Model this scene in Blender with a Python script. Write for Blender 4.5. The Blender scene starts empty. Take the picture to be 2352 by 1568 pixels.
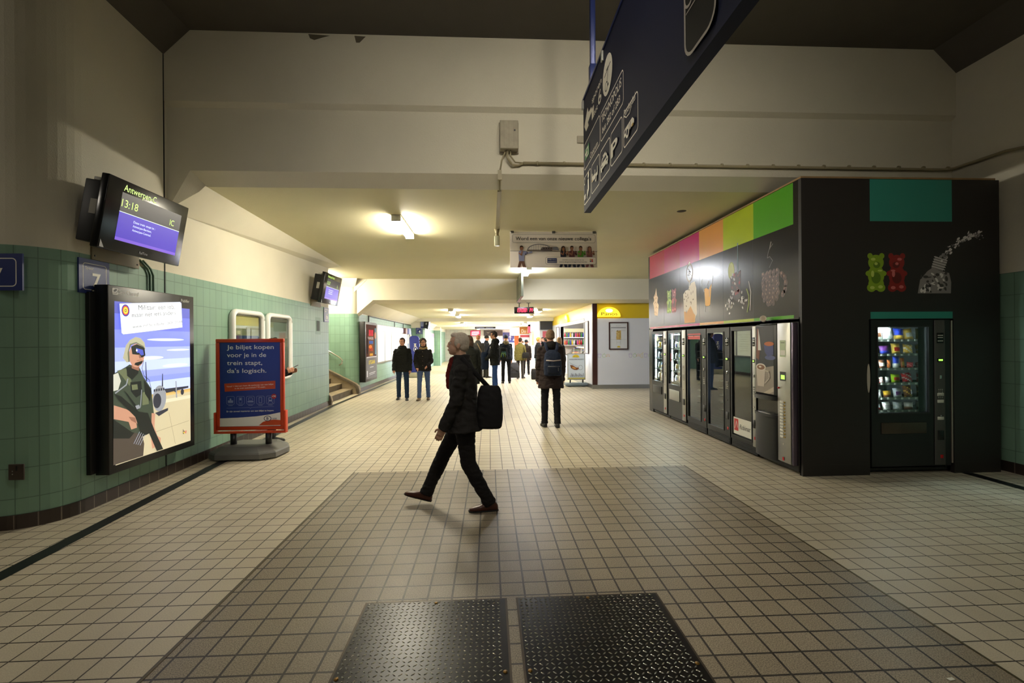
import bpy, bmesh, math, random
from mathutils import Vector, Matrix, noise
from mathutils.geometry import tessellate_polygon
random.seed(7)
S = bpy.context.scene
COL = S.collection
PI = math.pi
R = math.radians

# ------------------------------------------------------------------ camera
CAM_H = 1.6; FPX = 1050.0; PX0, PY0 = 1178.0, 782.0; YAW = R(2.94); ROLL = R(0.42)
cd = bpy.data.cameras.new('camera'); cam = bpy.data.objects.new('camera', cd); COL.objects.link(cam)
cd.sensor_width = 36.0; cd.lens = FPX/2352*36; cd.clip_start = 0.05; cd.clip_end = 200
cd.shift_x = (1176-PX0)/2352; cd.shift_y = (PY0-784)/2352
_fw = Vector((math.sin(YAW), math.cos(YAW), 0)); _rt = Vector((math.cos(YAW), -math.sin(YAW), 0)); _up = Vector((0, 0, 1))
_c, _s = math.cos(ROLL), math.sin(ROLL)
_r2 = _rt*_c - _up*_s; _u2 = _rt*_s + _up*_c
CAM = Vector((0, 0, CAM_H))
cam.matrix_world = Matrix.Translation(CAM) @ Matrix((_r2, _u2, -_fw)).transposed().to_4x4()
S.camera = cam
def ray(x, y): return _fw + _r2*((x-PX0)/FPX) - _u2*((y-PY0)/FPX)
def at(x, y, axis, val):
    d = ray(x, y); return CAM + d*((val-CAM[axis])/d[axis])

# ------------------------------------------------------------------ world, exposure
S.view_settings.view_transform = 'Standard'; S.view_settings.look = 'None'
S.view_settings.gamma = 1; S.view_settings.use_curve_mapping = False
S.view_settings.exposure = 2.3
w = bpy.data.worlds.new('world'); S.world = w; w.use_nodes = True
w.node_tree.nodes['Background'].inputs[0].default_value = (0.5, 0.6, 0.8, 1)
w.node_tree.nodes['Background'].inputs[1].default_value = 0.12
LAMP = 50.0            # radiance of the fluorescent diffusers
HALL = 1.3             # radiance of the unseen hall lamps and added floodlights

# ------------------------------------------------------------------ colours, materials
def lin(c):
    if isinstance(c, str):
        c = c.lstrip('#'); c = [int(c[i:i+2], 16)/255 for i in (0, 2, 4)]
    return tuple(x/12.92 if x <= 0.04045 else ((x+0.055)/1.055)**2.4 for x in c)
MATS = {}
def mat(name, col='#808080', rough=0.6, metal=0.0, emit=0.0, ecol=None, bump=0.0, bscale=60, vary=0.0, vscale=3, spec=0.5, trans=0.0, coat=0.0):
    if name in MATS: return MATS[name]
    m = bpy.data.materials.new(name); m.use_nodes = True; MATS[name] = m
    nt = m.node_tree; b = nt.nodes['Principled BSDF']; L = nt.links
    c = lin(col)
    b.inputs['Base Color'].default_value = (*c, 1); b.inputs['Roughness'].default_value = rough
    b.inputs['Metallic'].default_value = metal; b.inputs['Specular IOR Level'].default_value = spec
    b.inputs['Transmission Weight'].default_value = trans; b.inputs['Coat Weight'].default_value = coat
    if emit:
        b.inputs['Emission Color'].default_value = (*lin(ecol or col), 1); b.inputs['Emission Strength'].default_value = emit
    tc = nt.nodes.new('ShaderNodeTexCoord')
    if vary:
        n = nt.nodes.new('ShaderNodeTexNoise'); n.inputs['Scale'].default_value = vscale; n.inputs['Detail'].default_value = 6
        L.new(tc.outputs['Object'], n.inputs['Vector'])
        mr = nt.nodes.new('ShaderNodeMapRange'); mr.inputs[1].default_value = 0.3; mr.inputs[2].default_value = 0.7
        mr.inputs[3].default_value = 1-vary; mr.inputs[4].default_value = 1+vary*0.6
        L.new(n.outputs['Fac'], mr.inputs[0])
        mx = nt.nodes.new('ShaderNodeVectorMath'); mx.operation = 'SCALE'; mx.inputs[0].default_value = c
        L.new(mr.outputs[0], mx.inputs['Scale']); L.new(mx.outputs[0], b.inputs['Base Color'])
    if bump:
        n2 = nt.nodes.new('ShaderNodeTexNoise'); n2.inputs['Scale'].default_value = bscale; n2.inputs['Detail'].default_value = 4
        L.new(tc.outputs['Object'], n2.inputs['Vector'])
        bp = nt.nodes.new('ShaderNodeBump'); bp.inputs['Strength'].default_value = bump; bp.inputs['Distance'].default_value = 0.01
        L.new(n2.outputs['Fac'], bp.inputs['Height']); L.new(bp.outputs[0], b.inputs['Normal'])
    return m
def glow(name, col, e): return mat(name, col, rough=0.4, emit=e)
def glass(name='clear_glass', tint='#ffffff', fac=1.0, rough=0.0):
    if name in MATS: return MATS[name]
    m = bpy.data.materials.new(name); m.use_nodes = True; MATS[name] = m
    nt = m.node_tree; nt.nodes.clear(); L = nt.links
    o = nt.nodes.new('ShaderNodeOutputMaterial'); t = nt.nodes.new('ShaderNodeBsdfTransparent'); g = nt.nodes.new('ShaderNodeBsdfGlossy')
    t.inputs[0].default_value = (*lin(tint), 1); g.inputs['Roughness'].default_value = rough
    f = nt.nodes.new('ShaderNodeLayerWeight'); f.inputs['Blend'].default_value = 0.5
    p = nt.nodes.new('ShaderNodeMath'); p.operation = 'POWER'; p.inputs[1].default_value = 4.0
    mu = nt.nodes.new('ShaderNodeMapRange'); mu.inputs[3].default_value = 0.045*fac; mu.inputs[4].default_value = 0.9*fac
    mx = nt.nodes.new('ShaderNodeMixShader'); L.new(f.outputs['Facing'], p.inputs[0]); L.new(p.outputs[0], mu.inputs[0]); L.new(mu.outputs[0], mx.inputs[0])
    L.new(t.outputs[0], mx.inputs[1]); L.new(g.outputs[0], mx.inputs[2]); L.new(mx.outputs[0], o.inputs[0])
    return m

def tile_mat(name, c1, c2, mortar, bw, bh, ms, rough=0.35, offset=0.0, speckle=0.0, bump=0.3, dirt=0.0, flip=None):
    """stack-bond tiles laid out in metres on the UV map"""
    if name in MATS: return MATS[name]
    m = bpy.data.materials.new(name); m.use_nodes = True; MATS[name] = m
    nt = m.node_tree; b = nt.nodes['Principled BSDF']; L = nt.links
    uv = nt.nodes.new('ShaderNodeUVMap')
    br = nt.nodes.new('ShaderNodeTexBrick'); L.new(uv.outputs[0], br.inputs['Vector'])
    br.offset = offset; br.squash = 1; br.inputs['Scale'].default_value = 1
    br.inputs['Color1'].default_value = (*lin(c1), 1); br.inputs['Color2'].default_value = (*lin(c2), 1); br.inputs['Mortar'].default_value = (*lin(mortar), 1)
    br.inputs['Mortar Size'].default_value = ms; br.inputs['Mortar Smooth'].default_value = 0.1; br.inputs['Bias'].default_value = 0
    br.inputs['Brick Width'].default_value = bw; br.inputs['Row Height'].default_value = bh
    out = br.outputs['Color']
    if speckle:
        n = nt.nodes.new('ShaderNodeTexNoise'); n.inputs['Scale'].default_value = 160; n.inputs['Detail'].default_value = 2; L.new(uv.outputs[0], n.inputs['Vector'])
        mr = nt.nodes.new('ShaderNodeMapRange'); mr.inputs[1].default_value = 0.35; mr.inputs[2].default_value = 0.65; mr.inputs[3].default_value = 1-speckle; mr.inputs[4].default_value = 1+speckle
        L.new(n.outputs['Fac'], mr.inputs[0]); v = nt.nodes.new('ShaderNodeVectorMath'); v.operation = 'SCALE'; L.new(out, v.inputs[0]); L.new(mr.outputs[0], v.inputs['Scale']); out = v.outputs[0]
    if dirt:
        n = nt.nodes.new('ShaderNodeTexNoise'); n.inputs['Scale'].default_value = 0.9; n.inputs['Detail'].default_value = 8; L.new(uv.outputs[0], n.inputs['Vector'])
        mr = nt.nodes.new('ShaderNodeMapRange'); mr.inputs[1].default_value = 0.35; mr.inputs[2].default_value = 0.65; mr.inputs[3].default_value = 1-dirt; mr.inputs[4].default_value = 1.0
        L.new(n.outputs['Fac'], mr.inputs[0]); v = nt.nodes.new('ShaderNodeVectorMath'); v.operation = 'SCALE'; L.new(out, v.inputs[0]); L.new(mr.outputs[0], v.inputs['Scale']); out = v.outputs[0]
    L.new(out, b.inputs['Base Color']); b.inputs['Roughness'].default_value = rough
    bp = nt.nodes.new('ShaderNodeBump'); bp.inputs['Strength'].default_value = bump; bp.inputs['Distance'].default_value = 0.004; bp.invert = True
    L.new(br.outputs['Fac'], bp.inputs['Height']); L.new(bp.outputs[0], b.inputs['Normal'])
    return m

# ------------------------------------------------------------------ object helpers
def tag(o, label=None, cat=None, group=None, kind=None):
    if label: o['label'] = label
    if cat: o['category'] = cat
    if group: o['group'] = group
    if kind: o['kind'] = kind
    return o
def empty(name, loc=(0, 0, 0), rz=0, label=None, cat=None, group=None):
    o = bpy.data.objects.new(name, None); COL.objects.link(o); o.location = loc; o.rotation_euler = (0, 0, rz); o.empty_display_size = 0.1
    return tag(o, label, cat, group)
def copy_tree(o, parent=None):
    c = o.copy(); COL.objects.link(c); c.parent = parent
    for ch in list(o.children): copy_tree(ch, c)
    return c

class MB:
    """collects shapes with several materials into one mesh"""
    def __init__(s): s.v = []; s.f = []; s.m = []; s.uv = {}; s.mats = []; s.sm = []
    def mi(s, m):
        if isinstance(m, str): m = MATS[m]
        if m not in s.mats: s.mats.append(m)
        return s.mats.index(m)
    def add(s, vs, fs, m, smooth=False, uvs=None):
        k = len(s.v); s.v += [tuple(v) for v in vs]; i = s.mi(m)
        for n, f in enumerate(fs):
            if uvs: s.uv[len(s.f)] = uvs[n]
            s.f.append([k+a for a in f]); s.m.append(i); s.sm.append(smooth)
    def box(s, p0, p1, m):
        x0, y0, z0 = p0; x1, y1, z1 = p1
        x0, x1 = min(x0, x1), max(x0, x1); y0, y1 = min(y0, y1), max(y0, y1); z0, z1 = min(z0, z1), max(z0, z1)
        vs = [(x0, y0, z0), (x1, y0, z0), (x1, y1, z0), (x0, y1, z0), (x0, y0, z1), (x1, y0, z1), (x1, y1, z1), (x0, y1, z1)]
        s.add(vs, [(0, 3, 2, 1), (4, 5, 6, 7), (0, 1, 5, 4), (1, 2, 6, 5), (2, 3, 7, 6), (3, 0, 4, 7)], m)
    def bbox(s, p0, p1, m, r=0.01, seg=2):
        bm = bmesh.new(); bmesh.ops.create_cube(bm, size=1)
        for v in bm.verts:
            v.co = Vector([p0[i] + (v.co[i]+0.5)*(p1[i]-p0[i]) for i in range(3)])
        if any(p1[i] < p0[i] for i in range(3)): bmesh.ops.recalc_face_normals(bm, faces=bm.faces)
        bmesh.ops.bevel(bm, geom=list(bm.edges), offset=r, segments=seg, affect='EDGES', profile=0.5)
        bm.verts.index_update()
        s.add([v.co.copy() for v in bm.verts], [[v.index for v in f.verts] for f in bm.faces], m, True); bm.free()
    def quad(s, a, b, c, d, m, uv=None): s.add([a, b, c, d], [(0, 1, 2, 3)], m, uvs=[uv] if uv else None)
    def prism(s, poly, ext, m, smooth=False):
        """poly: 3-D outline, ext: extrusion vector"""
        n = len(poly); e = Vector(ext); P = [Vector(p) for p in poly]
        vs = P + [p+e for p in P]
        tris = tessellate_polygon([P])
        fs = [tuple(t) for t in tris] + [tuple(n+i for i in reversed(t)) for t in tris]
        s.add(vs, fs, m); s.add(vs, [(i, (i+1) % n, n+(i+1) % n, n+i) for i in range(n)], m, smooth)
    def tube(s, pts, r, m, n=10, cap=True, smooth=True, flat=None):
        pts = [Vector(p) for p in pts]; rs = r if isinstance(r, list) else [r]*len(pts)
        vs = []; prev = None
        for i, p in enumerate(pts):
            t = (pts[min(i+1, len(pts)-1)] - pts[max(i-1, 0)]).normalized()
            if prev is None:
                a = Vector((0, 0, 1)) if abs(t.z) < 0.9 else Vector((1, 0, 0)); u = t.cross(a).normalized()
            else: u = (prev - t*prev.dot(t)).normalized()
            prev = u; w2 = t.cross(u)
            rr = rs[i] if isinstance(rs[i], tuple) else (rs[i], rs[i])
            for k in range(n):
                A = 2*PI*k/n; vs.append(p + u*math.cos(A)*rr[0] + w2*math.sin(A)*rr[1])
        fs = []
        for i in range(len(pts)-1):
            for k in range(n): fs.append((i*n+k, i*n+(k+1) % n, (i+1)*n+(k+1) % n, (i+1)*n+k))
        s.add(vs, fs, m, smooth)
        if cap:
            k0 = len(s.v)-len(vs)
            i = s.mi(m)
            s.f.append([k0+k for k in reversed(range(n))]); s.m.append(i); s.sm.append(False)
            s.f.append([k0+(len(pts)-1)*n+k for k in range(n)]); s.m.append(i); s.sm.append(False)
    def lathe(s, prof, m, c=(0, 0, 0), n=20, axis='z'):
        vs = []
        for (r, z) in prof:
            for k in range(n):
                A = 2*PI*k/n; p = (r*math.cos(A), r*math.sin(A), z)
                if axis == 'y': p = (p[0], p[2], p[1])
                if axis == 'x': p = (p[2], p[0], p[1])
                vs.append((p[0]+c[0], p[1]+c[1], p[2]+c[2]))
        fs = [(i*n+k, i*n+(k+1) % n, (i+1)*n+(k+1) % n, (i+1)*n+k) for i in range(len(prof)-1) for k in range(n)]
        s.add(vs, fs, m, True)
    def ell(s, c, r, m, n=12, rot=None):
        vs = []; nn = n; h = max(5, n//2+1)
        for i in range(h+1):
            th = PI*i/h
            for k in range(nn):
                A = 2*PI*k/nn; p = Vector((r[0]*math.sin(th)*math.cos(A), r[1]*math.sin(th)*math.sin(A), r[2]*math.cos(th)))
                if rot: p = rot @ p
                vs.append(p+Vector(c))
        s.add(vs, [(i*nn+k, (i+1)*nn+k, (i+1)*nn+(k+1) % nn, i*nn+(k+1) % nn) for i in range(h) for k in range(nn)], m, True)
    def build(s, name, parent=None, kind=None, world=True, **tg):
        me = bpy.data.meshes.new(name); me.from_pydata(s.v, [], s.f)
        for m in s.mats: me.materials.append(m)
        me.polygons.foreach_set('material_index', s.m); me.polygons.foreach_set('use_smooth', s.sm)
        if s.uv:
            ul = me.uv_layers.new(name='UVMap')
            for pi, u in s.uv.items():
                for k, li in enumerate(me.polygons[pi].loop_indices): ul.data[li].uv = u[k]
        me.update()
        o = bpy.data.objects.new(name, me); COL.objects.link(o)
        if parent is not None:
            o.parent = parent
            if world:   # coordinates were given in world space
                pm = Matrix.LocRotScale(parent.location, parent.rotation_euler, None)
                q = parent.parent
                while q: pm = Matrix.LocRotScale(q.location, q.rotation_euler, None) @ pm; q = q.parent
                me.transform(pm.inverted())
        if kind: o['kind'] = kind
        return tag(o, **tg) if tg else o
def struct(name, mb): return mb.build(name, kind='structure')

_tc = {}
def text_mesh(t, bold=0.0, shear=0.0):
    k = (t, bold, shear)
    if k in _tc: return _tc[k]
    c = bpy.data.curves.new('t', 'FONT'); c.body = t; c.offset = bold; c.shear = shear; c.resolution_u = 3
    o = bpy.data.objects.new('t', c); me = o.to_mesh()
    vs = [tuple(v.co) for v in me.vertices]; fs = [tuple(p.vertices) for p in me.polygons]
    o.to_mesh_clear(); bpy.data.objects.remove(o); bpy.data.curves.remove(c)
    if not vs: vs = [(0, 0, 0)]
    _tc[k] = (vs, fs); return _tc[k]

class Panel:
    """flat artwork on a plane: origin O, right U, up V (metres), facing U x V"""
    def __init__(s, O, U, V=(0, 0, 1), mb=None, step=0.0004):
        s.O = Vector(O); s.U = Vector(U).normalized(); s.V = Vector(V).normalized(); s.N = s.U.cross(s.V).normalized(); s.mb = mb or MB(); s.k = 0; s.step = step
    def p(s, q, d=None): return s.O + s.U*q[0] + s.V*q[1] + s.N*(s.k*s.step if d is None else d)
    def uv(s, x, y):
        d = ray(x, y); t = (s.O-CAM).dot(s.N)/d.dot(s.N); h = CAM+d*t-s.O; return (h.dot(s.U), h.dot(s.V))
    def up(s): s.k += 1; return s
    def at0(s, k=1): s.k = k; return s
    def poly(s, pts, m, up=True, px=False):
        if px: pts = [s.uv(*q) for q in pts]
        if up: s.k += 1
        P = [Vector((q[0], q[1], 0)) for q in pts]
        tr = tessellate_polygon([P]); fs = []
        for t in tr:
            a, b, c = (P[i] for i in t)
            fs.append(tuple(t) if (b-a).cross(c-a).z > 0 else tuple(reversed(t)))
        s.mb.add([s.p(q) for q in pts], fs, m)
    def rect(s, u0, v0, u1, v1, m, up=True): s.poly([(u0, v0), (u1, v0), (u1, v1), (u0, v1)], m, up)
    def rr(s, u0, v0, u1, v1, r, m, up=True, line=0.0):
        def ring(e, rad):
            o = []
            for cx, cy, a0 in ((u1-r, v1-r, 0), (u0+r, v1-r, 90), (u0+r, v0+r, 180), (u1-r, v0+r, 270)):
                for k in range(6):
                    A = R(a0+k*18); o.append((cx+math.cos(A)*rad, cy+math.sin(A)*rad))
            return o
        if up: s.k += 1
        if not line: s.poly(ring(0, r), m, False); return
        a = ring(0, r); b = ring(0, max(r-line, 0.0001)); n = len(a)
        s.mb.add([s.p(q) for q in a+b], [(i, (i+1) % n, n+(i+1) % n, n+i) for i in range(n)], m)
    def ell(s, u, v, a, b, m, up=True, n=24, rot=0, a0=0, a1=360):
        pts = []
        for k in range(n+1 if a1-a0 < 360 else n):
            A = R(a0+(a1-a0)*k/n); x, y = a*math.cos(A), b*math.sin(A); pts.append((u+x*math.cos(rot)-y*math.sin(rot), v+x*math.sin(rot)+y*math.cos(rot)))
        s.poly(pts, m, up)
    def line(s, pts, w, m, up=True, px=False):
        if px: pts = [s.uv(*q) for q in pts]
        if up: s.k += 1
        for a, b in zip(pts[:-1], pts[1:]):
            d = Vector((b[0]-a[0], b[1]-a[1])); L = d.length
            if L < 1e-6: continue
            d /= L; n = Vector((-d.y, d.x))*w/2; e = d*w*0.3
            q = [(a[0]-e.x+n.x, a[1]-e.y+n.y), (a[0]-e.x-n.x, a[1]-e.y-n.y), (b[0]+e.x-n.x, b[1]+e.y-n.y), (b[0]+e.x+n.x, b[1]+e.y+n.y)]
            s.mb.add([s.p(x) for x in q], [(0, 1, 2, 3)], m)
    def text(s, t, u, v, h, m, w=None, up=True, bold=0.0, align='l', shear=0.0, rot=0.0):
        """cap height h, baseline v"""
        if up: s.k += 1
        vs, fs = text_mesh(t, bold, shear)
        x0 = min(q[0] for q in vs); x1 = max(q[0] for q in vs)
        sy = h/0.73; sx = sy if w is None else w/max(x1-x0, 1e-6); W = (x1-x0)*sx
        u0 = u - (W/2 if align == 'c' else W if align == 'r' else 0)
        cr, sr = math.cos(rot), math.sin(rot)
        out = []
        for q in vs:
            a, b = (q[0]-x0)*sx + (u0-u), q[1]*sy
            out.append(s.p((u+a*cr-b*sr, v+a*sr+b*cr)))
        s.mb.add(out, fs, m); return W
    def build(s, name, parent=None, **k): return s.mb.build(name, parent, **k)

# ------------------------------------------------------------------ base materials
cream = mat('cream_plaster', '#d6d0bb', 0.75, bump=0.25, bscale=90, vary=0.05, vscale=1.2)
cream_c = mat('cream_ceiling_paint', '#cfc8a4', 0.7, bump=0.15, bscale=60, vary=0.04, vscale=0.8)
hallp = mat('hall_ceiling_shaded', '#57524a', 0.8, bump=0.2, bscale=60, vary=0.06)  # base colour darkened to stand in for shade on the unlit ceiling
green = tile_mat('green_painted_tiles', '#789a84', '#7fa18b', '#5d7a69', 0.15, 0.262, 0.0035, rough=0.48, bump=0.5, dirt=0.10)
brownt = tile_mat('dark_brown_skirting_tiles', '#2e2621', '#372c26', '#6a6055', 0.15, 0.3, 0.005, rough=0.3, bump=0.4)
floor_cream = tile_mat('cream_floor_tiles', '#c2b79f', '#c9bfa8', '#4a4238', 0.152, 0.152, 0.0045, rough=0.47, speckle=0.10, bump=0.5, dirt=0.16)
floor_grey = tile_mat('speckled_grey_floor_tiles', '#8f836f', '#978b77', '#38322c', 0.152, 0.152, 0.0065, rough=0.45, speckle=0.42, bump=0.5, dirt=0.14)
mat('black_strip_tiles', '#17181a', 0.35, vary=0.1)
black = mat('black_plastic', '#101112', 0.35)
white = mat('white_paint', '#e8e8e4', 0.4)
steel = mat('brushed_steel', '#a8a8a2', 0.35, 0.9, bump=0.05, bscale=200)
alu = mat('satin_aluminium', '#9b9c96', 0.45, 0.55)
chrome = mat('chrome', '#cfcfcf', 0.12, 1.0)

# ================================================================== STRUCTURE
def LX(y): return -3.86 - (y-4.6)*0.026          # plan of the left wall
BY = 5.7                                         # front of the first cross beam
HC = 5.37                                        # ceiling of the entrance hall
C1 = 3.56                                        # ceiling of the first bay
Y2 = 14.5; C2 = 2.8; Y3 = 24.0; C3 = 2.63; Y4 = 29.5; C4 = 2.52; YE = 36.5
RX = 6.15
# floor
mb = MB()
def fq(x0, y0, x1, y1, m, z=0.0, ox=0, oy=0): mb.quad((x0, y0, z), (x1, y0, z), (x1, y1, z), (x0, y1, z), m, [(x0+ox, y0+oy), (x1+ox, y0+oy), (x1+ox, y1+oy), (x0+ox, y1+oy)])
GX0, GX1, GY = -1.66, 2.46, 5.69
fq(-9.5, -9, GX0, GY, floor_cream); fq(GX1, -9, 9, GY, floor_cream); fq(-9.5, GY, 9, 37, floor_cream); fq(GX0, -9, GX1, GY, floor_grey, ox=-0.06, oy=0.02)
struct('floor', mb)
mb = MB()
def strip(pts, wd):
    for (a, b) in zip(pts[:-1], pts[1:]): mb.quad((a[0]-wd/2, a[1], 0.0015), (a[0]+wd/2, a[1], 0.0015), (b[0]+wd/2, b[1], 0.0015), (b[0]-wd/2, b[1], 0.0015), MATS['black_strip_tiles'])
strip([(-3.32, -2), (-3.38, 3.3), (-3.72, 8.0), (-3.93, 11.8), (-3.93, 23.0)], 0.125)
struct('trim_1', mb)
mb = MB(); strip([(5.62, -4), (5.62, 5.2)], 0.13); struct('trim_2', mb)
mb = MB()   # thin brass edge around the grey field
for x in (GX0, GX1): mb.box((x-0.006, -5, 0), (x+0.006, GY, 0.003), mat('brass_edge', '#5b5138', 0.4, 0.5))
struct('trim_3', mb)

GT = 2.46   # top of the green tiles
BB = 0.125
def wall_strip(mb, pts, z0, z1, m, smooth=False, u0=0.0):
    u = u0
    for a, b in zip(pts[:-1], pts[1:]):
        L = math.hypot(b[0]-a[0], b[1]-a[1])
        mb.add([(a[0], a[1], z0), (b[0], b[1], z0), (b[0], b[1], z1), (a[0], a[1], z1)], [(0, 1, 2, 3)], m, smooth, [[(u, z0), (u+L, z0), (u+L, z1), (u, z1)]]); u += L
# left wall with the rounded corner at the near end
cx, cy, rad = LX(4.62)-0.42, 4.55, 0.42
arc = [(cx+rad*math.sin(R(a)), cy-rad*math.cos(R(a))) for a in range(0, 91, 9)]
pathL = [(-9.5, cy-rad), (-5.2, cy-rad)] + arc + [(LX(BY), BY), (LX(8), 8), (LX(11.75), 11.75)]
off = lambda pts, d: pts
mb = MB()
wall_strip(mb, pathL, BB, GT, green)
wall_strip(mb, pathL, GT, HC, cream)
mb.add([(-4.05, 11.75, 0), (-9, 11.75, 0), (-9, 11.75, 3.7), (-4.05, 11.75, 3.7)], [(0, 1, 2, 3)], cream)
struct('wall_left', mb)
def base_path(pts, d, z1, name):
    mb = MB(); out = []
    for i, p in enumerate(pts):
        a = pts[max(i-1, 0)]; b = pts[min(i+1, len(pts)-1)]; t = Vector((b[0]-a[0], b[1]-a[1])).normalized(); out.append((p[0]+t.y*d, p[1]-t.x*d))
    wall_strip(mb, out, 0, z1, brownt)
    for i in range(len(pts)-1): mb.quad((*out[i], z1), (*out[i+1], z1), (*pts[i+1], z1), (*pts[i], z1), brownt)
    struct(name, mb)
base_path(pathL, 0.012, BB, 'baseboard_left')
# expansion joint in the left wall
mb = MB(); mb.box((LX(BY)-0.01, BY-0.012, BB), (LX(BY)+0.004, BY+0.004, HC-0.3), mat('joint_black', '#0b0b0a', 0.9)); struct('trim_4', mb)
# stair recess: far wall with rounded corner, then the wall of the second bay
arc2 = [(-4.12-0.3+0.3*math.sin(R(a)), Y2+0.3-0.3*math.cos(R(a))) for a in range(0, 91, 10)]
pathM = [(-9, Y2), (-4.42, Y2)] + arc2 + [(-4.12, Y3+0.4)]
mb = MB(); wall_strip(mb, pathM, BB, GT+0.02, green); wall_strip(mb, pathM, GT+0.02, 3.7, cream)
mb.add([(-9, 11.7, 0), (-9, 14.6, 0), (-9, 14.6, 3.7), (-9, 11.7, 3.7)], [(0, 1, 2, 3)], cream); struct('wall_stair', mb)
base_path(pathM[2:], 0.012, BB, 'baseboard_stair')
# right wall of the hall
mb = MB(); pr = [(RX, BY+1), (RX, -9)]
wall_strip(mb, pr, BB, 2.36, green); wall_strip(mb, pr, 2.36, HC, cream); struct('wall_right', mb)
base_path(pr, 0.012, BB, 'baseboard_right')
mb = MB(); wall_strip(mb, [(9.5, -9), (-9.5, -9)], 0, HC, cream); wall_strip(mb, [(-9.5, -9), (-9.5, 4.2)], 0, HC, cream); struct('wall_back', mb)
# hall ceiling with chamfers against the side walls
mb = MB()
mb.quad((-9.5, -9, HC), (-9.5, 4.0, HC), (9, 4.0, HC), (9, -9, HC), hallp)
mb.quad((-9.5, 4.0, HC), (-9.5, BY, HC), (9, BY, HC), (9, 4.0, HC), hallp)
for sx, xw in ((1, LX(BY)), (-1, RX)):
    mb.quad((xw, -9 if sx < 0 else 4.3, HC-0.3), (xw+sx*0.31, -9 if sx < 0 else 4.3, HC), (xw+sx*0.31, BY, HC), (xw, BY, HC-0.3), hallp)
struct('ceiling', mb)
# first cross beam: upper fascia, small ledge, lower fascia, sloped soffit edge
xl, xr = LX(BY)-0.02, RX+0.02
prof = [(BY+0.0, HC+0.05), (BY, 4.515), (BY+0.06, 4.465), (BY+0.06, 3.70), (BY+0.24, C1), (BY+0.24, C1+0.02)]
mb = MB()
n = len(prof)
# left end splays down as in the photograph
P0 = [Vector((xl, y, z)) for y, z in prof]; P1 = [Vector((xr, y, z)) for y, z in prof]
for i in range(n-1):
    mb.add([P0[i], P1[i], P1[i+1], P0[i+1]], [(0, 1, 2, 3)], cream)
mb.build('wall_beam', kind='structure')
mb = MB()  # haunch where the beam meets the left wall
a = LX(BY)
mb.add([(a, BY+0.055, 3.22), (a+0.27, BY+0.055, 3.70), (a+0.36, BY+0.24, C1), (a-0.005, BY+0.24, 3.22)], [(0, 3, 2, 1)], cream)
mb.add([(a, BY+0.055, 3.22), (a, BY+0.055, 3.72), (a+0.27, BY+0.055, 3.70)], [(0, 1, 2)], cream)
struct('trim_5', mb)
# ceilings of the bays with chamfered left edges
mb = MB()
mb.quad((LX(BY)-6, BY+0.24, C1), (LX(BY)-6, Y2+0.1, C1), (9, Y2+0.1, C1), (9, BY+0.24, C1), cream_c)
mb.quad((LX(BY), BY+0.2, 3.22), (LX(BY)+0.36, BY+0.2, C1-0.001), (-3.83, 12.15, C1-0.001), (LX(11.75), 11.75, 3.46), cream)
mb.add([(LX(11.75), 11.75, 3.46), (-3.83, 12.15, C1-0.001), (-4.2, 11.76, C1)], [(0, 1, 2)], cream)
mb.quad((-9, Y2-0.22, C1-0.001), (-4.05, Y2-0.22, C1-0.001), (-4.18, Y2+0.01, 3.30), (-9, Y2+0.01, 3.30), cream)
struct('ceiling_1', mb)
mb = MB(); mb.lathe([(0.0001, C1-.002), (.065, C1-.002), (.07, C1)], mat('soot_stain', '#3a372e', .9), (2.95, 6.85, 0), 20); struct('trim_7', mb)
mb = MB()
prof = [(Y2, C1+0.05), (Y2, 2.90), (Y2+0.2, C2)]
for (ya, za), (yb, zb) in zip(prof[:-1], prof[1:]): mb.quad((-3.55 if za < 2.95 and False else -4.12, ya, za), (9, ya, za), (9, yb, zb), (-4.12, yb, zb), cream)
# knee brace at the left end of the second beam
mb.add([(-4.12, Y2, 2.90), (-4.12, Y2, 2.47), (-3.62, Y2, 2.90)], [(0, 1, 2)], cream)
mb.quad((-4.12, Y2, 2.47), (-4.12, Y2+0.2, 2.40), (-3.58, Y2+0.2, C2), (-3.62, Y2, 2.90), cream)
mb.prism([(-4.2, Y2-0.012, 3.15), (-4.2, Y2-0.012, 3.55), (-3.80, Y2-0.012, 3.55)], (0, 0.012, 0), cream)
mb.build('wall_beam', kind='structure')
mb = MB()
mb.quad((-4.2, Y2+0.2, C2), (-4.2, Y3, C2), (9, Y3, C2), (9, Y2+0.2, C2), cream_c)
mb.quad((-4.12, Y2+0.1, 2.50), (-3.58, Y2+0.1, C2-0.001), (-3.58, Y3, C2-0.001), (-4.12, Y3, 2.50), cream)
mb.quad((-4.2, Y3, C2), (9, Y3, C2), (9, Y3, C3), (-4.2, Y3, C3), cream)
mb.quad((-4.2, Y3, C3), (-4.2, Y4, C3), (9, Y4, C3), (9, Y3, C3), cream_c)
mb.quad((-4.2, Y4, C3), (9, Y4, C3), (9, Y4, C4), (-4.2, Y4, C4), cream)
mb.quad((-4.2, Y4, C4), (-4.2, YE+1, C4), (9, YE+1, C4), (9, Y4, C4), cream_c)
mb.quad((-3.62, Y3+1.2, 2.38), (-3.3, Y3+1.2, C3-0.001), (-3.3, Y4, C3-0.001), (-3.62, Y4, 2.38), cream)
struct('ceiling_2', mb)
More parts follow.
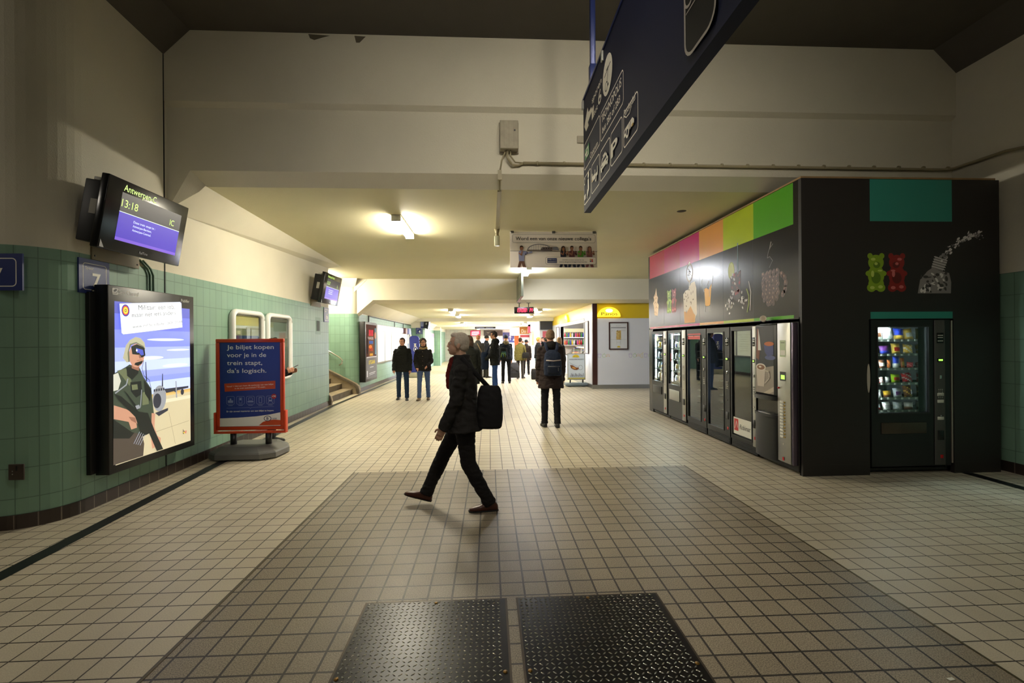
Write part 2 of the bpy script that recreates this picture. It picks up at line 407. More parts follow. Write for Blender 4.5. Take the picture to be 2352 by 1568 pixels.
# pilaster between second and third bay, wall of the further bays
mb = MB(); pp = [(-4.2, Y3+0.35), (-3.62, Y3+0.35), (-3.50, Y3+0.40), (-3.43, Y3+0.55), (-3.42, Y3+1.2), (-3.62, Y3+1.2), (-3.62, 30), (-3.2, 30), (-3.2, 30.6), (-3.5, 30.6), (-3.5, YE+0.2)]
wall_strip(mb, pp, 0, 2.3, green); wall_strip(mb, pp, 2.3, 2.9, cream); struct('wall_left_far', mb)
mb = MB(); greyt = tile_mat('pale_grey_wall_tiles', '#b9bcb8', '#c2c4c0', '#8c8f8c', 0.3, 0.3, 0.006, rough=0.3, bump=0.3)
wall_strip(mb, [(-4.3, YE), (9, YE)], 0, 3, greyt); struct('wall_end', mb)

# ================================================================== CEILING LIGHTS
diff_m = glow('lit_diffuser', '#fff6e0', LAMP)
diff_c = glow('lit_diffuser_cool', '#f3f6ff', LAMP*0.9)
diff_f = glow('lit_diffuser_far', '#fff6e0', LAMP*0.6); diff_fc = glow('lit_diffuser_far_cool', '#f3f6ff', LAMP*0.6)
def ceiling_light(x, y, z, L=1.25, wd=0.15, label='', m=None, rz=0):
    root = empty('ceiling_light', (x, y, z), rz, label, 'light', 'fluorescent ceiling lights')
    b = MB(); b.bbox((-wd/2, 0, -0.035), (wd/2, L, 0.0), white, 0.006); b.build('housing', root, world=False)
    b = MB(); b.bbox((-wd/2+0.012, 0.02, -0.095), (wd/2-0.012, L-0.02, -0.033), m or diff_m, 0.02, 3); b.build('diffuser', root, world=False)
    for yy in (0.0, L-0.02):
        b = MB(); b.bbox((-wd/2, yy, -0.1), (wd/2, yy+0.02, -0.03), white, 0.006); b.build('end_cap', root, world=False)
    return root
ceiling_light(-1.43, 7.15, C1, label='long fluorescent ceiling light nearest the camera, above the left half of the first bay')
ceiling_light(1.06, 12.0, C1, L=1.2, m=diff_c, label='fluorescent ceiling light just behind the hanging recruitment banner')
ceiling_light(-4.75, 12.75, C1, label='fluorescent light tucked in the ceiling over the stairs', rz=0)
for k, (x, y, z, t) in enumerate([(-1.44, 17.2, C2, 'first low ceiling light past the second beam, on the left'), (-1.44, 20.6, C2, 'second low ceiling light past the second beam, on the left'),
        (1.93, 17.2, C2, 'low ceiling light to the right of the red digital clock'), (1.93, 20.8, C2, 'low ceiling light below and behind the red digital clock'),
        (-1.5, 25.3, C3, 'small far ceiling light on the left, in the third bay'), (-1.5, 28.0, C3, 'second small far ceiling light on the left, in the third bay'),
        (2.0, 25.3, C3, 'small far ceiling light on the right, in the third bay'), (2.0, 28.0, C3, 'second small far ceiling light on the right, in the third bay'),
        (-0.8, 32.0, C4, 'very far ceiling light above the red board'), (1.9, 33.0, C4, 'very far ceiling light above the blue departures wall')]):
    ceiling_light(x, y, z, label=t, wd=0.2, m=diff_fc if k in (1, 3, 5, 7) else diff_f)
# unseen hall lamps; floodlights and plates are added to shape light on the beam
for x, y, z, L, ww, e, tl, t in ((0.15, 1.5, 5.2, 0.5, 0.3, HALL*25, 64, 'unseen floodlight under the hall ceiling, added to light the left half of the beam'), (1.6, 1.5, 5.2, 0.5, 0.3, HALL*25, 64, 'unseen floodlight under the hall ceiling, added to light the right half of the beam'),
        (0.9, -5.0, 5.15, 1.0, 0.3, HALL*9, 66, 'unseen floodlight under the hall ceiling, added behind the camera as fill'), (-7.6, 1.4, 4.6, 0.3, 1.2, HALL*5, 0, 'hooded strip lamp in the side hall to the left of the camera')):
    root = empty('unseen_hall_lamp', (x, y, z), 0, t, 'light'); root.rotation_euler = (R(tl), R(-50) if x < -5 else 0, 0)
    b = MB(); b.box((-L/2, -ww/2, 0), (L/2, ww/2, 0.12), white); b.build('housing', root, world=False)
    b = MB(); b.box((-L/2+.02, -ww/2+.02, -0.004), (L/2-.02, ww/2-.02, -0.001), glow('dim_diffuser_%d' % int(e*10), '#fff5e4', e)); b.build('diffuser', root, world=False)
    b = MB()
    if tl:  # added plates cut the floodlights' spread towards side walls and ceiling
        for sx_ in (-1, 1):
            d_ = MB(); d_.box((sx_*L/2-.004, -ww/2, -.34), (sx_*L/2+.004, ww/2, .12), black); d_.build('added_barn_door', root, world=False)
        d_ = MB(); d_.box((-L/2, ww/2-.004, -.30), (L/2, ww/2+.004, .0), black); d_.build('added_barn_door', root, world=False)
    b.tube([(0, 0, .12), (0, 0, max(.13, (HC-z) if tl == 0 else .20))], .01, white, 8); b.build('hanger', root, world=False)
#@@MORE
# ================================================================== VENDING KIOSK
KX, KY, KX1, KY1, KH = 3.62, 5.12, 6.05, 10.20, 3.46
kblack = mat('kiosk_black_film', '#141314', 0.24, vary=0.0, spec=0.4)
kblack2 = mat('kiosk_black_front', '#262220', 0.5)
KC = [('#a8243f', 9.27, 10.13), ('#b01c52', 8.5, 9.27), ('#b5186c', 7.7, 8.5), ('#cf9048', 6.89, 7.7), ('#a3b81f', 6.08, 6.89), ('#4f9e22', 5.26, 6.08)]
kiosk = empty('vending_kiosk', (KX, KY, 0), 0, 'large black boxed-in kiosk on the right with colour stripes and food pictures over its machines', 'kiosk')
b = MB()
b.box((KX, KY, 0), (4.43, KY+0.05, KH), kblack2); b.box((5.47, KY, 0), (KX1, KY+0.05, KH), kblack2); b.box((4.43, KY, 1.82), (5.47, KY+0.05, KH), kblack2)
P = Panel((0, KY, 0), (1, 0, 0), mb=b, step=.00015)
teal = mat('teal_print', '#2f8f80', 0.4)
P.rect(4.45, 2.965, 5.46, KH-0.005, teal); P.rect(4.45, 1.825, 5.46, 1.905, teal)
for k in range(2): P.line([(3.64+k*2.39, 0.0), (3.64+k*2.39, KH)], 0.004, mat('panel_seam', '#2e2c2b', 0.5))
P.line([(3.66, 0.13), (4.43, 0.13)], 0.004, MATS['panel_seam']); P.line([(5.47, 0.13), (6.04, 0.13)], 0.004, MATS['panel_seam'])
# gummy bears printed on the film
def gummy(P, u, v, s, base, hi, lo, flip=1):
    P.at0(3); k = P.k
    for (x, y, a, c) in ((0, 0.20, 0.105, 0.13), (0, 0.36, 0.10, 0.095), (-0.075, 0.44, 0.034, 0.036), (0.075, 0.44, 0.034, 0.036), (-0.09, 0.225, 0.045, 0.035), (0.09, 0.225, 0.045, 0.035), (-0.06, 0.05, 0.058, 0.052), (0.06, 0.05, 0.058, 0.052), (0, 0.1, 0.1, 0.08)):
        P.k = k; P.ell(u+x*s, v+y*s, a*s, c*s, base, up=False); k += 0.2
    P.k = int(k)+2
    for (x, y, a, c, m) in ((0.01*flip, 0.33, 0.045, 0.04, lo), (0, 0.17, 0.06, 0.07, lo), (-0.035*flip, 0.40, 0.03, 0.018, hi), (0.05*flip, 0.26, 0.03, 0.012, hi), (0.0, 0.345, 0.022, 0.018, hi), (-0.05, 0.05, 0.03, 0.02, hi), (0.055, 0.06, 0.03, 0.02, hi), (-0.045, 0.22, 0.02, 0.04, hi)):
        P.ell(u+x*s, v+y*s, a*s, c*s, m)
gg = (mat('gummy_green', '#86a81e', 0.4), mat('gummy_green_light', '#c5d763', 0.4), mat('gummy_green_dark', '#5b7d12', 0.4))
gr_ = (mat('gummy_red', '#8c1413', 0.4), mat('gummy_red_light', '#cf6a66', 0.4), mat('gummy_red_dark', '#5e0a0c', 0.4))
gummy(P, 4.52, 2.14, 0.95, *gg); gummy(P, 4.775, 2.14, 0.95, gr_[0], gr_[1], gr_[2], -1)
# water bottle with a splash
P.at0(3)
wl, wd_, wh = mat('water_grey', '#8d8684', 0.4), mat('water_dark', '#3b3635', 0.4), mat('water_white', '#e2dcda', 0.4)
P.poly([(5.03, 2.12), (5.06, 2.28), (5.15, 2.38), (5.21, 2.42), (5.32, 2.38), (5.42, 2.36), (5.445, 2.25), (5.44, 2.12)], wl)
P.poly([(5.20, 2.42), (5.25, 2.56), (5.40, 2.50), (5.34, 2.38)], wl)
rr_ = random.Random(3)
for k in range(46):
    u = rr_.uniform(5.07, 5.42); v = rr_.uniform(2.14, 2.36); P.k = 5+(k % 9)*.5
    P.ell(u, v, rr_.uniform(.008, .035), rr_.uniform(.006, .02), wh if rr_.random() < .5 else wd_, up=False, n=9, rot=rr_.uniform(0, 3))
P.up()
for k in range(5): P.line([(5.205+k*0.008, 2.44+k*0.028), (5.365+k*0.008, 2.395+k*0.028)], 0.008, wh, up=(k == 0))
for k in range(95):
    t = rr_.random()**0.9; u = 5.30+0.42*t+0.12*t*t; v = 2.50+0.46*t-0.12*t*t*t; s_ = 0.045*(1-0.5*t)
    P.k = 5+(k % 9)*.5
    P.ell(u+rr_.gauss(0, s_*.6), v+rr_.gauss(0, s_*.6), rr_.uniform(.005, .026), rr_.uniform(.004, .014), [wh, wl, wh][k % 3], up=False, n=8, rot=rr_.uniform(0.3, 1.2))
for k in range(10): P.ell(5.80+rr_.gauss(0, .03), 2.80+rr_.gauss(0, .025), .009, .006, wl, up=False, n=7)
P.ell(4.42, 1.13, 0.02, 0.17, mat('torn_film', '#bdb6a6', 0.6))
P.build('front_panel', kiosk)
b = MB()
b.box((KX, KY+0.05, 0), (KX+0.05, 5.155, 1.85), kblack); b.box((KX, 9.96, 0), (KX+0.05, KY1, 1.85), kblack); b.box((KX, KY+0.05, 1.83), (KX+0.05, KY1, KH), kblack)
P = Panel((KX, 0, 0), (0, -1, 0), mb=b, step=.00015)
for i, (c, y0, y1) in enumerate(KC):
    m = mat('stripe_%s' % ['crimson', 'raspberry', 'magenta', 'orange', 'lime', 'green'][i], c, 0.26)
    P.rect(-y1, 2.96, -y0, KH-0.004, m, up=(i == 0))
    P.rect(-y1, 1.84, -y0, 1.88, m, up=False)
for y in (9.3, 8.5, 7.7, 6.9, 6.1): P.line([(-y, 1.89), (-y, 2.95)], 0.004, MATS['panel_seam'], up=False)
# printed food pictures, left to right
P.at0(3)
ic = (mat('ice_cream', '#d8b98a', 0.4), mat('wafer', '#b57f45', 0.4), mat('ice_cream_shade', '#a9754a', 0.4))
P.poly([(-9.66, 2.11), (-9.84, 2.13), (-9.87, 2.30), (-9.93, 2.40), (-9.86, 2.46), (-9.90, 2.53), (-9.80, 2.60), (-9.74, 2.72), (-9.70, 2.56), (-9.64, 2.50), (-9.68, 2.40), (-9.60, 2.34), (-9.63, 2.22)], ic[0])
for k, (a, c) in enumerate(((-9.8, 2.2), (-9.72, 2.3), (-9.78, 2.41), (-9.74, 2.5), (-9.78, 2.57))): P.line([(a-.07, c-.02), (a, c+.01), (a+.06, c-.03)], 0.015, ic[2], up=(k == 0))
gummy(P, -9.03, 2.13, 0.98, *gg); gummy(P, -8.79, 2.13, 0.98, gr_[0], gr_[1], gr_[2], -1)
P.at0(3)
bc = (mat('beer_amber', '#c78a1e', 0.4), mat('beer_foam', '#cfc3ae', 0.4), mat('foam_shade', '#8d7d66', 0.4))
P.poly([(-8.3, 1.92), (-8.33, 2.1), (-8.36, 2.44), (-8.25, 2.5), (-8.15, 2.5), (-8.02, 2.61), (-7.88, 2.62), (-7.82, 2.5), (-7.80, 2.05), (-7.85, 2.0), (-7.9, 1.90)], bc[1])
P.poly([(-8.31, 1.90), (-8.33, 2.12), (-8.2, 2.10), (-8.05, 2.2), (-7.92, 2.06), (-7.86, 2.02), (-7.88, 1.90)], bc[0])
for k in range(14): P.ell(-8.08+rr_.gauss(0, .11), 2.36+rr_.gauss(0, .09), .03, .014, bc[2], up=(k == 0), n=10, rot=rr_.uniform(0, 3))
for q in (0.0, 0.03): P.ell(-8.08, 2.80, 0.14-q, 0.17-q, [bc[2], kblack][q > 0])
for k in range(16): P.ell(-8.08+rr_.gauss(0, .04), 2.79+rr_.gauss(0, .07), .02, .012, wh if k % 2 else wl, up=(k == 0), n=8)
P.line([(-8.06, 2.46), (-8.1, 2.56), (-8.08, 2.66)], 0.022, bc[1])
P.at0(3)
oj = (mat('orange_juice', '#e0a321', 0.4), mat('juice_glass', '#9c988c', 0.4))
P.poly([(-7.49, 2.17), (-7.52, 2.44), (-7.45, 2.46), (-7.38, 2.42), (-7.27, 2.50), (-7.32, 2.17), (-7.36, 2.15), (-7.46, 2.15)], oj[0])
P.line([(-7.53, 2.4), (-7.62, 2.58), (-7.58, 2.62)], 0.012, oj[1]); P.line([(-7.26, 2.44), (-7.22, 2.62)], 0.012, oj[1]); P.line([(-7.45, 2.45), (-7.36, 2.56), (-7.34, 2.3)], 0.012, oj[1])
P.line([(-7.48, 2.15), (-7.48, 2.06)], .012, oj[1]); P.line([(-7.33, 2.15), (-7.33, 2.06)], .012, oj[1])
P.at0(3)
ck = (mat('cola_brown', '#5a2a22', 0.4), mat('cola_ice', '#a7a09d', 0.4), mat('lime_slice', '#7d8a2c', 0.4), mat('cola_dark', '#2a1715', 0.4))
P.ell(-6.66, 2.62, 0.09, 0.13, ck[2]); P.ell(-6.66, 2.62, 0.075, 0.115, mat('lime_flesh', '#a6ad62', 0.4))
P.poly([(-6.66, 2.22), (-6.69, 2.52), (-6.55, 2.58), (-6.45, 2.58), (-6.4, 2.6), (-6.41, 2.2), (-6.52, 2.15)], ck[3])
for k in range(26): P.ell(rr_.uniform(-6.66, -6.43), rr_.uniform(2.25, 2.56), .028, .018, ck[0] if k % 2 else ck[1] if k % 3 else gr_[0], up=(k % 9 == 0), n=8, rot=rr_.uniform(0, 3))
for k in range(40):
    a = rr_.gauss(0, 1); P.ell((-6.72 if k % 3 else -6.35)+a*.05, 2.14+rr_.gauss(0, .05), .024, .016, ck[1] if k % 4 else wh, up=(k % 12 == 0), n=8, rot=rr_.uniform(0, 3))
P.line([(-6.48, 2.56), (-6.475, 2.99)], 0.022, mat('straw', '#4d6468', 0.4))
P.line([(-6.25, 2.30), (-6.20, 2.2), (-6.2, 2.1), (-6.24, 1.98)], 0.025, ck[2]); P.line([(-6.20, 2.40), (-6.15, 2.25), (-6.17, 2.0)], 0.022, ck[1])
P.at0(3)
cb = (mat('coffee_bean', '#4a2f24', 0.35), mat('coffee_bean_light', '#8a6450', 0.35), mat('coffee_bean_line', '#241410', 0.5))
def bean(u, v, a):
    P.ell(u, v, .036, .05, cb[0], n=14, rot=a); P.ell(u-.010, v+.014, .012, .022, cb[1], n=10, rot=a); P.line([(u-math.sin(-a)*.0-.03*math.sin(a), v-.04*math.cos(a)), (u, v), (u+.03*math.sin(-a)*-1, v+.04*math.cos(a))], .008, cb[2], up=True)
k0 = P.k
for r_ in range(8):
    for c_ in range(5):
        P.k = k0 + (r_+c_) % 2*3
        sh = 0.0 if r_ < 6 else 0.02*(r_-5)
        if r_ == 7 and c_ in (0, 4): continue
        bean(-5.86+c_*.073+rr_.uniform(-.012, .012)+sh*(2-c_)*.5, 2.44-r_*.053+rr_.uniform(-.008, .008), rr_.uniform(-.9, .9))
for a in (75, 40, 5, -30, -62): P.k = k0; bean(-5.50+.095*math.cos(R(a)), 2.27+.13*math.sin(R(a)), R(a)*.6)
P.k = k0+3
P.line([(-5.73, 2.52), (-5.66, 2.60), (-5.72, 2.66), (-5.77, 2.65), (-5.75, 2.72), (-5.71, 2.78)], .008, mat('steam_grey', '#77706c', .5)); P.line([(-5.72, 2.76), (-5.69, 2.84)], .02, MATS['steam_grey']); P.line([(-5.71, 2.77), (-5.65, 2.81)], .01, MATS['steam_grey'])
P.build('side_panel', kiosk)
b = MB(); b.box((KX+0.02, KY1-0.04, 0), (KX1, KY1, KH), kblack2); b.box((KX1-0.04, KY+0.06, 0), (KX1, KY1-0.05, KH), kblack2); b.build('back_panel', kiosk)
b = MB(); wood = mat('raw_wood_edge', '#9a7b52', 0.7, vary=.2, vscale=8)
b.box((KX-0.005, KY-0.005, KH), (KX1-0.05, KY+0.06, KH+0.02), wood); b.box((KX-0.005, KY+0.06, KH), (KX+0.05, KY1, KH+0.02), wood); b.build('top_batten', kiosk)
b = MB(); b.box((KX+0.05, KY+0.055, KH-0.03), (KX1-0.04, KY1-0.05, KH-0.005), kblack2); b.build('roof_board', kiosk)
b = MB(); b.box((KX+0.07, 5.17, 0.0), (KX+.1, 9.95, .08), kblack2); b.build('plinth', kiosk)

# ------------------------------------------------------------------ vending machines (local x = right, y = depth, z = up)
cab = mat('machine_charcoal', '#191b1b', 0.42); cab2 = mat('machine_dark_grey', '#2b2c2c', 0.45)
inner = mat('machine_interior', '#2b2d2c', 0.6); lcd = glow('green_display', '#8fe34a', .45); lcdoff = mat('display_black', '#07090a', 0.2)
paper = mat('paper_label', '#d9d8cc', 0.6); redm = mat('red_sticker', '#b8181c', 0.4); vglass = glass('machine_glass', '#dfe6e2', 1.0)
tube = glow('lit_tube', '#eaf6ff', 140); tube2 = glow('lit_tube_side', '#eaf6ff', 30); tube3 = glow('led_strip', '#c9d4ff', 2.2)
def vending(name, loc, rz, w, label, gx, gz, ctl, tb=None, h=1.78, d=0.75, pane=True, ctlm=None, shelves=(), lit=None, flap=None, grille=False, door=None, mir=None):
    root = empty(name, loc, rz, label, 'vending machine')
    b = MB(); t = 0.025
    b.box((0, 0.05, 0.03), (t, d, h), cab); b.box((w-t, 0.05, 0.03), (w, d, h), cab); b.box((t, 0.05, h-t), (w-t, d, h), cab); b.box((t, d-t, 0.03), (w-t, d, h-t), cab); b.box((t, 0.05, 0.03), (w-t, d-t, 0.06), cab)
    b.build('cabinet', root, world=False)
    x0, x1 = gx; z0, z1 = gz; dx0, dx1 = door or (0.004, w-0.004)
    b = MB()   # door as a frame around the window
    zb = 0.14 if grille else 0.09
    b.box((dx0, 0, zb), (x0, 0.045, h-.005), cab); b.box((x1, 0, zb), (dx1, 0.045, h-.005), cab); b.box((x0, 0, zb), (x1, 0.045, z0), cab); b.box((x0, 0, z1), (x1, 0.045, h-.005), cab)
    # raised rim around the glass
    for q in (((x0-.015, -.008, z0-.015), (x0, 0, z1+.015)), ((x1, -.008, z0-.015), (x1+.015, 0, z1+.015)), ((x0, -.008, z0-.015), (x1, 0, z0)), ((x0, -.008, z1), (x1, 0, z1+.015))): b.box(*q, cab2)
    door_ = b.build('door', root, world=False)
    if pane:
        b = MB(); b.box((x0, 0.012, z0), (x1, 0.018, z1), vglass); b.build('window_pane', root, world=False)
    b = MB(); b.box((x0-.02, d*.72, z0-.02), (x1+.02, d*.74, z1+.02), inner); b.box((x0-.03, .06, z0-.03), (x0-.02, d*.72, z1+.03), inner); b.box((x1+.02, .06, z0-.03), (x1+.03, d*.72, z1+.03), inner); b.box((x0-.03, .06, z1+.02), (x1+.03, d*.72, z1+.03), inner); b.box((x0-.03, .06, z0-.03), (x1+.03, d*.72, z0-.02), inner); b.build('inner_liner', root, world=False)
    for z in shelves:
        b = MB(); xe = (mir or x1)-.002
        b.box((x0-.015, .08, z-.012), (xe, .48, z), inner); b.box((x0-.015, .068, z-.02), (xe, .08, z+.008), steel)
        n_ = 7
        for k in range(n_): b.box((x0+.02+k*(xe-x0-.05)/(n_-1)-.008, .064, z-.017), (x0+.02+k*(xe-x0-.05)/(n_-1)+.012, .0675, z+.003), paper)
        b.build('shelf', root, world=False)
    for (a0, a1) in (lit or ()):
        b = MB(); b.box(a0, a1, tb or tube); b.build('light_tube', root, world=False)
    if mir:
        b = MB(); b.box((mir, .065, z0), (mir+.005, .5, z1), mat('dim_mirror', '#8a8f8d', 0.03, 1.0)); b.build('mirror_strip', root, world=False)
    if flap:
        f0, f1, fz0, fz1, fm = flap
        b = MB(); b.bbox((f0, -.012, fz0), (f1, 0.0, fz1), fm, .004); b.build('delivery_flap', root, world=False)
    if grille:
        b = MB(); b.box((.01, 0.01, .03), (w-.01, .04, .135), cab)
        for k in range(5): b.box((.03, 0.0, .042+k*.018), (w-.03, .012, .05+k*.018), cab2)
        b.build('grille', root, world=False)
    c0, c1 = ctl; col_ = door_
    if ctlm:
        b = MB(); b.bbox((c0, -.012, .1 if not grille else .14), (c1, 0.0, h-.01), ctlm, .006); col_ = b.build('control_column', root, world=False)
    cx_ = (c0+c1)/2; cw = (c1-c0)
    o = -.013 if ctlm else -.001
    def q(nm, u, z, a, c, m, dd=.008):
        b = MB(); b.bbox((cx_+u-a, o-dd, z-c), (cx_+u+a, o, z+c), m, min(.002, dd/3), 1); b.build(nm, col_, world=False)
    q('display', .0, h-.48, cw*.28, .022, lcdoff, .006)
    b = MB(); Pn = Panel((cx_, o-.007, h-.48), (1, 0, 0), mb=b); Pn.rect(-cw*.2, -.010, cw*.2, .010, lcd); Pn.build('display_text', col_, world=False)
    q('instruction_label', 0, h-.22, cw*.32, .06, lcdoff, .003)
    b = MB(); Pn = Panel((cx_, o-.004, h-.22), (1, 0, 0), mb=b)
    for zz in (.03, .005, -.035): Pn.line([(-cw*.24, zz), (cw*.24, zz)], .008, paper, up=(zz == .03))
    Pn.build('label_lines', col_, world=False)
    q('coin_slot', .0, h-.68, cw*.12, .022, chrome)
    b = MB()
    for i in range(4):
        for j in range(3): b.bbox((cx_-cw*.22+j*cw*.17, o-.006, h-.93+i*.03), (cx_-cw*.22+j*cw*.17+cw*.1, o, h-.91+i*.03), steel, .0015, 1)
    tag(b.build('keypad', col_, world=False))
    q('return_cup', 0, .45, cw*.3, .055, black if ctlm else cab2, .006)
    q('lock', .0, .68, .008, .008, chrome, .01)
    q('badge', cw*.1, .2 if not grille else .26, cw*.14, .02, redm, .003)
    return root

# front machine full of snacks
FM = (4.46, KY+0.012, 0)
fm = vending('snack_machine', FM, 0, 0.985, 'black snack machine with a brightly lit window full of packets, set in the kiosk front', (0.085, 0.705), (0.72, 1.725), (0.775, 0.905), h=1.815, ctlm=mat('control_grey', '#4b4b48', .5), shelves=(0.735, 0.885, 1.06, 1.235, 1.405, 1.575), mir=0.645,
    lit=[((.066, .07, .74), (.074, .078, 1.70)), ((.10, .09, 1.712), (.30, .13, 1.72))], flap=(.12, .67, .475, .605, mat('flap_brown_grey', '#51483d', .35, .5)))
b = MB(); b.box((.985, -.008, .12), (1.0, .0, 1.80), mat('bright_edge', '#b9a79c', .3, .6)); b.build('edge_profile', fm, world=False)
for z in (.93, .85, .65):
    b = MB(); b.bbox((.80, -.018, z-.018), (.88, -.012, z+.018), paper, .002, 1); b.build('price_label', fm, world=False)

# ------------------------------------------------------------------ packets
def packet(w, h, d, m1, m2, style=0):
    b = MB(); n, k = 9, 7; vs = []; 
    for side in (-1, 1):
        for j in range(n):
            for i in range(k):
                u, v = i/(k-1)*2-1, j/(n-1)*2-1
                t = max(0, (1-abs(u)**2.4))*max(0, (1-abs(v)**4)); e = .92+.08*abs(v)**3
                vs.append((u*w/2*e, side*d/2*(t**.6), h/2+v*h/2))
    fs = []; ms = []
    for s_ in (0, 1):
        for j in range(n-1):
            for i in range(k-1):
                a = s_*n*k+j*k+i; f = (a, a+1, a+k+1, a+k)
                fs.append(f if s_ == 0 else f[::-1]); ms.append(m2 if (style == 0 and 2 <= j <= 4 and 1 <= i <= 4) or (style == 1 and (i+j) % 4 == 0) or (style == 2 and j < 3) else m1)
    for mm in {id(x): x for x in ms}.values(): b.add(vs, [f for f, x in zip(fs, ms) if x is mm], mm, True)
    return b
CW = {'white': '#d9d6cf', 'blue': '#2b3fb0', 'yellow': '#d9b04a', 'red': '#b01a20', 'brown': '#6a4028', 'green': '#8fb01e', 'gold': '#c79a2c', 'grey': '#8f8c8a', 'orange': '#cc6c22', 'purple': '#5a2a6a', 'pink': '#cf7f86', 'silver': '#b9bcc0'}
for k, v in CW.items(): mat('wrapper_'+k, v, .32, spec=.6)
ordn = ['topmost', 'second', 'third', 'fourth', 'fifth', 'lowest']
rows = [[('white', 'brown', .13, .13), ('white', 'silver', .14, .14), ('blue', 'yellow', .13, .135), ('yellow', 'white', .13, .13)],
        [('white', 'orange', .07, .10), ('purple', 'blue', .12, .10), ('yellow', 'red', .13, .125), ('yellow', 'white', .13, .115)],
        [('orange', 'white', .055, .10), ('brown', 'white', .07, .10), ('orange', 'brown', .05, .10), ('blue', 'white', .085, .14), ('orange', 'yellow', .05, .12), ('red', 'pink', .08, .07)],
        [('brown', 'white', .06, .10), ('white', 'red', .055, .07), ('white', 'grey', .055, .07), ('green', 'red', .13, .10), ('red', 'white', .14, .115)],
        [('white', 'grey', .10, .10), ('gold', 'brown', .12, .08), ('silver', 'purple', .12, .11), ('brown', 'yellow', .12, .14)],
        [('silver', 'red', .09, .07), ('white', 'grey', .11, .095), ('silver', 'white', .12, .095), ('white', 'brown', .12, .09)]]
sz = [1.575, 1.405, 1.235, 1.06, .885, .735]
pos_w = {4: ['first', 'second', 'third', 'fourth'], 5: ['first', 'second', 'third', 'fourth', 'fifth'], 6: ['first', 'second', 'third', 'fourth', 'fifth', 'sixth']}
for r_, row in enumerate(rows):
    tot = sum(q[2] for q in row); x = FM[0]+.125; gap = (.50-tot)/(len(row)-1) if len(row) > 1 else 0
    gap = max(.004, gap)
    if tot+gap*(len(row)-1) > .505: row = [(a, c, w_*.94, h_) for a, c, w_, h_ in row]; tot *= .94; gap = .004
    for i, (a, c, w_, h_) in enumerate(row):
        nm = 'chocolate_bar' if w_ < .075 else 'snack_packet'
        b = packet(w_, h_, min(.05, w_*.6), MATS['wrapper_'+a], MATS['wrapper_'+c], (r_+i) % 3)
        o = b.build(nm); o.location = (x+w_/2, FM[1]+.11, sz[r_]+.003); o.rotation_euler = (R(-8), R(rr_.uniform(-7, 7)), R(rr_.uniform(-8, 8)))
        tag(o, '%s and %s %s, %s from left, %s shelf of front snack machine' % (a, c, nm.split('_')[-1], pos_w[len(row)][i], ordn[r_]), 'snack', 'packets in the front snack machine')
        x += w_+gap

# side machines, nearest last
sm = -PI/2; sx = 3.575
def side_m(name, y0, y1, label, **k): return vending(name, (sx, y1, 0), sm, y1-y0, label, d=.6, **k)
m1 = side_m('snack_machine', 9.04, 9.91, tb=tube2, label= 'farthest vending machine in the kiosk side, lit window above a black flap', gx=(.05, .63), gz=(.72, 1.72), ctl=(.70, .86), ctlm=steel, shelves=(.76, .98, 1.2, 1.42), flap=(.08, .58, .46, .62, black), lit=[((.03, .07, .75), (.045, .085, 1.70)), ((.06, .1, 1.69), (.6, .12, 1.7))])
m2 = side_m('snack_machine', 8.15, 9.0, tb=tube2, label= 'second vending machine from the far end, lit window above a steel flap', gx=(.04, .60), gz=(.72, 1.72), ctl=(.69, .84), ctlm=steel, shelves=(.76, .98, 1.2, 1.42), flap=(.08, .56, .42, .62, steel), lit=[((.02, .07, .75), (.035, .085, 1.70)), ((.06, .1, 1.69), (.56, .12, 1.7))])
m3 = side_m('drinks_machine', 7.38, 8.12, tb=tube3, label= 'narrow glass-fronted drinks machine with a red strip over its door', gx=(.05, .54), gz=(.22, 1.66), ctl=(.60, .73), grille=True, lit=[((.36, .12, .62), (.375, .135, 1.60))])
m4 = side_m('drinks_machine', 6.64, 7.36, tb=tube3, label= 'middle glass-fronted drinks machine without a red strip or white label', gx=(.05, .54), gz=(.22, 1.70), ctl=(.58, .71), grille=True, lit=[((.30, .12, .55), (.315, .135, 1.62))])
m5 = side_m('drinks_machine', 5.95, 6.62, 'glass-fronted drinks machine with a white label at the bottom, beside the coffee machine', gx=(.05, .545), gz=(.20, 1.72), ctl=(.585, .665), ctlm=steel, grille=True)
for root_, x_ in ((m3, .46), (m4, .44)):
    for k in range(9):
        b = MB(); z_ = 1.42-.115*k; b.bbox((x_, .14, z_-.012), (x_+.035, .17, z_+.012), tube3, .004); b.box((.09, .15, z_-.04), (x_+.02, .50, z_-.03), steel); b.build('shelf_light', root_, world=False)
b = MB(); P = Panel((sx-.001, 8.12, 0), (0, -1, 0), mb=b); P.rect(.05, 1.60, .54, 1.70, redm)
for k in range(2): P.rect(.07+.24*k, 1.65, .27+.24*k, 1.66, mat('pink_text', '#e9a0a0', .5), up=(k == 0))
P.build('red_strip', m3)
b = MB(); P = Panel((sx+.010, 6.62, 0), (0, -1, 0), mb=b, step=-.0006); P.step = .0008
P.rect(.06, .22, .54, .46, paper); P.rect(.08, .27, .19, .44, mat('robimat_red', '#c23a3a', .5)); P.line([(.10, .30), (.14, .41), (.17, .32)], .01, paper); P.text('Robimat', .22, .31, .07, black, w=.28, shear=.35)
P.build('window_label', m5)
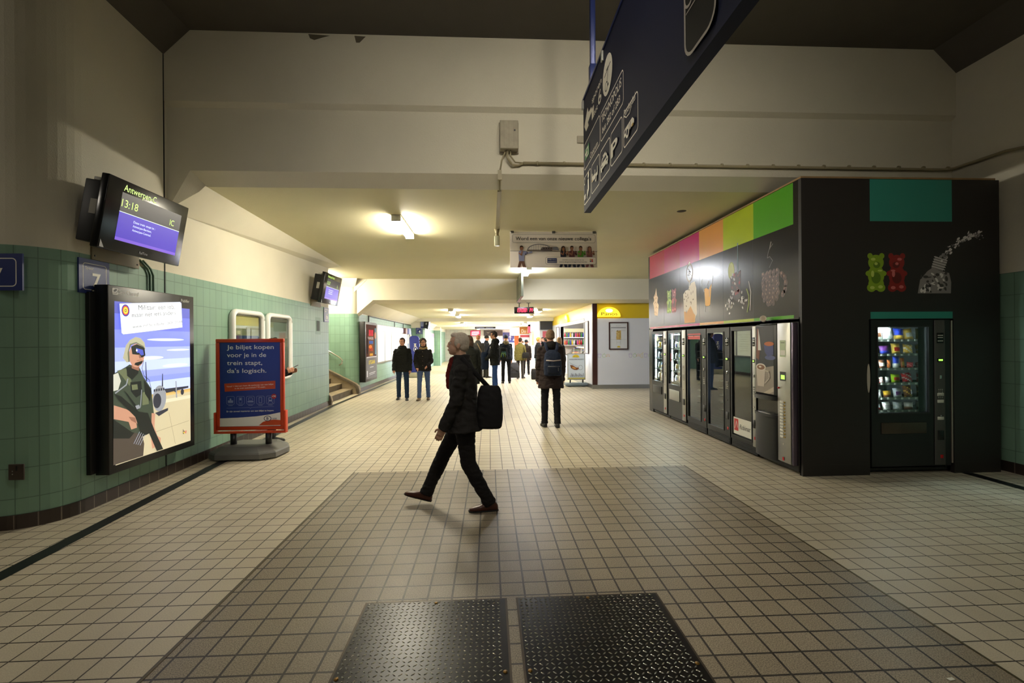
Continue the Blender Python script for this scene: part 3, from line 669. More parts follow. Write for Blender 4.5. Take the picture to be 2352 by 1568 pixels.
# small packets in the two far machines
for mi_, (y1, nm) in enumerate(((9.91, 'farthest'), (9.0, 'second farthest'))):
    for r_, z in enumerate((1.42, 1.2, .98, .76)):
        for i, u in enumerate((.12, .30, .48)):
            a = [('yellow', 'white'), ('red', 'white'), ('white', 'blue'), ('orange', 'brown'), ('silver', 'green'), ('blue', 'yellow')][(mi_*2+r_*2+i) % 6]
            b = packet(.12, .13, .05, MATS['wrapper_'+a[0]], MATS['wrapper_'+a[1]], (r_+i) % 3); o = b.build('snack_packet')
            o.location = (sx+.13, y1-u, z+.003); o.rotation_euler = (0, R(8), -PI/2+R(rr_.uniform(-10, 10)))
            tag(o, '%s and %s packet, %s from left, %s shelf of %s side machine' % (a[0], a[1], ['first', 'second', 'third'][i], ['top', 'second', 'third', 'lowest'][r_], nm), 'snack', 'packets in the side machines')
# coffee machine
cm = empty('coffee_machine', (sx, 5.935, 0), sm, 'tall coffee machine with cup pictures and a steel selection column, nearest in the kiosk side', 'vending machine')
b = MB(); b.bbox((0, .03, .03), (.765, .6, 1.80), cab, .01); b.build('cabinet', cm, world=False)
b = MB(); b.bbox((.0, -.03, .88), (.47, .03, 1.785), cab, .02); 
P = Panel((0, -.031, 0), (1, 0, 0), mb=b)
P.rect(.02, .90, .40, 1.76, mat('print_night', '#141226', .3)); 
P.poly([(.02, .90), (.02, 1.20), (.40, 1.26), (.40, .90)], mat('print_table', '#8c8279', .3)); P.poly([(.02, .90), (.18, .90), (.40, 1.0), (.40, .94), (.30, .90)], mat('print_cloth', '#b3a798', .3))
P.poly([(.03, 1.35), (.05, 1.74), (.09, 1.72), (.12, 1.5), (.09, 1.32)], mat('print_brown', '#6e2f1c', .3)); P.poly([(.07, 1.45), (.08, 1.74), (.11, 1.62), (.14, 1.45)], mat('print_light', '#c9c3bd', .3))
P.ell(.33, 1.36, .11, .03, mat('print_saucer', '#3a4379', .3)); P.poly([(.20, 1.52), (.40, 1.54), (.40, 1.40), (.28, 1.37), (.22, 1.43)], mat('print_blue_cup', '#27306e', .3)); P.ell(.31, 1.535, .10, .028, mat('print_coffee', '#a9531f', .3))
P.poly([(.03, 1.23), (.06, .98), (.20, .98), (.24, 1.24)], mat('print_mug', '#b7aca0', .3)); P.ell(.135, 1.235, .105, .045, mat('print_rim', '#cfc6bc', .3)); P.ell(.135, 1.23, .085, .033, mat('print_foam', '#7c5138', .3)); P.ell(.12, 1.235, .03, .012, MATS['print_rim'])
P.line([(.235, 1.19), (.31, 1.18), (.32, 1.10), (.22, 1.03)], .016, MATS['print_mug'])
P.build('picture_door', cm, world=False)
b = MB()
n = 14
vs = [(.235-.235*math.cos(PI*i/n), -.10*math.sin(PI*i/n)**.7, 0) for i in range(n+1)]
def bulge(b, z0, z1, s_, m):
    k = [(x, y*s_, z0) for x, y, _ in vs]; b.prism(k, (0, 0, z1-z0), m, True)
bulge(b, .09, .62, .75, cab); bulge(b, .83, .88, 1.0, cab)
for k in range(14): b.box((.03+k*.03, -.095, .45), (.036+k*.03, -.02, .62), cab2) if False else None
b.box((.01, .0, .62), (.47, .03, .83), lcdoff); b.bbox((.10, -.06, .64), (.36, .0, .655), steel, .004); bulge(b, .62, .65, 1.0, cab2)
b.build('dispensing_bay', cm, world=False)
b = MB(); b.bbox((.48, -.035, .11), (.72, .03, 1.79), steel, .004); P = Panel((0, -.036, 0), (1, 0, 0), mb=b)
P.rect(.53, 1.38, .64, 1.58, mat('green_notice', '#aebf9a', .5)); P.rect(.54, 1.4, .63, 1.46, paper); P.line([(.55, 1.55), (.62, 1.55)], .006, cab2)
P.rect(.53, 1.09, .64, 1.20, cab2); P.rect(.55, 1.11, .62, 1.16, lcd); P.rect(.53, .60, .534, .66, cab2); P.ell(.59, .33, .01, .012, chrome); P.rect(.57, .13, .60, .17, redm)
P.build('selection_column', cm, world=False)
for k in range(12):
    b = MB(); b.bbox((.53, -.042, .40+k*.038+.0), (.59, -.036, .428+k*.038), paper, .001, 1); o = b.build('drink_label', cm, world=False)
    b = MB(); b.lathe([(0.0001, -.046), (.009, -.046), (.011, -.036)], mat('button_yellow', '#b79a4a', .4), (.615, 0, .414+k*.038), 10, 'y'); b.build('button', cm, world=False)
b = MB(); b.bbox((.73, -.03, .11), (.765, .03, 1.79), mat('purple_chrome', '#5e5566', .25, .7), .006); b.build('edge_profile', cm, world=False)
b = MB(); b.lathe([(0.0001, -.05), (.012, -.05), (.012, -.036)], redm, (.51, 0, 1.0), 10, 'y'); b.build('return_button', cm, world=False)
# paper cup lying on top of the coffee machine
b = MB(); cupm = mat('paper_cup', '#e6dccb', .6)
b.lathe([(.0001, 0), (.026, 0), (.037, .10), (.039, .10), (.039, .103), (.034, .102), (.024, .004), (.0001, .004)], cupm, n=20, axis='z')
o = b.build('paper_cup'); o.location = (sx-.005, 5.78, 1.84); o.rotation_euler = (R(78), 0, R(-35))
tag(o, 'white paper cup lying on its side on top of the coffee machine', 'cup')
# ================================================================== SIGNS, SCREENS, POSTERS
EG = 0.21   # emission that reads as its own colour at this exposure
def E_(name, col, k=1.0): return glow('lit_'+name, col, EG*k)
def upx(P, pts, f): return [P.uv(*f(*q)) for q in pts]
navy = mat('sign_navy', '#1d2f70', 0.4); signw = mat('sign_white', '#ece8da', 0.5)
# ---- large dark direction sign hanging from the hall ceiling
SX = 1.0
sg = empty('direction_sign', (SX+.03, 3.0, 4.12), 0, 'long dark blue direction sign with white pictograms hanging high in front of the beam', 'sign')
b = MB(); sgm = mat('sign_dark_navy', '#0f1530', 0.6, spec=.25); b.box((SX, 1.0, 2.93), (SX+.07, 4.74, 4.10), sgm); b.build('board', sg)
P = Panel((SX-.0005, 4.74, 2.93), (0, -1, 0), step=.0003)
g2 = lambda u, v: (1340+u/4.126, 100+v/4.126)
def frame_px(P, f, bl, tr, r, m, ln=.009, fill=None):
    a = P.uv(*f(*bl)); c = P.uv(*f(*tr))
    if fill: P.rr(a[0], a[1], c[0], c[1], r, fill)
    P.rr(a[0], a[1], c[0], c[1], r, m, line=ln); return a, c
def text_px(P, f, t, A, B, h, m, bold=0.0):
    a = P.uv(*f(*A)); c = P.uv(*f(*B)); P.text(t, a[0], (a[1]+c[1])/2, h, m, w=c[0]-a[0], bold=bold)
for bl, tr in (((10, 1212), (155, 665)), ((8, 1540), (70, 1170)), ((78, 1436), (152, 1032)), ((160, 1318), (252, 872)), ((260, 1178), (368, 674)), ((164, 942), (378, 228)), ((382, 1005), (517, 430))):
    frame_px(P, g2, bl, tr, .035, signw); P.k -= 1
P.k += 1
P.poly(upx(P, [(10, 790), (40, 606), (50, 650), (76, 600), (80, 640), (44, 745), (50, 775), (26, 832)], g2), signw)
text_px(P, g2, 'sporen', (82, 545), (172, 395), .06, signw, .01); text_px(P, g2, '1', (80, 725), (100, 690), .115, signw, .01); text_px(P, g2, 'tot', (102, 680), (136, 622), .055, signw, .01); text_px(P, g2, '6', (142, 590), (172, 540), .125, signw, .01)
text_px(P, g2, 'TECHNOPOLIS', (175, 738), (362, 418), .068, signw, .01); text_px(P, g2, 'bus 282 of 283', (182, 845), (350, 560), .06, signw, .01)
text_px(P, g2, 'Centrum', (66, 1078), (138, 978), .055, signw, .005)
a = P.uv(*g2(186, 400)); c = P.uv(*g2(277, 185)); mx_ = ((a[0]+c[0])/2, (a[1]+c[1])/2)
P.ell(mx_[0], mx_[1]+.0, (c[0]-a[0])/2, .16, signw); P.text('Z', mx_[0]-.03, mx_[1]-.10, .17, mat('sign_ink', '#20242c', .5), w=.07); P.line([(mx_[0]-.09, mx_[1]+.03), (mx_[0]+.1, mx_[1]+.05)], .012, MATS['sign_ink']); P.ell(mx_[0]-.03, mx_[1]-.08, .045, .04, MATS['sign_ink']); P.ell(mx_[0]-.03, mx_[1]-.08, .033, .03, signw)
gn = mat('exit_green', '#1f7a45', .5)
a = P.uv(*g2(20, 1145)); c = P.uv(*g2(58, 905)); P.rect(a[0], a[1]+.03, c[0], c[1]-.03, gn)
w_, h_ = c[0]-a[0], c[1]-a[1]; P.rect(a[0]+w_*.3, a[1]+h_*.25, a[0]+w_*.8, a[1]+h_*.75, signw); P.rect(a[0]+w_*.4, a[1]+h_*.32, a[0]+w_*.7, a[1]+h_*.68, gn); P.line([(a[0]+w_*.08, a[1]+h_*.5), (a[0]+w_*.5, a[1]+h_*.5)], .025, signw)
# information pictogram
P.poly(upx(P, [(36, 1465), (42, 1385), (46, 1375), (46, 1290), (58, 1270), (60, 1375), (55, 1395), (40, 1470)], g2), signw)
a = P.uv(*g2(53, 1245)); P.ell(a[0], a[1], .03, .028, signw); P.poly(upx(P, [(14, 1492), (14, 1445), (28, 1420), (28, 1470)], g2), signw); a = P.uv(*g2(20, 1310)); P.ell(a[0], a[1], .034, .034, signw); P.ell(a[0], a[1], .027, .027, sgm)
# bus
a = P.uv(*g2(88, 1350)); c = P.uv(*g2(142, 1120)); w_, h_ = c[0]-a[0], c[1]-a[1]
P.rect(a[0], a[1]+.03, c[0], c[1]-.03, signw); P.rect(a[0]+w_*.12, a[1]+h_*.55, a[0]+w_*.5, a[1]+h_*.8, sgm); P.rect(a[0]+w_*.58, a[1]+h_*.45, a[0]+w_*.9, a[1]+h_*.8, sgm, False); P.ell(a[0]+w_*.72, a[1]+.02, .035, .035, signw); P.ell(a[0]+w_*.72, a[1]+.02, .02, .02, sgm); P.rect(a[0], a[1]+h_*.25, a[0]+w_*.15, a[1]+h_*.35, mat('lamp_amber', '#c79a3a', .5))
# taxi
a = P.uv(*g2(172, 1235)); c = P.uv(*g2(243, 970)); w_, h_ = c[0]-a[0], c[1]-a[1]
P.rr(a[0], a[1]+h_*.12, c[0], a[1]+h_*.48, .02, signw); P.poly([(a[0]+w_*.1, a[1]+h_*.46), (a[0]+w_*.22, a[1]+h_*.78), (a[0]+w_*.8, a[1]+h_*.78), (a[0]+w_*.9, a[1]+h_*.46)], signw); P.poly([(a[0]+w_*.22, a[1]+h_*.5), (a[0]+w_*.3, a[1]+h_*.7), (a[0]+w_*.72, a[1]+h_*.7), (a[0]+w_*.8, a[1]+h_*.5)], sgm)
P.rect(a[0]+w_*.35, a[1]+h_*.8, a[0]+w_*.68, a[1]+h_*.92, signw, False); P.rect(a[0]+w_*.04, a[1], a[0]+w_*.2, a[1]+h_*.12, signw, False); P.rect(a[0]+w_*.8, a[1], a[0]+w_*.96, a[1]+h_*.12, signw, False); P.rect(a[0]+w_*.08, a[1]+h_*.28, a[0]+w_*.26, a[1]+h_*.36, sgm); P.rect(a[0]+w_*.74, a[1]+h_*.28, a[0]+w_*.92, a[1]+h_*.36, sgm)
a = P.uv(*g2(272, 1118)); c = P.uv(*g2(336, 850)); P.text('P', a[0]+.005, a[1]+.02, (c[1]-a[1])*.82, signw, w=(c[0]-a[0])*.95, bold=.025)
# zoo shuttle box
text_px(P, g2, 'Planckendael', (398, 705), (505, 525), .055, signw)
for k, (p_, q_) in enumerate((((400, 690), (420, 700)), ((420, 700), (450, 660)), ((450, 660), (470, 590)))): P.line(upx(P, [p_, q_], g2), .008, signw, up=(k == 0))
a = P.uv(*g2(400, 925)); c = P.uv(*g2(494, 660)); w_, h_ = c[0]-a[0], c[1]-a[1]
P.poly([(a[0], a[1]+.02), (a[0], a[1]+h_*.75), (a[0]+w_*.12, a[1]+h_*.86), (a[0]+w_*.85, a[1]+h_*.9), (c[0], a[1]+h_*.6), (c[0], a[1]+.03)], signw); P.rect(a[0]+w_*.06, a[1]+h_*.45, a[0]+w_*.42, a[1]+h_*.7, sgm); P.rect(a[0]+w_*.52, a[1]+h_*.2, a[0]+w_*.56, a[1]+h_*.8, sgm, False); P.rect(a[0]+w_*.66, a[1]+h_*.2, a[0]+w_*.7, a[1]+h_*.8, sgm, False); P.ell(a[0]+w_*.35, a[1]+.03, .04, .04, signw); P.ell(a[0]+w_*.35, a[1]+.03, .022, .022, sgm); P.rect(a[0]+w_*.8, a[1]+h_*.2, a[0]+w_*.95, a[1]+h_*.4, MATS['lamp_amber'])
# near shuttle panel
g9 = lambda u, v: (1490+u/9.41, v/9.41)
a = P.uv(*g9(825, 1385)); c = P.uv(*g9(1525, 330)); T_ = a[1]+.86
blk2 = mat('sign_black', '#050506', .5); sgrey = mat('sign_grey', '#9a948c', .5)
P.rr(a[0], a[1], c[0], T_, .09, blk2); P.rr(a[0], a[1], c[0], T_, .09, sgrey, line=.016)
b0 = P.uv(*g9(875, 1010)); b1 = P.uv(*g9(1480, 130)); W_ = b1[0]-b0[0]; zb = a[1]+.30; zt = zb+.27
P.poly([(b0[0], zb), (b0[0]+.01, zt-.02), (b0[0]+W_*.15, zt), (b1[0], zt+.02), (b1[0]+.02, zb+.12), (b1[0], zb)], sgrey)
P.text('Shuttle', b0[0]+W_*.05, zb+.08, .10, blk2, w=W_*.40, bold=.01)
for k in range(3): P.rect(b0[0]+W_*(.53+.1*k), zb+.12, b0[0]+W_*(.60+.1*k), zb+.24, blk2, up=(k == 0)); P.ell(b0[0]+W_*(.565+.1*k), zb+.14, .014, .02, sgrey, up=(k == 0))
for k in range(2): P.rect(b0[0]+W_*(.83+.07*k), zb+.02, b0[0]+W_*(.87+.07*k), zt, blk2, up=(k == 0))
for q in (.12, .68): P.ell(b0[0]+W_*q, zb, .055, .055, sgrey); P.ell(b0[0]+W_*q, zb, .042, .042, blk2); P.ell(b0[0]+W_*q, zb, .02, .02, sgrey)
P.line([(a[0]+.03, zb-.075), (c[0]-.02, zb-.075)], .006, sgrey)
P.text('Planckendael', b0[0]+.01, zb+.37, .09, sgrey, w=W_*1.0); P.line([(b0[0], zb+.34), (b0[0]+.08, zb+.31), (b0[0]+.2, zb+.34), (b0[0]+.3, zb+.42), (b0[0]+.35, zb+.52)], .014, sgrey)
a2 = P.uv(*g9(1615, 245)); P.rr(c[0]+.05, a[1]+.03, c[0]+.75, T_, .07, signw, line=.009)
P.build('lettering', sg)
bluep = mat('blue_pole', '#1c2a5c', .35, .3)
for y in (4.45, 1.45):
    b = MB(); b.bbox((SX+.01, y-.025, 4.16), (SX+.06, y+.025, HC), bluep, .004); b.bbox((SX+.0, y-.035, 4.06), (SX+.07, y+.035, 4.30), bluep, .004); b.build('pole', sg)
b = MB(); b.box((SX-.01, 1.0, 4.09), (SX+.08, 4.76, 4.115), bluep); b.build('top_rail', sg)
for y in (4.72, 3.9): 
    b = MB(); b.bbox((SX-.02, y-.02, 4.0), (SX+.0, y+.02, 4.09), alu, .004); b.build('clip', sg)

# ---- information screens on wall arms
def screen(name, cx_, cy_, zc, w, h, tilt, label, style):
    root = empty(name, (cx_, cy_, zc), 0, label, 'screen', None); root.rotation_euler = (tilt, 0, PI/2)
    b = MB(); b.bbox((-w/2, 0, -h/2), (w/2, .07, h/2), mat('screen_case', '#0e0f10', .22), .008); b.build('casing', root, world=False)
    P = Panel((0, -.001, 0), (1, 0, 0)); x0, x1, z0, z1 = -w*.345, w*.41, -h*.34, h*.33
    dark, blue = E_('screen_dark', '#17161c'), E_('screen_blue', '#3922a6', 1.1)
    P.rect(x0, z0, x1, z1, dark); zb = z0+(z1-z0)*.60; P.rect(x0, z0, x1, zb, blue); P.rect(x0, z0, x1, z0+.03, E_('screen_glow', '#6a4ac0')); P.line([(x0, zb), (x1, zb)], .006, E_('screen_line', '#cfe6d8'))
    gt = E_('screen_text', '#b8e070', 1.2); wt = E_('screen_white', '#d8e6f0')
    P.text('Antwerpen-C' if style == 0 else 'Antwerpen Noord', x0+.01, zb+.20*h/.68, .065*h/.68, gt, w=(x1-x0)*.50); P.text('13:18' if style == 0 else '13:27', x0+.01, zb+.05*h/.68, .075*h/.68, gt, w=(x1-x0)*.24); P.text('IC' if style == 0 else 'L', x0+(x1-x0)*.80, zb+.035, .065*h/.68, gt, w=(x1-x0)*.08)
    for k, t in enumerate(('Deze trein stopt in :', 'Antwerpen-Berchem,', 'Antwerpen-Centraal.')): P.text(t, x0+(x1-x0)*.22, zb-.07*h/.68-k*.04*h/.68, .024*h/.68, wt, w=(x1-x0)*(.35 if k == 0 else .3), up=(k == 0))
    P.text('RailTime', -.06, -h*.455, .026, mat('logo_grey', '#b0b0b0', .5), w=.11); P.poly([(-w*.485, -h*.485), (-w*.44, -h*.485), (-w*.485, -h*.38)], MATS['logo_grey'], False)
    P.build('display', root, world=False)
    b = MB(); b.bbox((-w*.46, .075, -h*.44), (w*.30, .24, h*.40), mat('screen_box', '#0b0b0c', .5), .01); b.build('computer_box', root, world=False)
    b = MB(); b.box((-w*.465, .10, -h*.06), (-w*.46, .16, h*.14), mat('label_grey', '#9a978c', .6)); b.build('side_label', root, world=False)
    for k, (xx, yy) in enumerate(((-w*.42, .14), (-w*.30, .11))):
        b = MB(); b.bbox((xx-.04, yy-.03, h*.40), (xx+.05, yy+.03, h*.40+.03), mat('white_clip', '#b5b3aa', .5), .004); b.build('mount_bracket', root, world=False)
    return root
screen('information_screen', -3.50, 4.895, 2.815, 1.10, .68, R(10), 'large tilted platform screen showing 13:18 in green on the left wall, nearest the camera', 0)
screen('information_screen', -3.62, 10.75, 2.80, 1.12, .68, R(10), 'second tilted platform screen further along the left wall, before the stairs', 1)
screen('information_screen', -3.18, Y3+.55, 2.48, .8, .5, R(8), 'small far platform screen on the pilaster past the second beam', 1)
for y0, wz in ((4.895, 0), (10.75, 0)):
    x0 = LX(y0)
    b = MB(); b.bbox((x0-.002, y0-.25, 2.42), (x0+.02, y0+.35, 2.62), mat('bracket_plate', '#8f866e', .6), .004)
    b.tube([(x0+.02, y0+.05, 2.55), (x0+.10, y0+.05, 2.62)], .03, MATS['bracket_plate'])
    for dy in (-.22, .32): b.lathe([(.0001, .022), (.01, .022), (.01, .018)], black, (x0, y0+dy, 2.46), 8, 'x')
    tag(b.build('wall_bracket'), 'painted wall bracket plate under the %s platform screen' % ('nearest' if y0 < 6 else 'second'), 'bracket')

# ---- platform number signs
def plate(name, O, U, w, h, num, label, up='Spoor'):
    root = empty(name, O, 0, label, 'sign', None); P = Panel(O, U, mb=MB()); n = P.N
    a = [P.p(q, -.014) for q in ((0, 0), (w, 0), (w, h), (0, h))]; P.mb.prism(a, n*.014, navy)
    P.k = 1; P.rr(w*.12, h*.10, w*.90, h*.88, w*.08, signw, line=w*.018); P.text(up, w*.2, h*.70, h*.085, signw, w=w*.26); P.text(num, w*.56, h*.20, h*.42, signw, bold=.02, align='c')
    P.build('plate', root); return root
c_ = cy-rad
plate('platform_sign', (-4.44, c_-.016, 2.06), (1, 0, 0), .46, .315, '7', 'blue platform 7 sign cut off by the left edge, on the green pier')
ps = plate('platform_sign', (LX(4.55)-.02+.03, 4.50, 2.085), (0, 1, 0), .345, .33, '7', 'blue platform 7 sign on the rounded pier, left of the soldier poster')
b = MB(); P = Panel((LX(4.55)+.012, 4.50, 2.085), (0, 1, 0), mb=b, step=.001); P.k = 3; P.rect(.13, .0, .23, .045, black); P.line([(.14, .03), (.22, .03)], .012, signw); P.build('sticker', ps)
plate('platform_sign', (LX(11.5)+.016, 11.38, 2.09), (0, 1, 0), .33, .36, '6', 'faded blue platform 6 sign at the corner before the stairs')
plate('platform_sign', (-3.86, Y3+.33, 1.98), (1, 0, 0), .33, .33, '4', 'small blue platform 4 sign on the far green pilaster')

# ---- illuminated poster with the soldier
PXf = -3.70
lb = empty('poster_lightbox', (PXf-.1, 5.3, .33), 0, 'big black lightbox with a glowing poster of a helmeted soldier on the left wall', 'lightbox')
b = MB(); b.bbox((PXf-.13, 4.64, .32), (PXf, 5.93, 2.175), black, .006); b.build('housing', lb)
b = MB(); b.bbox((PXf-.20, 4.58, .34), (PXf-.12, 5.85, 2.10), mat('lightbox_back', '#0a0a0a', .5), .004); b.build('back_box', lb)
P = Panel((PXf+.0006, 4.64, .32), (0, 1, 0), step=.0002)
c3 = lambda u, v: (200+u/3.408, 640+v/3.408)
def pp_(pts, m, up=True): P.poly(upx(P, pts, c3), m, up)
A1, A2 = .075, 1.21; B1, B2 = .075, 1.70
sky = [E_('sky%d' % k, c, 1.35) for k, c in enumerate(('#4a4fa0', '#5a63c4', '#6f7ade', '#8f9be8', '#a9b6ee', '#8791d8', '#7a86cf', '#a9b6e6'))]
nb = len(sky)
P.rect(A1, B1, A2, B2, sky[7])
ys = [1.70, 1.58, 1.42, 1.24, 1.10, .99, .92, .86, .80]
for k in range(8): P.rect(A1, ys[k+1], A2, ys[k], sky[k], up=(k == 0))
gr0 = E_('poster_ground', '#b5ab8c', 1.2); P.rect(A1, B1, A2, .70, gr0); P.rect(A1, .68, A2, .72, E_('poster_grass', '#b79a58', 1.1), False); P.rect(A1, .60, A2, .64, E_('poster_ground2', '#c6bfa6', 1.2)); P.line(upx(P, [(640, 1045), (690, 1290)], c3), .004, E_('poster_crack', '#7d735c')); P.line(upx(P, [(530, 1200), (795, 1110)], c3), .004, MATS['lit_poster_crack'])
for k, (u, v, a_, c_2) in enumerate(((.95, 1.02, .22, .02), (.8, 1.32, .3, .015), (1.0, 1.2, .2, .012), (.55, 1.12, .2, .02))): P.ell(u, v, a_, c_2, E_('poster_cloud', '#b9c4ee', 1.5), up=(k == 0))
# aircraft
pg, pd = E_('plane_grey', '#8b8f96'), E_('plane_dark', '#33353d')
pp_([(600, 862), (792, 838), (792, 852), (620, 893)], pd); pp_([(583, 850), (587, 742), (592, 742), (594, 850)], pd, False)
P.ell(*P.uv(*c3(566, 935)), .105, .145, pg); P.ell(*P.uv(*c3(548, 955)), .062, .082, pd); 
for k in range(5): pp_([(520+k*18, 866-k*3), (532+k*18, 863-k*3), (532+k*18, 882-k*3), (520+k*18, 886-k*3)], pd, k == 0)
P.ell(*P.uv(*c3(693, 868)), .028, .03, pd); P.ell(*P.uv(*c3(744, 885)), .03, .036, pd); pp_([(690, 800), (698, 800), (704, 930), (694, 930)], pg, False)
pp_([(530, 1050), (632, 1010), (632, 1030), (560, 1075)], pd); 
# soldier
sk, sk2 = E_('skin', '#b98a72', 1.0), E_('skin_shade', '#8f6452', .9); cg, cgd, cgl = E_('combat_green', '#3f4a3c', .8), E_('combat_dark', '#1c221f', .8), E_('combat_light', '#6b7355', .8); hl, hs = E_('helmet', '#a9a78c', 1.0), E_('helmet_shade', '#6f705c', .9)
pp_([(203, 1460), (203, 1250), (250, 1180), (420, 1180), (445, 1290), (437, 1385)], E_('trousers', '#4d443c', .8))
pp_([(203, 1250), (203, 1095), (300, 1100), (380, 1190), (330, 1250)], cgd)
pp_([(203, 1100), (202, 885), (210, 740), (300, 690), (330, 670), (410, 700), (440, 770), (500, 860), (520, 1050), (500, 1160), (440, 1220), (350, 1200)], cg)
pp_([(203, 880), (203, 750), (240, 735), (262, 800), (240, 870)], E_('sleeve', '#c2c4b8', 1.0))
pp_([(230, 720), (300, 700), (345, 800), (330, 840), (270, 760)], cgl); pp_([(305, 690), (400, 690), (398, 740), (350, 790), (310, 760)], cgd); pp_([(335, 810), (420, 800), (430, 900), (380, 930), (340, 880)], cgd); pp_([(345, 830), (390, 825), (395, 865), (350, 872)], cgl); pp_([(430, 890), (470, 880), (480, 980), (430, 990)], cgl)
pp_([(440, 790), (500, 870), (490, 960), (450, 900)], cgd); pp_([(453, 650), (458, 650), (466, 800), (458, 800)], cgd)
pp_([(345, 650), (345, 700), (400, 720), (412, 660)], sk2)
P.ell(*P.uv(*c3(385, 600)), .105, .125, sk); pp_([(345, 600), (440, 610), (432, 650), (400, 678), (362, 660)], sk); 
pp_([(275, 620), (300, 520), (330, 480), (375, 455), (415, 465), (445, 500), (455, 560), (440, 540), (380, 505), (340, 520), (325, 560), (330, 650), (305, 655)], hl); pp_([(325, 560), (340, 520), (380, 505), (440, 540), (440, 528), (380, 495), (330, 510), (312, 580), (318, 650), (330, 650)], hs)
pp_([(340, 530), (385, 512), (445, 540), (452, 600), (425, 618), (400, 595), (350, 590)], cgd); pp_([(378, 542), (432, 556), (440, 595), (420, 600), (400, 578), (385, 580)], E_('goggle_blue', '#4a55b8', 1.0)); a = P.uv(*c3(384, 560)); P.ell(a[0], a[1], .01, .012, E_('goggle_glint', '#dfe6ff', 2))
pp_([(372, 658), (432, 640), (425, 662), (395, 682), (365, 672)], cgd); P.line(upx(P, [(385, 640), (420, 634)], c3), .006, sk2); pp_([(398, 592), (408, 592), (420, 620), (404, 624)], sk2, False)
P.line(upx(P, [(437, 640), (425, 700), (440, 760), (480, 790), (497, 860)], c3), .006, cgd)
pp_([(203, 990), (300, 1020), (370, 1060), (385, 1100), (400, 1120), (432, 1165), (420, 1170), (380, 1125), (385, 1165), (340, 1180), (320, 1120), (203, 1098)], sk); pp_([(320, 1080), (370, 1085), (380, 1130), (340, 1110)], sk2)
pp_([(500, 1050), (528, 1055), (522, 1160), (545, 1230), (572, 1245), (570, 1285), (540, 1310), (505, 1330), (495, 1260)], sk)
pp_([(205, 900), (260, 920), (400, 1040), (470, 1050), (520, 1180), (590, 1332), (540, 1348), (480, 1210), (420, 1240), (405, 1180), (370, 1080), (240, 950)], cgd); pp_([(280, 870), (310, 900), (400, 1020), (380, 1030)], cgd); pp_([(370, 995), (400, 985), (412, 1010), (384, 1022)], pg)
for k in range(4): P.line(upx(P, [(405+k*14, 1198+k*8), (360+k*16, 1290+k*4)], c3), .007, E_('magazine', '#9aa0ae', .9), up=(k == 0))
P.line(upx(P, [(215, 895), (300, 830), (312, 785)], c3), .014, pg); P.line(upx(P, [(420, 870), (412, 1000)], c3), .01, pg)
# caption card
pp_([(245, 192), (722, 180), (733, 190), (742, 382), (275, 438), (262, 425)], E_('card_edge', '#8f96b0', 1)); wc = E_('card_white', '#eef1f2', 1.6); pp_([(247, 196), (720, 184), (729, 192), (738, 378), (277, 434), (264, 423)], wc)
ink = E_('ink', '#3a3c42', .8); rt = R(2.5)
def tpx(t, A, B, h, m=ink):
    a = P.uv(*c3(*A)); c = P.uv(*c3(*B)); L = math.hypot(c[0]-a[0], c[1]-a[1]); P.text(t, a[0], a[1], h, m, w=L, rot=math.atan2(c[1]-a[1], c[0]-a[0]), bold=-.0)
tpx('Militair: een job,', (396, 246), (682, 236), .058); tpx('maar nét iets anders ...', (344, 302), (722, 278), .05); tpx('www.mil.be/jobsite', (348, 388), (598, 360), .036); tpx('0800 33348', (620, 358), (738, 346), .034); tpx('www.mil.be', (655, 374), (738, 362), .02)
a = P.uv(*c3(293, 248)); P.ell(a[0], a[1], .052, .062, E_('emblem_blue', '#2a3a9a')); P.ell(a[0], a[1], .040, .048, E_('emblem_red', '#c8302a')); P.ell(a[0], a[1], .030, .036, E_('emblem_yellow', '#e8c030', 1.2)); P.ell(a[0], a[1], .014, .016, ink); P.ell(a[0], a[1], .008, .009, MATS['lit_emblem_yellow'])
bc_ = [E_('be_black', '#101010'), E_('be_yellow', '#e0c020', 1.2), E_('be_red', '#c02020')]
a = P.uv(*c3(742, 1215)); P.text('b', a[0], a[1], .06, bc_[0], w=.035); P.text('e', a[0]+.035, a[1], .05, bc_[2], w=.035, up=False); P.rect(a[0]+.012, a[1]+.004, a[0]+.03, a[1]+.022, bc_[1])
P.k = 1
lw_ = mat('frame_lettering', '#c9c9c4', .5)
a = P.uv(*c3(235, 108)); c = P.uv(*c3(402, 122)); P.text('Clear Channel', a[0], a[1]-.012, .045, lw_, w=c[0]-a[0], bold=.01); a = P.uv(*c3(197, 105)); a = (a[0], a[1]-.02); P.rr(a[0], a[1], a[0]+.07, a[1]+.065, .01, lw_); P.ell(a[0]+.036, a[1]+.042, .024, .012, black, rot=.5); P.line([(a[0]+.0, a[1]+.012), (a[0]+.05, a[1]+.016), (a[0]+.075, a[1]+.05)], .006, black)
a = P.uv(*c3(736, 168)); c = P.uv(*c3(800, 176)); P.text('Publifer', a[0], a[1]-.02, .038, lw_, w=c[0]-a[0], bold=.01)
P.build('lit_poster', lb)
# cable pipes above the lightbox
b = MB()
x0 = LX(5.4)
for dy in (0, .05): b.tube([(x0+.02, 5.42+dy, 2.08), (x0+.02, 5.42+dy, 2.38), (x0+.02, 5.38+dy, 2.45), (x0+.03, 5.25+dy, 2.52)], .012, mat('green_pipe', '#5d7a66', .5), 8)
tag(b.build('cable_pipe'), 'pair of thin green painted cables above the soldier lightbox', 'pipe')

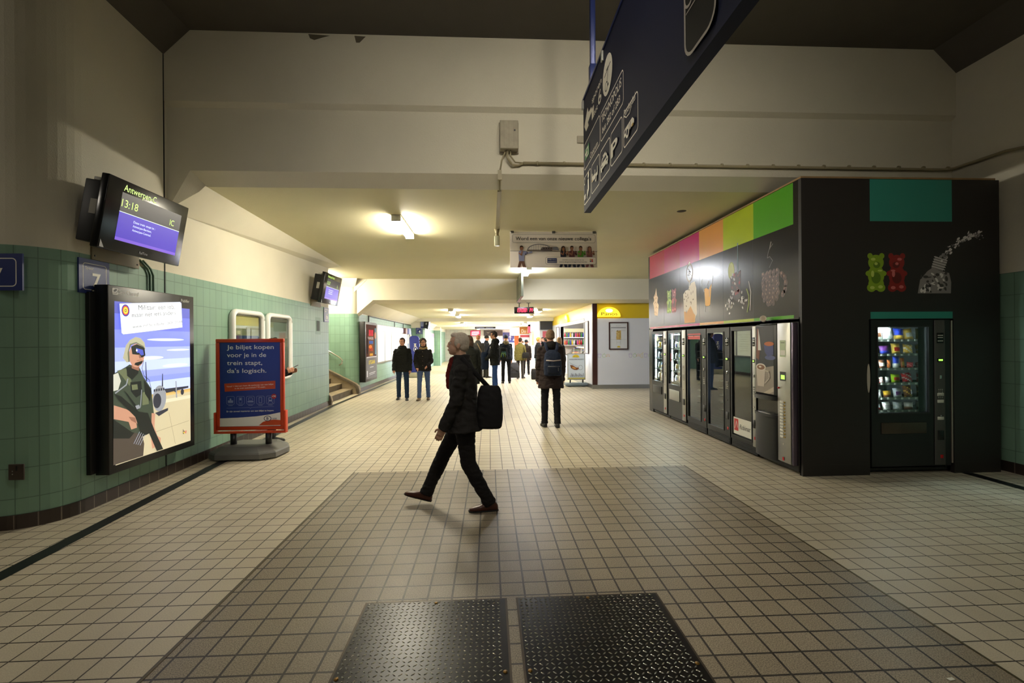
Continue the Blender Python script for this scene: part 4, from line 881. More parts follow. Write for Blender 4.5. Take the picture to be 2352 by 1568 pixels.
# ---- switch plate on the pier
b = MB(); b.bbox((-4.11, c_-.012, .44), (-3.985, c_, .575), mat('plate_brown', '#4a4038', .4, .4), .003)
P = Panel((-4.11, c_-.0125, .44), (1, 0, 0), mb=b); P.rect(.06, .08, .075, .12, black); P.ell(.035, .075, .006, .006, steel); P.ell(.035, .05, .006, .006, steel, False)
tag(P.build('switch_plate'), 'square brown metal key-switch plate low on the green pier', 'switch')

# ---- advertising stand on a grey foot
SY = 6.60
st = empty('advertising_stand', (-3.33, 6.7, 0), 0, 'orange-framed blue ticket advert on a grey plastic foot by the left wall', 'advertising stand')
orange = mat('orange_frame', '#c23c14', .35); k_ = 1.10
X0, X1, Z0, Z1 = -3.82, -2.895, .375, 1.652
P = Panel((X0, SY, Z0), (1, 0, 0), step=.0008); W_, H_ = X1-X0, Z1-Z0
b = MB(); b.box((X0+.04, SY+.005, Z0+.04), (X1-.04, SY+.035, Z1-.04), alu); b.build('back_board', st)
b = MB()
for (p0, p1) in (((X0, SY-.015, Z1-.05), (X1, SY+.04, Z1)), ((X0, SY-.015, Z0), (X1, SY+.04, Z0+.05)), ((X0, SY-.015, Z0+.05), (X0+.05, SY+.04, Z1-.05)), ((X1-.05, SY-.015, Z0+.05), (X1, SY+.04, Z1-.05))): b.bbox(p0, p1, orange, .008)
b.build('frame', st)
bl = mat('poster_blue', '#1f3788', .45); wh_ = mat('poster_white', '#f0eee8', .5); og = mat('poster_orange', '#c2461e', .4)
P.rect(.045, .045, W_-.045, H_-.045, bl)
G4 = lambda u, v: ((u-145)/(778-145)*W_, (1190-v)/(1190-356)*H_)
for k, (t, u1, v) in enumerate((('Je biljet kopen', 684, 450), ('voor je in de', 612, 522), ('trein stapt,', 575, 594), ("da's logisch.", 613, 666))):
    a = G4(246, v); P.text(t, a[0], a[1], .062, wh_, w=G4(u1, v)[0]-a[0], bold=.008, up=(k == 0))
P.poly([G4(220, 764), G4(224, 838), G4(697, 815), G4(697, 742)], og)
a = G4(242, 797); P.text('Vanaf 1 februari kost de aankoop van een biljet', a[0], a[1], .02, wh_, w=G4(680, 0)[0]-a[0], rot=R(2.5)); a = G4(318, 815); P.text('in de trein automatisch 7 € meer.', a[0], a[1], .02, wh_, w=G4(605, 0)[0]-a[0], rot=R(2.5), up=False)
li = mat('poster_light_blue', '#8f9ac4', .4)
for k in range(5):
    u0 = 240+k*93; a = G4(u0, 955); c = G4(u0+75, 880); P.rr(a[0], a[1], c[0], c[1], .018, li, line=.004, up=(k == 0))
    m_ = ((a[0]+c[0])/2, (a[1]+c[1])/2)
    if k == 0: P.rect(m_[0]-.035, m_[1]-.035, m_[0]+.035, m_[1]-.0, li, False); P.ell(m_[0], m_[1]+.012, .012, .016, li, False)
    if k == 1: P.rr(m_[0]-.022, m_[1]-.04, m_[0]+.022, m_[1]+.04, .004, li, False, line=.005); P.rect(m_[0]-.012, m_[1], m_[0]+.012, m_[1]+.03, li, False)
    if k == 2: P.rr(m_[0]-.028, m_[1]-.008, m_[0]+.028, m_[1]+.035, .005, li, False, line=.006); P.rect(m_[0]-.04, m_[1]-.03, m_[0]+.04, m_[1]-.014, li, False)
    if k == 3: P.rr(m_[0]-.022, m_[1]-.04, m_[0]+.022, m_[1]+.04, .006, li, False, line=.007)
    if k == 4: P.rr(m_[0]-.024, m_[1]-.02, m_[0]+.024, m_[1]+.036, .008, li, False, line=.01); P.rect(m_[0]-.02, m_[1]-.014, m_[0]+.02, m_[1]+.0, li, False); P.line([(m_[0]-.02, m_[1]-.024), (m_[0]-.034, m_[1]-.042)], .006, li, False); P.line([(m_[0]+.02, m_[1]-.024), (m_[0]+.034, m_[1]-.042)], .006, li, False)
    P.rect(m_[0]-.03, a[1]-.018, m_[0]+.03, a[1]-.012, li, False)
a = G4(683, 885); P.ell(a[0], a[1], .036, .036, mat('poster_red', '#a81e2c', .4)); P.text('+7€', a[0], a[1]-.011, .024, wh_, align='c', bold=.02)
P.line([G4(242, 988), G4(455, 985), G4(463, 993), G4(471, 985), G4(684, 978)], .003, li); a = G4(242, 1025); P.text('Er zijn zoveel manieren om een biljet te kopen.', a[0], a[1], .022, wh_, w=G4(684, 0)[0]-a[0], bold=.01, rot=.01)
P.poly([G4(178, 1155), G4(178, 1080), G4(350, 1076), G4(520, 1066), G4(650, 1050), G4(745, 1032), G4(745, 1155)], wh_)
P.poly([G4(540, 1150), G4(580, 1118), G4(630, 1102), G4(690, 1098), G4(745, 1104), G4(745, 1150)], og)
a = G4(624, 1087); P.ell(a[0], a[1], .052, .038, mat('logo_navy', '#12215a', .4)); P.ell(a[0], a[1], .043, .030, wh_); P.text('B', a[0], a[1]-.02, .04, MATS['logo_navy'], align='c', bold=.02); P.text('NMBS', a[0]+.065, a[1]-.012, .02, MATS['logo_navy'], w=.065)
P.build('poster', st)
b = MB()
for (p0, p1) in (((X0-.025, SY-.03, Z0-.045), (X1+.03, SY+.05, Z0-.02)), ((X0-.025, SY-.03, Z0-.02), (X0-.003, SY+.05, Z0+.25)), ((X1+.004, SY-.03, Z0-.02), (X1+.03, SY+.05, Z0+.27))): b.bbox(p0, p1, mat('orange_bracket', '#d0431a', .4), .005)
b.build('lower_cradle', st)
for x in (-3.60, -3.12):
    b = MB(); b.tube([(x, SY+.02, .13), (x, SY+.02, Z0-.04)], .042, black, 14); b.build('post', st)
b = MB(); gp = mat('grey_foot_plastic', '#6a6a66', .5, bump=.1)
bx0, bx1, by0, by1 = -3.86, -2.92, 6.34, 7.02
n_ = [(bx0+.02, by0+.10), (bx0+.16, by0), (bx1-.20, by0), (bx1-.03, by0+.12), (bx1, by1-.2), (bx1-.1, by1), (bx0+.12, by1), (bx0, by1-.2)]
def sc(p, f): mx, my = (bx0+bx1)/2, (by0+by1)/2; return (mx+(p[0]-mx)*f, my+(p[1]-my)*f)
lay = [(1.0, .02), (1.0, .085), (.97, .105), (.72, .17), (.68, .175)]
vs = [(*sc(p, f), z) for f, z in lay for p in n_]; N8 = len(n_)
b.add(vs, [(i*N8+k, i*N8+(k+1) % N8, (i+1)*N8+(k+1) % N8, (i+1)*N8+k) for i in range(len(lay)-1) for k in range(N8)] + [tuple(4*N8+k for k in range(N8)), tuple(reversed(range(N8)))], gp)
for (x, y) in ((bx0+.22, by0+.06), (bx1-.25, by0+.06), (bx1-.12, by1-.15), (bx0+.2, by1-.1)): b.bbox((x-.06, y-.03, 0), (x+.06, y+.03, .03), gp, .005)
b.bbox((-3.5, by0+.12, .10), (-3.22, by0+.45, .165), gp, .01)
b.build('foot', st)

# ---- white rounded display frames on the wall
def rframe(y0, y1, z0, z1, kind, label):
    x = LX((y0+y1)/2)+.02; root = empty('display_case', (x, (y0+y1)/2, z0), 0, label, 'display case', None)
    r = .035; R0 = .11; pts = []
    for cyy, cz, a0 in ((y1-R0, z1-R0, 0), (y0+R0, z1-R0, 90), (y0+R0, z0+R0, 180), (y1-R0, z0+R0, 270)):
        for k in range(6): A = R(a0+18*k); pts.append((x+.03, cyy+R0*math.cos(A), cz+R0*math.sin(A)))
    pts.append(pts[0]); pts.append(pts[1])
    b = MB(); b.tube(pts, [( .04, .05)]*len(pts), white, 10, cap=False); b.build('rim', root)
    b = MB(); b.box((x-.01, y0+.02, z0+.02), (x+.008, y1-.02, z1-.02), black)
    P = Panel((x+.01, y0, z0), (0, 1, 0), mb=b, step=.0015); w_, h_ = y1-y0, z1-z0
    if kind == 0:
        P.rect(.08, .08, w_-.08, h_-.07, mat('notice_cream', '#c9bd98', .5)); P.rect(.08, h_*.80, w_-.08, h_-.07, mat('notice_ivory', '#ddd5b4', .5)); P.rect(.08, h_*.60, w_-.08, h_*.68, mat('notice_blue', '#4d5c96', .5)); P.rect(.1, .1, w_-.1, h_*.60, mat('notice_white', '#cfcfcf', .5)); P.text('BERICHTEN', w_*.4, h_*.74, .035, paper, w=w_*.35)
        for k in range(9): P.line([(.14, h_*.55-k*.06), (w_-.2-.05*(k % 3), h_*.55-k*.06)], .008, MATS['label_grey'], up=(k == 0))
    else:
        P.rect(.09, .08, w_-.08, h_-.08, mat('empty_case_white', '#b9bab0', .35)); P.rect(.09, h_-.12, w_-.08, h_-.075, black)
    P.build('notice_board', root)
    b = MB(); b.box((x+.028, y0+.05, z0+.05), (x+.031, y1-.05, z1-.05), vglass); b.build('cover_glass', root)
rframe(7.13, 8.04, .93, 2.08, 0, 'white rounded display case with a notice, behind the orange-framed advert')
rframe(8.29, 9.2, .93, 2.09, 1, 'white rounded display case with a blank sheet, right of the case with a notice')
b = MB(); x = LX(11.0)
b.box((x, 10.80, 1.78), (x+.006, 11.14, 2.18), mat('vent_frame_green', '#688b73', .5)); b.box((x+.006, 10.88, 1.86), (x+.01, 11.06, 2.10), mat('vent_mesh', '#46514b', .7))
tag(b.build('wall_vent'), 'small painted air vent high on the green wall before the stairs', 'vent')
# ---- stairs
stm = mat('stair_stone', '#8c7c60', .7, vary=.3, vscale=5, bump=.3, bscale=40); std = mat('stair_riser', '#5c5140', .8, vary=.35, vscale=5)
sr = empty('staircase', (-4.3, 13.0, 0), 0, 'worn stone staircase rising to the left between the two green walls', 'stairs')
b = MB()
for k in range(9):
    x = -4.20-k*.32; b.box((x-.36, 11.76, k*.165), (x, 14.42, (k+1)*.165), std); b.box((x-.36, 11.76, (k+1)*.165-.01), (x+.012, 14.42, (k+1)*.165+.004), stm)
b.build('steps', sr)
for y0, y1 in ((14.22, 14.46), (11.76, 11.90)):
    b = MB(); pr_ = [(-4.02, 0), (-4.00, .10), (-4.03, .22), (-4.12, .31), (-4.25, .38)]; 
    pts = [(x, y0, z) for x, z in pr_] + [(-7.0, y0, .38+2.75*.52), (-7.0, y0, 0)]
    b.prism(pts, (0, y1-y0, 0), stm)
    b.prism([(x+.015, y0-.03, z+.012) for x, z in pr_] + [(-7.0, y0-.03, .39+2.75*.52), (-7.0, y0-.03, .33+2.75*.52), (-4.25, y0-.03, .32), (-4.14, y0-.03, .26), (-4.08, y0-.03, .18), (-4.06, y0-.03, 0)], (0, .06, 0), std)
    b.build('stringer', sr)
b = MB(); rl = [(-7.0, 14.38, 2.55), (-4.75, 14.38, 1.20), (-4.62, 14.38, 1.12), (-4.54, 14.38, 1.03), (-4.56, 14.38, .93), (-4.64, 14.38, .88)]
b.tube(rl, .022, chrome, 10); b.tube([(-4.95, 14.38, 1.30), (-4.95, 14.42, 1.20), (-4.95, 14.49, 1.18)], .012, chrome, 8)
tag(b.build('handrail'), 'chrome handrail with a hooked end beside the stairs', 'handrail')

# ---- second lightbox and the row of lit timetable cases
lb2 = empty('poster_lightbox', (-3.95, 15.4, .32), 0, 'second black lightbox with a brown and red poster, just past the stairs', 'lightbox')
b = MB(); b.bbox((-4.115, 14.72, .31), (-3.93, 16.2, 2.24), black, .006); b.build('housing', lb2)
P = Panel((-3.9295, 14.72, .31), (0, 1, 0), step=.001)
P.rect(.08, .08, 1.40, 1.85, mat('print_brown_poster', '#4a2a22', .85, emit=.06, spec=.1)); P.rect(.08, .08, 1.40, .78, mat('print_grey_poster', '#77767a', .85, emit=.06, spec=.1)); P.rect(.35, .75, 1.05, 1.55, mat('print_poster_brown2', '#6b4630', .85, emit=.06, spec=.1))
for k in range(3): P.rect(.42+k*.2, 1.48, .56+k*.2, 1.68, mat('print_neon_red', '#d8354a', .85, emit=.06, spec=.1), up=(k == 0))
P.text('PARADISE', .3, 1.36, .09, mat('print_poster_pale', '#c9c9cf', .85, emit=.06, spec=.1), w=.7); P.rect(.42, 1.22, .95, 1.32, mat('print_poster_blue2', '#3c5aa0', .85, emit=.06, spec=.1), False); P.ell(.6, 1.12, .2, .06, mat('print_poster_orange2', '#d87a30', .85, emit=.06, spec=.1)); P.text('100', .45, .98, .12, mat('print_poster_red2', '#cf3a2c', .85, emit=.06, spec=.1), w=.45); P.rect(.5, .82, .9, .9, mat('print_poster_gold', '#c8963a', .85, emit=.06, spec=.1), False)
P.rect(.12, .9, .3, 1.4, mat('print_poster_dark', '#2a1a18', .85, emit=.06, spec=.1)); P.rect(1.15, .85, 1.35, 1.75, mat('print_poster_mix', '#5d7a88', .85, emit=.06, spec=.1), False); P.ell(1.22, 1.5, .1, .12, mat('print_poster_skin', '#c89078', .85, emit=.06, spec=.1)); P.rect(.1, .76, 1.38, .80, mat('print_poster_pale2', '#b9b9be', .85, emit=.06, spec=.1))
P.text('UITGAAN', .35, .55, .13, mat('print_poster_yellow', '#d8c04a', .85, emit=.06, spec=.1), w=.8, bold=.02); P.line([(.5, .45), (.95, .45)], .02, MATS['print_poster_pale']); P.line([(.4, .25), (1.2, .27)], .02, MATS['print_poster_pale'], False); P.line([(.4, .2), (1.1, .22)], .015, MATS['print_poster_pale'], False); P.rect(.1, .15, .22, .35, MATS['print_poster_pale'], False)
P.build('lit_poster', lb2)
tt = empty('timetable_case', (-4.08, 16.7, .82), 0, 'wide lit timetable case with glowing white columns on the left wall', 'timetable')
b = MB(); b.bbox((-4.12, 16.62, .80), (-4.02, 22.6, 2.22), alu, .01); b.build('frame', tt)
P = Panel((-4.018, 16.62, .80), (0, 1, 0), step=.003)
P.rect(.05, 1.20, 5.93, 1.40, E_('header_pink', '#e0a0aa', .5)); P.rect(3.6, 1.20, 5.93, 1.40, E_('header_lilac', '#b4b4e0', .6))
for k in range(5): P.rect(.08+k*1.18, .06, 1.13+k*1.18, 1.15, E_('timetable', '#f4f6d8', 1.0), up=(k == 0))
for k in range(5):
    for j in range(8): P.line([(.2+k*1.18, .98-j*.1), (.95+k*1.18, .98-j*.1)], .012, E_('timetable_ink', '#c8cf9c', .6), up=(k == 0 and j == 0))
P.build('lit_sheets', tt)
for k, y in enumerate((22.75, 23.5)):
    b = MB(); b.bbox((-4.115, y, .9), (-4.04, y+.55, 2.15), alu, .02); P = Panel((-4.038, y, .9), (0, 1, 0), mb=b, step=.002); P.rect(.08, .08, .47, 1.17, mat('far_notice', '#6f82a8', .5)); P.rect(.12, .6, .43, 1.05, paper)
    tag(P.build('display_case'), '%s narrow notice case just past the lit timetables' % ['first', 'second'][k], 'display case')
b = MB(); b.tube([(-4.09, 15.75, 2.25), (-4.09, 15.75, 2.47), (-4.09, 16.2, 2.47), (-4.09, Y3, 2.44)], .02, mat('dark_conduit', '#3c3d38', .5), 6)
for y in (20.0, 22.0): b.tube([(-4.09, y, 2.45), (-4.09, y, 2.235)], .015, MATS['dark_conduit'], 6)
tag(b.build('cable_conduit'), 'dark cable conduit running above the lit timetables', 'pipe')
# blue rolled banner column and its concrete foot
bn = empty('banner_stand', (-3.3, 20.6, 0), 0, 'tall dark blue fabric column with white lettering behind the dark-jacketed man', 'banner stand')
bnm = mat('banner_blue', '#232f86', .5)
b = MB(); n_ = 20; prof_ = []
for i in range(11):
    A = PI*i/10; prof_.append((-3.36+.20*math.cos(A), 0, 1.76+.09*math.sin(A)))
pts = [(-3.08, 20.5, .22), (-3.12, 20.5, 1.72), (-3.16, 20.5, 1.80), (-3.24, 20.5, 1.845), (-3.40, 20.5, 1.85), (-3.50, 20.5, 1.82), (-3.54, 20.5, 1.75), (-3.50, 20.5, .22)]
b.prism(pts, (0, .12, 0), bnm); P = Panel((-3.55, 20.499, 0), (1, 0, 0), mb=b, step=.002)
P.text('M', .20, 1.50, .11, signw, w=.12, rot=-PI/2, bold=.02); P.ell(.27, 1.25, .09, .12, signw); P.ell(.27, 1.25, .075, .10, bnm); P.ell(.27, 1.25, .03, .05, signw); P.build('sleeve', bn)
b = MB(); b.bbox((-3.6, 20.35, 0), (-2.86, 20.75, .22), mat('concrete_foot', '#a6a28c', .8, vary=.1), .03); b.build('foot', bn)

# ---- beam fittings
b = MB(); bxm = mat('painted_box', '#a8a08a', .6, vary=.12, vscale=12)
jy = BY+.06
b.bbox((.15, jy-.13, 3.97), (.375, jy-.02, 4.32), bxm, .008); b.bbox((.14, jy-.02, 3.95), (.385, jy, 4.34), bxm, .004)
P = Panel((.15, jy-.1305, 3.97), (1, 0, 0), mb=b); P.ell(.18, .225, .012, .012, black)
for k in range(3): P.line([(.05+k*.06, .03), (.05+k*.06, .34)], .002, mat('box_seam', '#857d68', .7), False)
tag(P.build('junction_box'), 'painted metal junction box with a round keyhole on the beam face', 'junction box')
b = MB(); cz = 3.83; cdm = mat('conduit_paint', '#9c9272', .5)
b.tube([(.44, jy-.03, cz), (RX-.12, jy-.03, cz-.02), (RX-.03, jy-.06, cz-.01), (RX-.03, 5.1, 3.80), (RX-.03, 4.9, 3.76), (RX-.03, 4.87, 3.68), (RX-.03, 4.87, 2.36)], .018, cdm, 10)
b.tube([(RX-.03, 4.87, 2.36), (RX-.03, 4.80, 2.2), (RX-.03, 4.6, 2.1)], .012, cdm, 8)
b.tube([(.24, jy-.07, 3.97), (.24, jy-.07, 3.88), (.30, jy-.05, 3.80), (.38, jy-.03, 3.80), (.45, jy-.03, cz)], .014, cdm, 8); b.tube([(.28, jy-.07, 3.97), (.28, jy-.07, 3.90), (.34, jy-.05, 3.83), (.44, jy-.03, cz)], .010, cdm, 8)
for k in range(17): x = .62+k*.34; b.tube([(x-.012, jy-.03, cz), (x+.012, jy-.03, cz)], .024, cdm, 10)
tag(b.build('conduit_pipe'), 'painted conduit pipe running right along the beam and down the right wall', 'pipe')
b = MB(); b.tube([(.22, jy-.06, 3.97), (.17, jy-.02, 3.86), (.145, jy-.01, 3.70), (.145, jy+.20, C1-.01)], .01, cdm, 8); b.box((.12, jy-.03, 3.62), (.17, jy+.0, 3.74), cdm); b.box((.12, jy+.2, C1-.022), (.17, 8.0, C1-.002), cdm)
b.tube([(.145, 8.0, C1-.01), (.145, 8.0, C1-.10)], [.05, .028], cdm, 12)
tag(b.build('cable_trunking'), 'flat cable trunking from the junction box across the bay ceiling', 'pipe')
em = empty('emergency_lamp', (.145, 8.0, C1-.2), 0, 'small clear emergency lamp at the end of the ceiling trunking', 'lamp')
b = MB(); b.tube([(.145, 8, C1-.09), (.145, 8, C1-.15)], [.028, .04], cdm, 12); b.build('socket', em)
b = MB(); b.bbox((.10, 7.96, C1-.30), (.19, 8.04, C1-.13), mat('cloudy_lens', '#bcbca2', .25), .01); b.build('lens', em)
b = MB(); b.bbox((1.13, jy-.02, 4.10), (1.30, jy, 4.19), bxm, .004); tag(b.build('cover_plate'), 'small painted cover plate on the beam beside the direction sign', 'plate')
mb = MB(); dk = mat('broken_plaster', '#5d5644', .9)
P = Panel((0, BY-.003, 0), (1, 0, 0)); 
P.poly(upx(P, [(708, 78), (712, 88), (722, 92), (742, 86), (758, 82)], lambda u, v: (u, v)), dk); P.poly(upx(P, [(814, 82), (818, 98), (826, 98), (838, 86), (840, 84)], lambda u, v: (u, v)), dk, False)
P.build('trim_6', kind='structure')

# ---- recruitment banner
hb = empty('hanging_banner', (1.17, 8.15, 3.0), 0, 'white recruitment banner with a train bridge and people, hanging from the bay ceiling', 'banner')
BX0, BX1, BZ0, BZ1, BYY = .38, 1.95, 2.905, 3.545, 8.15
b = MB(); pnk = mat('banner_white', '#efe7e3', .6); b.box((BX0, BYY, BZ0), (BX1, BYY+.012, BZ1), pnk); b.build('board', hb)
P = Panel((BX0, BYY-.001, BZ0), (1, 0, 0), step=.001); G7 = lambda u, v: ((u-182)/(1043-182)*(BX1-BX0), (1470-v)/(1470-1075)*(BZ1-BZ0))
bi = mat('banner_ink', '#1d2236', .5); bg_ = mat('banner_line', '#6a6c7c', .5)
a = G7(203, 1198); c = G7(1027, 1103); P.rr(a[0], a[1], c[0], c[1], .04, bg_, line=.004); a = G7(237, 1168); P.text("Word een van onze nieuwe collega's", a[0], a[1], .062, bi, w=G7(985, 0)[0]-a[0], bold=.008)
P.line([G7(184, 1288), G7(1043, 1292)], .006, bi)
sm_ = [mat('fig_skin', '#9a6a54', .5), mat('fig_shirt', '#8a8fb4', .5), mat('fig_brown', '#6a4a40', .5), mat('fig_navy', '#22283e', .5), mat('fig_green', '#4d8a24', .5), mat('fig_maroon', '#5d2f34', .5), mat('fig_rose', '#7d4b4e', .5), mat('fig_hair', '#2c1a16', .5)]
def fig(cx, top, shirt, pants, hair, bot=1470, arm=1, lng=False):
    P.poly([G7(cx-22, 1395), G7(cx+24, 1395), G7(cx+42, bot), G7(cx+14, bot), G7(cx, 1420), G7(cx-14, bot), G7(cx-40, bot)], sm_[pants])
    P.poly([G7(cx-26, 1400), G7(cx-30, 1300), G7(cx-12, 1282), G7(cx+14, 1282), G7(cx+30, 1300), G7(cx+26, 1400)], sm_[shirt])
    P.ell(*G7(cx, top+26), .032, .044, sm_[0]); P.poly([G7(cx-18, top+22), G7(cx-14, top+2), G7(cx, top-4), G7(cx+14, top+2), G7(cx+19, top+20), G7(cx, top+10)], sm_[hair])
    if lng: P.poly([G7(cx-20, top+10), G7(cx-14, top+5), G7(cx-12, top+60), G7(cx-26, top+70)], sm_[hair]); P.poly([G7(cx+18, top+10), G7(cx+14, top+5), G7(cx+14, top+60), G7(cx+26, top+70)], sm_[hair], False)
    P.line([G7(cx+24, 1310), G7(cx+44, 1330), G7(cx+40, 1292)], .022, sm_[0] if shirt in (3, 6) else sm_[shirt]); P.line([G7(cx-24, 1312), G7(cx-2, 1334), G7(cx+6, 1292)], .020, sm_[0])
fig(294, 1232, 1, 2, 7); P.line([G7(320, 1300), G7(350, 1312), G7(395, 1300)], .028, sm_[1])
fig(706, 1236, 3, 3, 7, lng=True); fig(790, 1234, 5, 3, 7); fig(876, 1236, 4, 3, 7); fig(964, 1240, 6, 6, 2, lng=True)
for k in range(15):
    A0, A1 = PI*k/15, PI*(k+1)/15; f_ = lambda A: G7(470-118*math.cos(A), 1284-66*math.sin(A)); P.line([f_(A0), f_(A1)], .012, bg_, up=(k == 0)); u_ = 470-118*math.cos(A0); P.line([G7(u_, 1284), f_(A0)], .003, bg_, False)
P.line([G7(352, 1284), G7(592, 1284)], .014, sm_[7]); P.poly([G7(480, 1280), G7(492, 1250), G7(640, 1246), G7(660, 1280)], mat('train_grey', '#6d6468', .5)); 
for k in range(5): P.rect(G7(505+k*24, 0)[0], G7(0, 1268)[1], G7(520+k*24, 0)[0], G7(0, 1256)[1], sm_[7], up=(k == 0))
P.poly([G7(600, 1280), G7(600, 1248), G7(650, 1250), G7(662, 1284)], bg_)
a = G7(528, 1440); c = G7(1025, 1358); P.rr(a[0], a[1], c[0], c[1], .03, pnk); P.rr(a[0], a[1], c[0], c[1], .03, bg_, line=.004)
a = G7(545, 1425); c = G7(638, 1372); P.rect(a[0], a[1], c[0], c[1], navy); P.text('NMBS Groep', a[0]+.01, a[1]+.05, .02, paper, w=c[0]-a[0]-.02); P.line([(a[0]+.01, a[1]+.02), (c[0]-.01, a[1]+.02)], .008, paper, False)
a = G7(692, 1395); P.text('Ontdek al onze vacatures op', a[0], a[1], .018, bi, w=G7(905, 0)[0]-a[0]); a = G7(662, 1418); P.text('www.despoorwegenwerven.be', a[0], a[1], .018, bi, w=G7(936, 0)[0]-a[0], up=False, bold=.015)
a = G7(965, 1412); P.rect(a[0], a[1], a[0]+.025, a[1]+.022, navy); P.rect(a[0]+.03, a[1], a[0]+.055, a[1]+.022, redm, False); P.rect(a[0]+.03, a[1]+.027, a[0]+.05, a[1]+.05, redm, False); P.rect(a[0], a[1]+.027, a[0]+.02, a[1]+.055, MATS['lamp_amber'], False)
P.build('print', hb)
for x in (BX0+.04, (BX0+BX1)/2, BX1-.05):
    b = MB(); b.bbox((x-.03, BYY-.014, BZ1-.03), (x+.03, BYY+.02, BZ1+.012), mat('clip_grey', '#6b6b6b', .35, .5), .006); b.build('clip', hb)
# ---- second longitudinal sign and the clock
s2 = empty('direction_sign', (.87, 13.6, 2.82), 0, 'grey-green longitudinal direction sign seen edge-on left of the red clock', 'sign')
b = MB(); b.box((.87, 12.35, 2.80), (.93, 14.4, 3.48), mat('dull_sign', '#5c6052', .5)); b.build('board', s2)
P = Panel((.869, 14.4, 2.80), (0, -1, 0), step=.002); ds = mat('dull_lettering', '#a9a98e', .5)
for j in range(4):
    P.rr(.1+j*.5, .06, .52+j*.5, .62, .03, ds, line=.012, up=(j == 0)); P.text(['i', 'P', '6', 'bus'][j], .3+j*.5, .2, .2, ds, align='c', up=False)
P.build('lettering', s2)
for y in (12.6, 14.2):
    b = MB(); b.tube([(.90, y, 3.48), (.90, y, C1)], .012, black, 8); b.build('hanger', s2)
ck_ = empty('digital_clock', (1.11, 14.6, 2.47), 0, 'black digital clock with red glowing digits hanging under the second beam', 'clock')
b = MB(); b.bbox((.80, 14.55, 2.465), (1.42, 14.63, 2.67), mat('clock_case', '#1a0f14', .35), .006); b.build('casing', ck_)
P = Panel((.80, 14.549, 2.465), (1, 0, 0), step=.002); rd = glow('red_led', '#ff2038', 1.6)
def seg(P, d, x, y, w, h, t, m):
    sh = .12
    S_ = {'a': ((0, h), (w, h)), 'b': ((w, h), (w, h/2)), 'c': ((w, h/2), (w, 0)), 'd': ((0, 0), (w, 0)), 'e': ((0, 0), (0, h/2)), 'f': ((0, h/2), (0, h)), 'g': ((0, h/2), (w, h/2))}
    for s_ in {'1': 'bc', '3': 'abgcd', '0': 'abcdef', '8': 'abcdefg', '4': 'fgbc'}[d]:
        (a, b_), (c, d_) = S_[s_]; P.line([(x+a+b_*sh, y+b_), (x+c+d_*sh, y+d_)], t, m, up=False)
P.k = 1
for d, x in zip('130814', (.06, .135, .235, .32, .455, .52)): seg(P, d, x, .05, .045, .11, .014, rd)
for x in (.205, .405):
    for y in (.075, .125): P.ell(x, y, .009, .009, rd, False)
P.build('digits', ck_)
for x in (.96, 1.26):
    b = MB(); b.tube([(x, 14.59, 2.67), (x, 14.59, 2.795)], .014, black, 8); b.bbox((x-.06, 14.56, 2.79), (x+.06, 14.62, 2.805), black, .003); b.build('hanger', ck_)
b = MB(); b.tube([(1.12, 14.59, 2.90), (1.03, 14.59, 2.805)], .006, steel, 6); b.tube([(1.12, 14.59, 2.90), (1.21, 14.59, 2.805)], .006, steel, 6); b.bbox((1.09, 14.5, 2.89), (1.15, 14.6, 2.91), steel, .003); b.build('v_bracket', ck_)

# ---- steel chequer plates in the floor
plm = mat('chequer_steel', '#242426', .31, .8, vary=.25, vscale=4); lugm = mat('worn_tread_steel', '#a3a29b', .24, .9)
for k, (x0, x1, t) in enumerate(((-.755, .085, 'left black steel chequer plate set in the floor in front of the camera'), (.165, 1.03, 'right black steel chequer plate set in the floor in front of the camera'))):
    b = MB(); y0, y1 = 1.35, 2.825; b.box((x0, y0, .0), (x1, y1, .006), plm)
    b.box((x0-.012, y0, 0), (x0, y1+.012, .004), mat('plate_rim', '#4a4036', .5, .6)); b.box((x1, y0, 0), (x1+.012, y1+.012, .004), MATS['plate_rim']); b.box((x0, y1, 0), (x1, y1+.012, .004), MATS['plate_rim'])
    s_ = .030; j = 0; y = y0+.02
    while y < y1-.012:
        i = 0; x = x0+.018
        while x < x1-.012:
            if (i+j) % 2 == 0 or True:
                a = R(40) if (i+j) % 2 == 0 else R(-40); L_, w_ = .0128, .0040
                dx, dy = math.cos(a), math.sin(a); nx, ny = -dy, dx
                P_ = [(x-dx*L_, y-dy*L_, .006), (x+nx*w_, y+ny*w_, .006), (x+dx*L_, y+dy*L_, .006), (x-nx*w_, y-ny*w_, .006), (x-dx*L_*.55, y-dy*L_*.55, .0094), (x+dx*L_*.55, y+dy*L_*.55, .0094)]
                b.add(P_, [(0, 3, 4), (4, 3, 5), (3, 2, 5), (2, 1, 5), (5, 1, 4), (1, 0, 4)], lugm, True)
            x += s_; i += 1
        y += s_; j += 1
    br_ = mat('brass_screw', '#8a6a34', .35, .9)
    for (sx_, sy_) in ((x0+.02, 2.2), (x1-.02, 2.2), ((x0+x1)/2, y1-.02)): b.lathe([(.011, .006), (.011, .0095), (.0001, .0095)], br_, (sx_, sy_, 0), 12)
    tag(b.build('floor_plate'), t, 'floor plate')
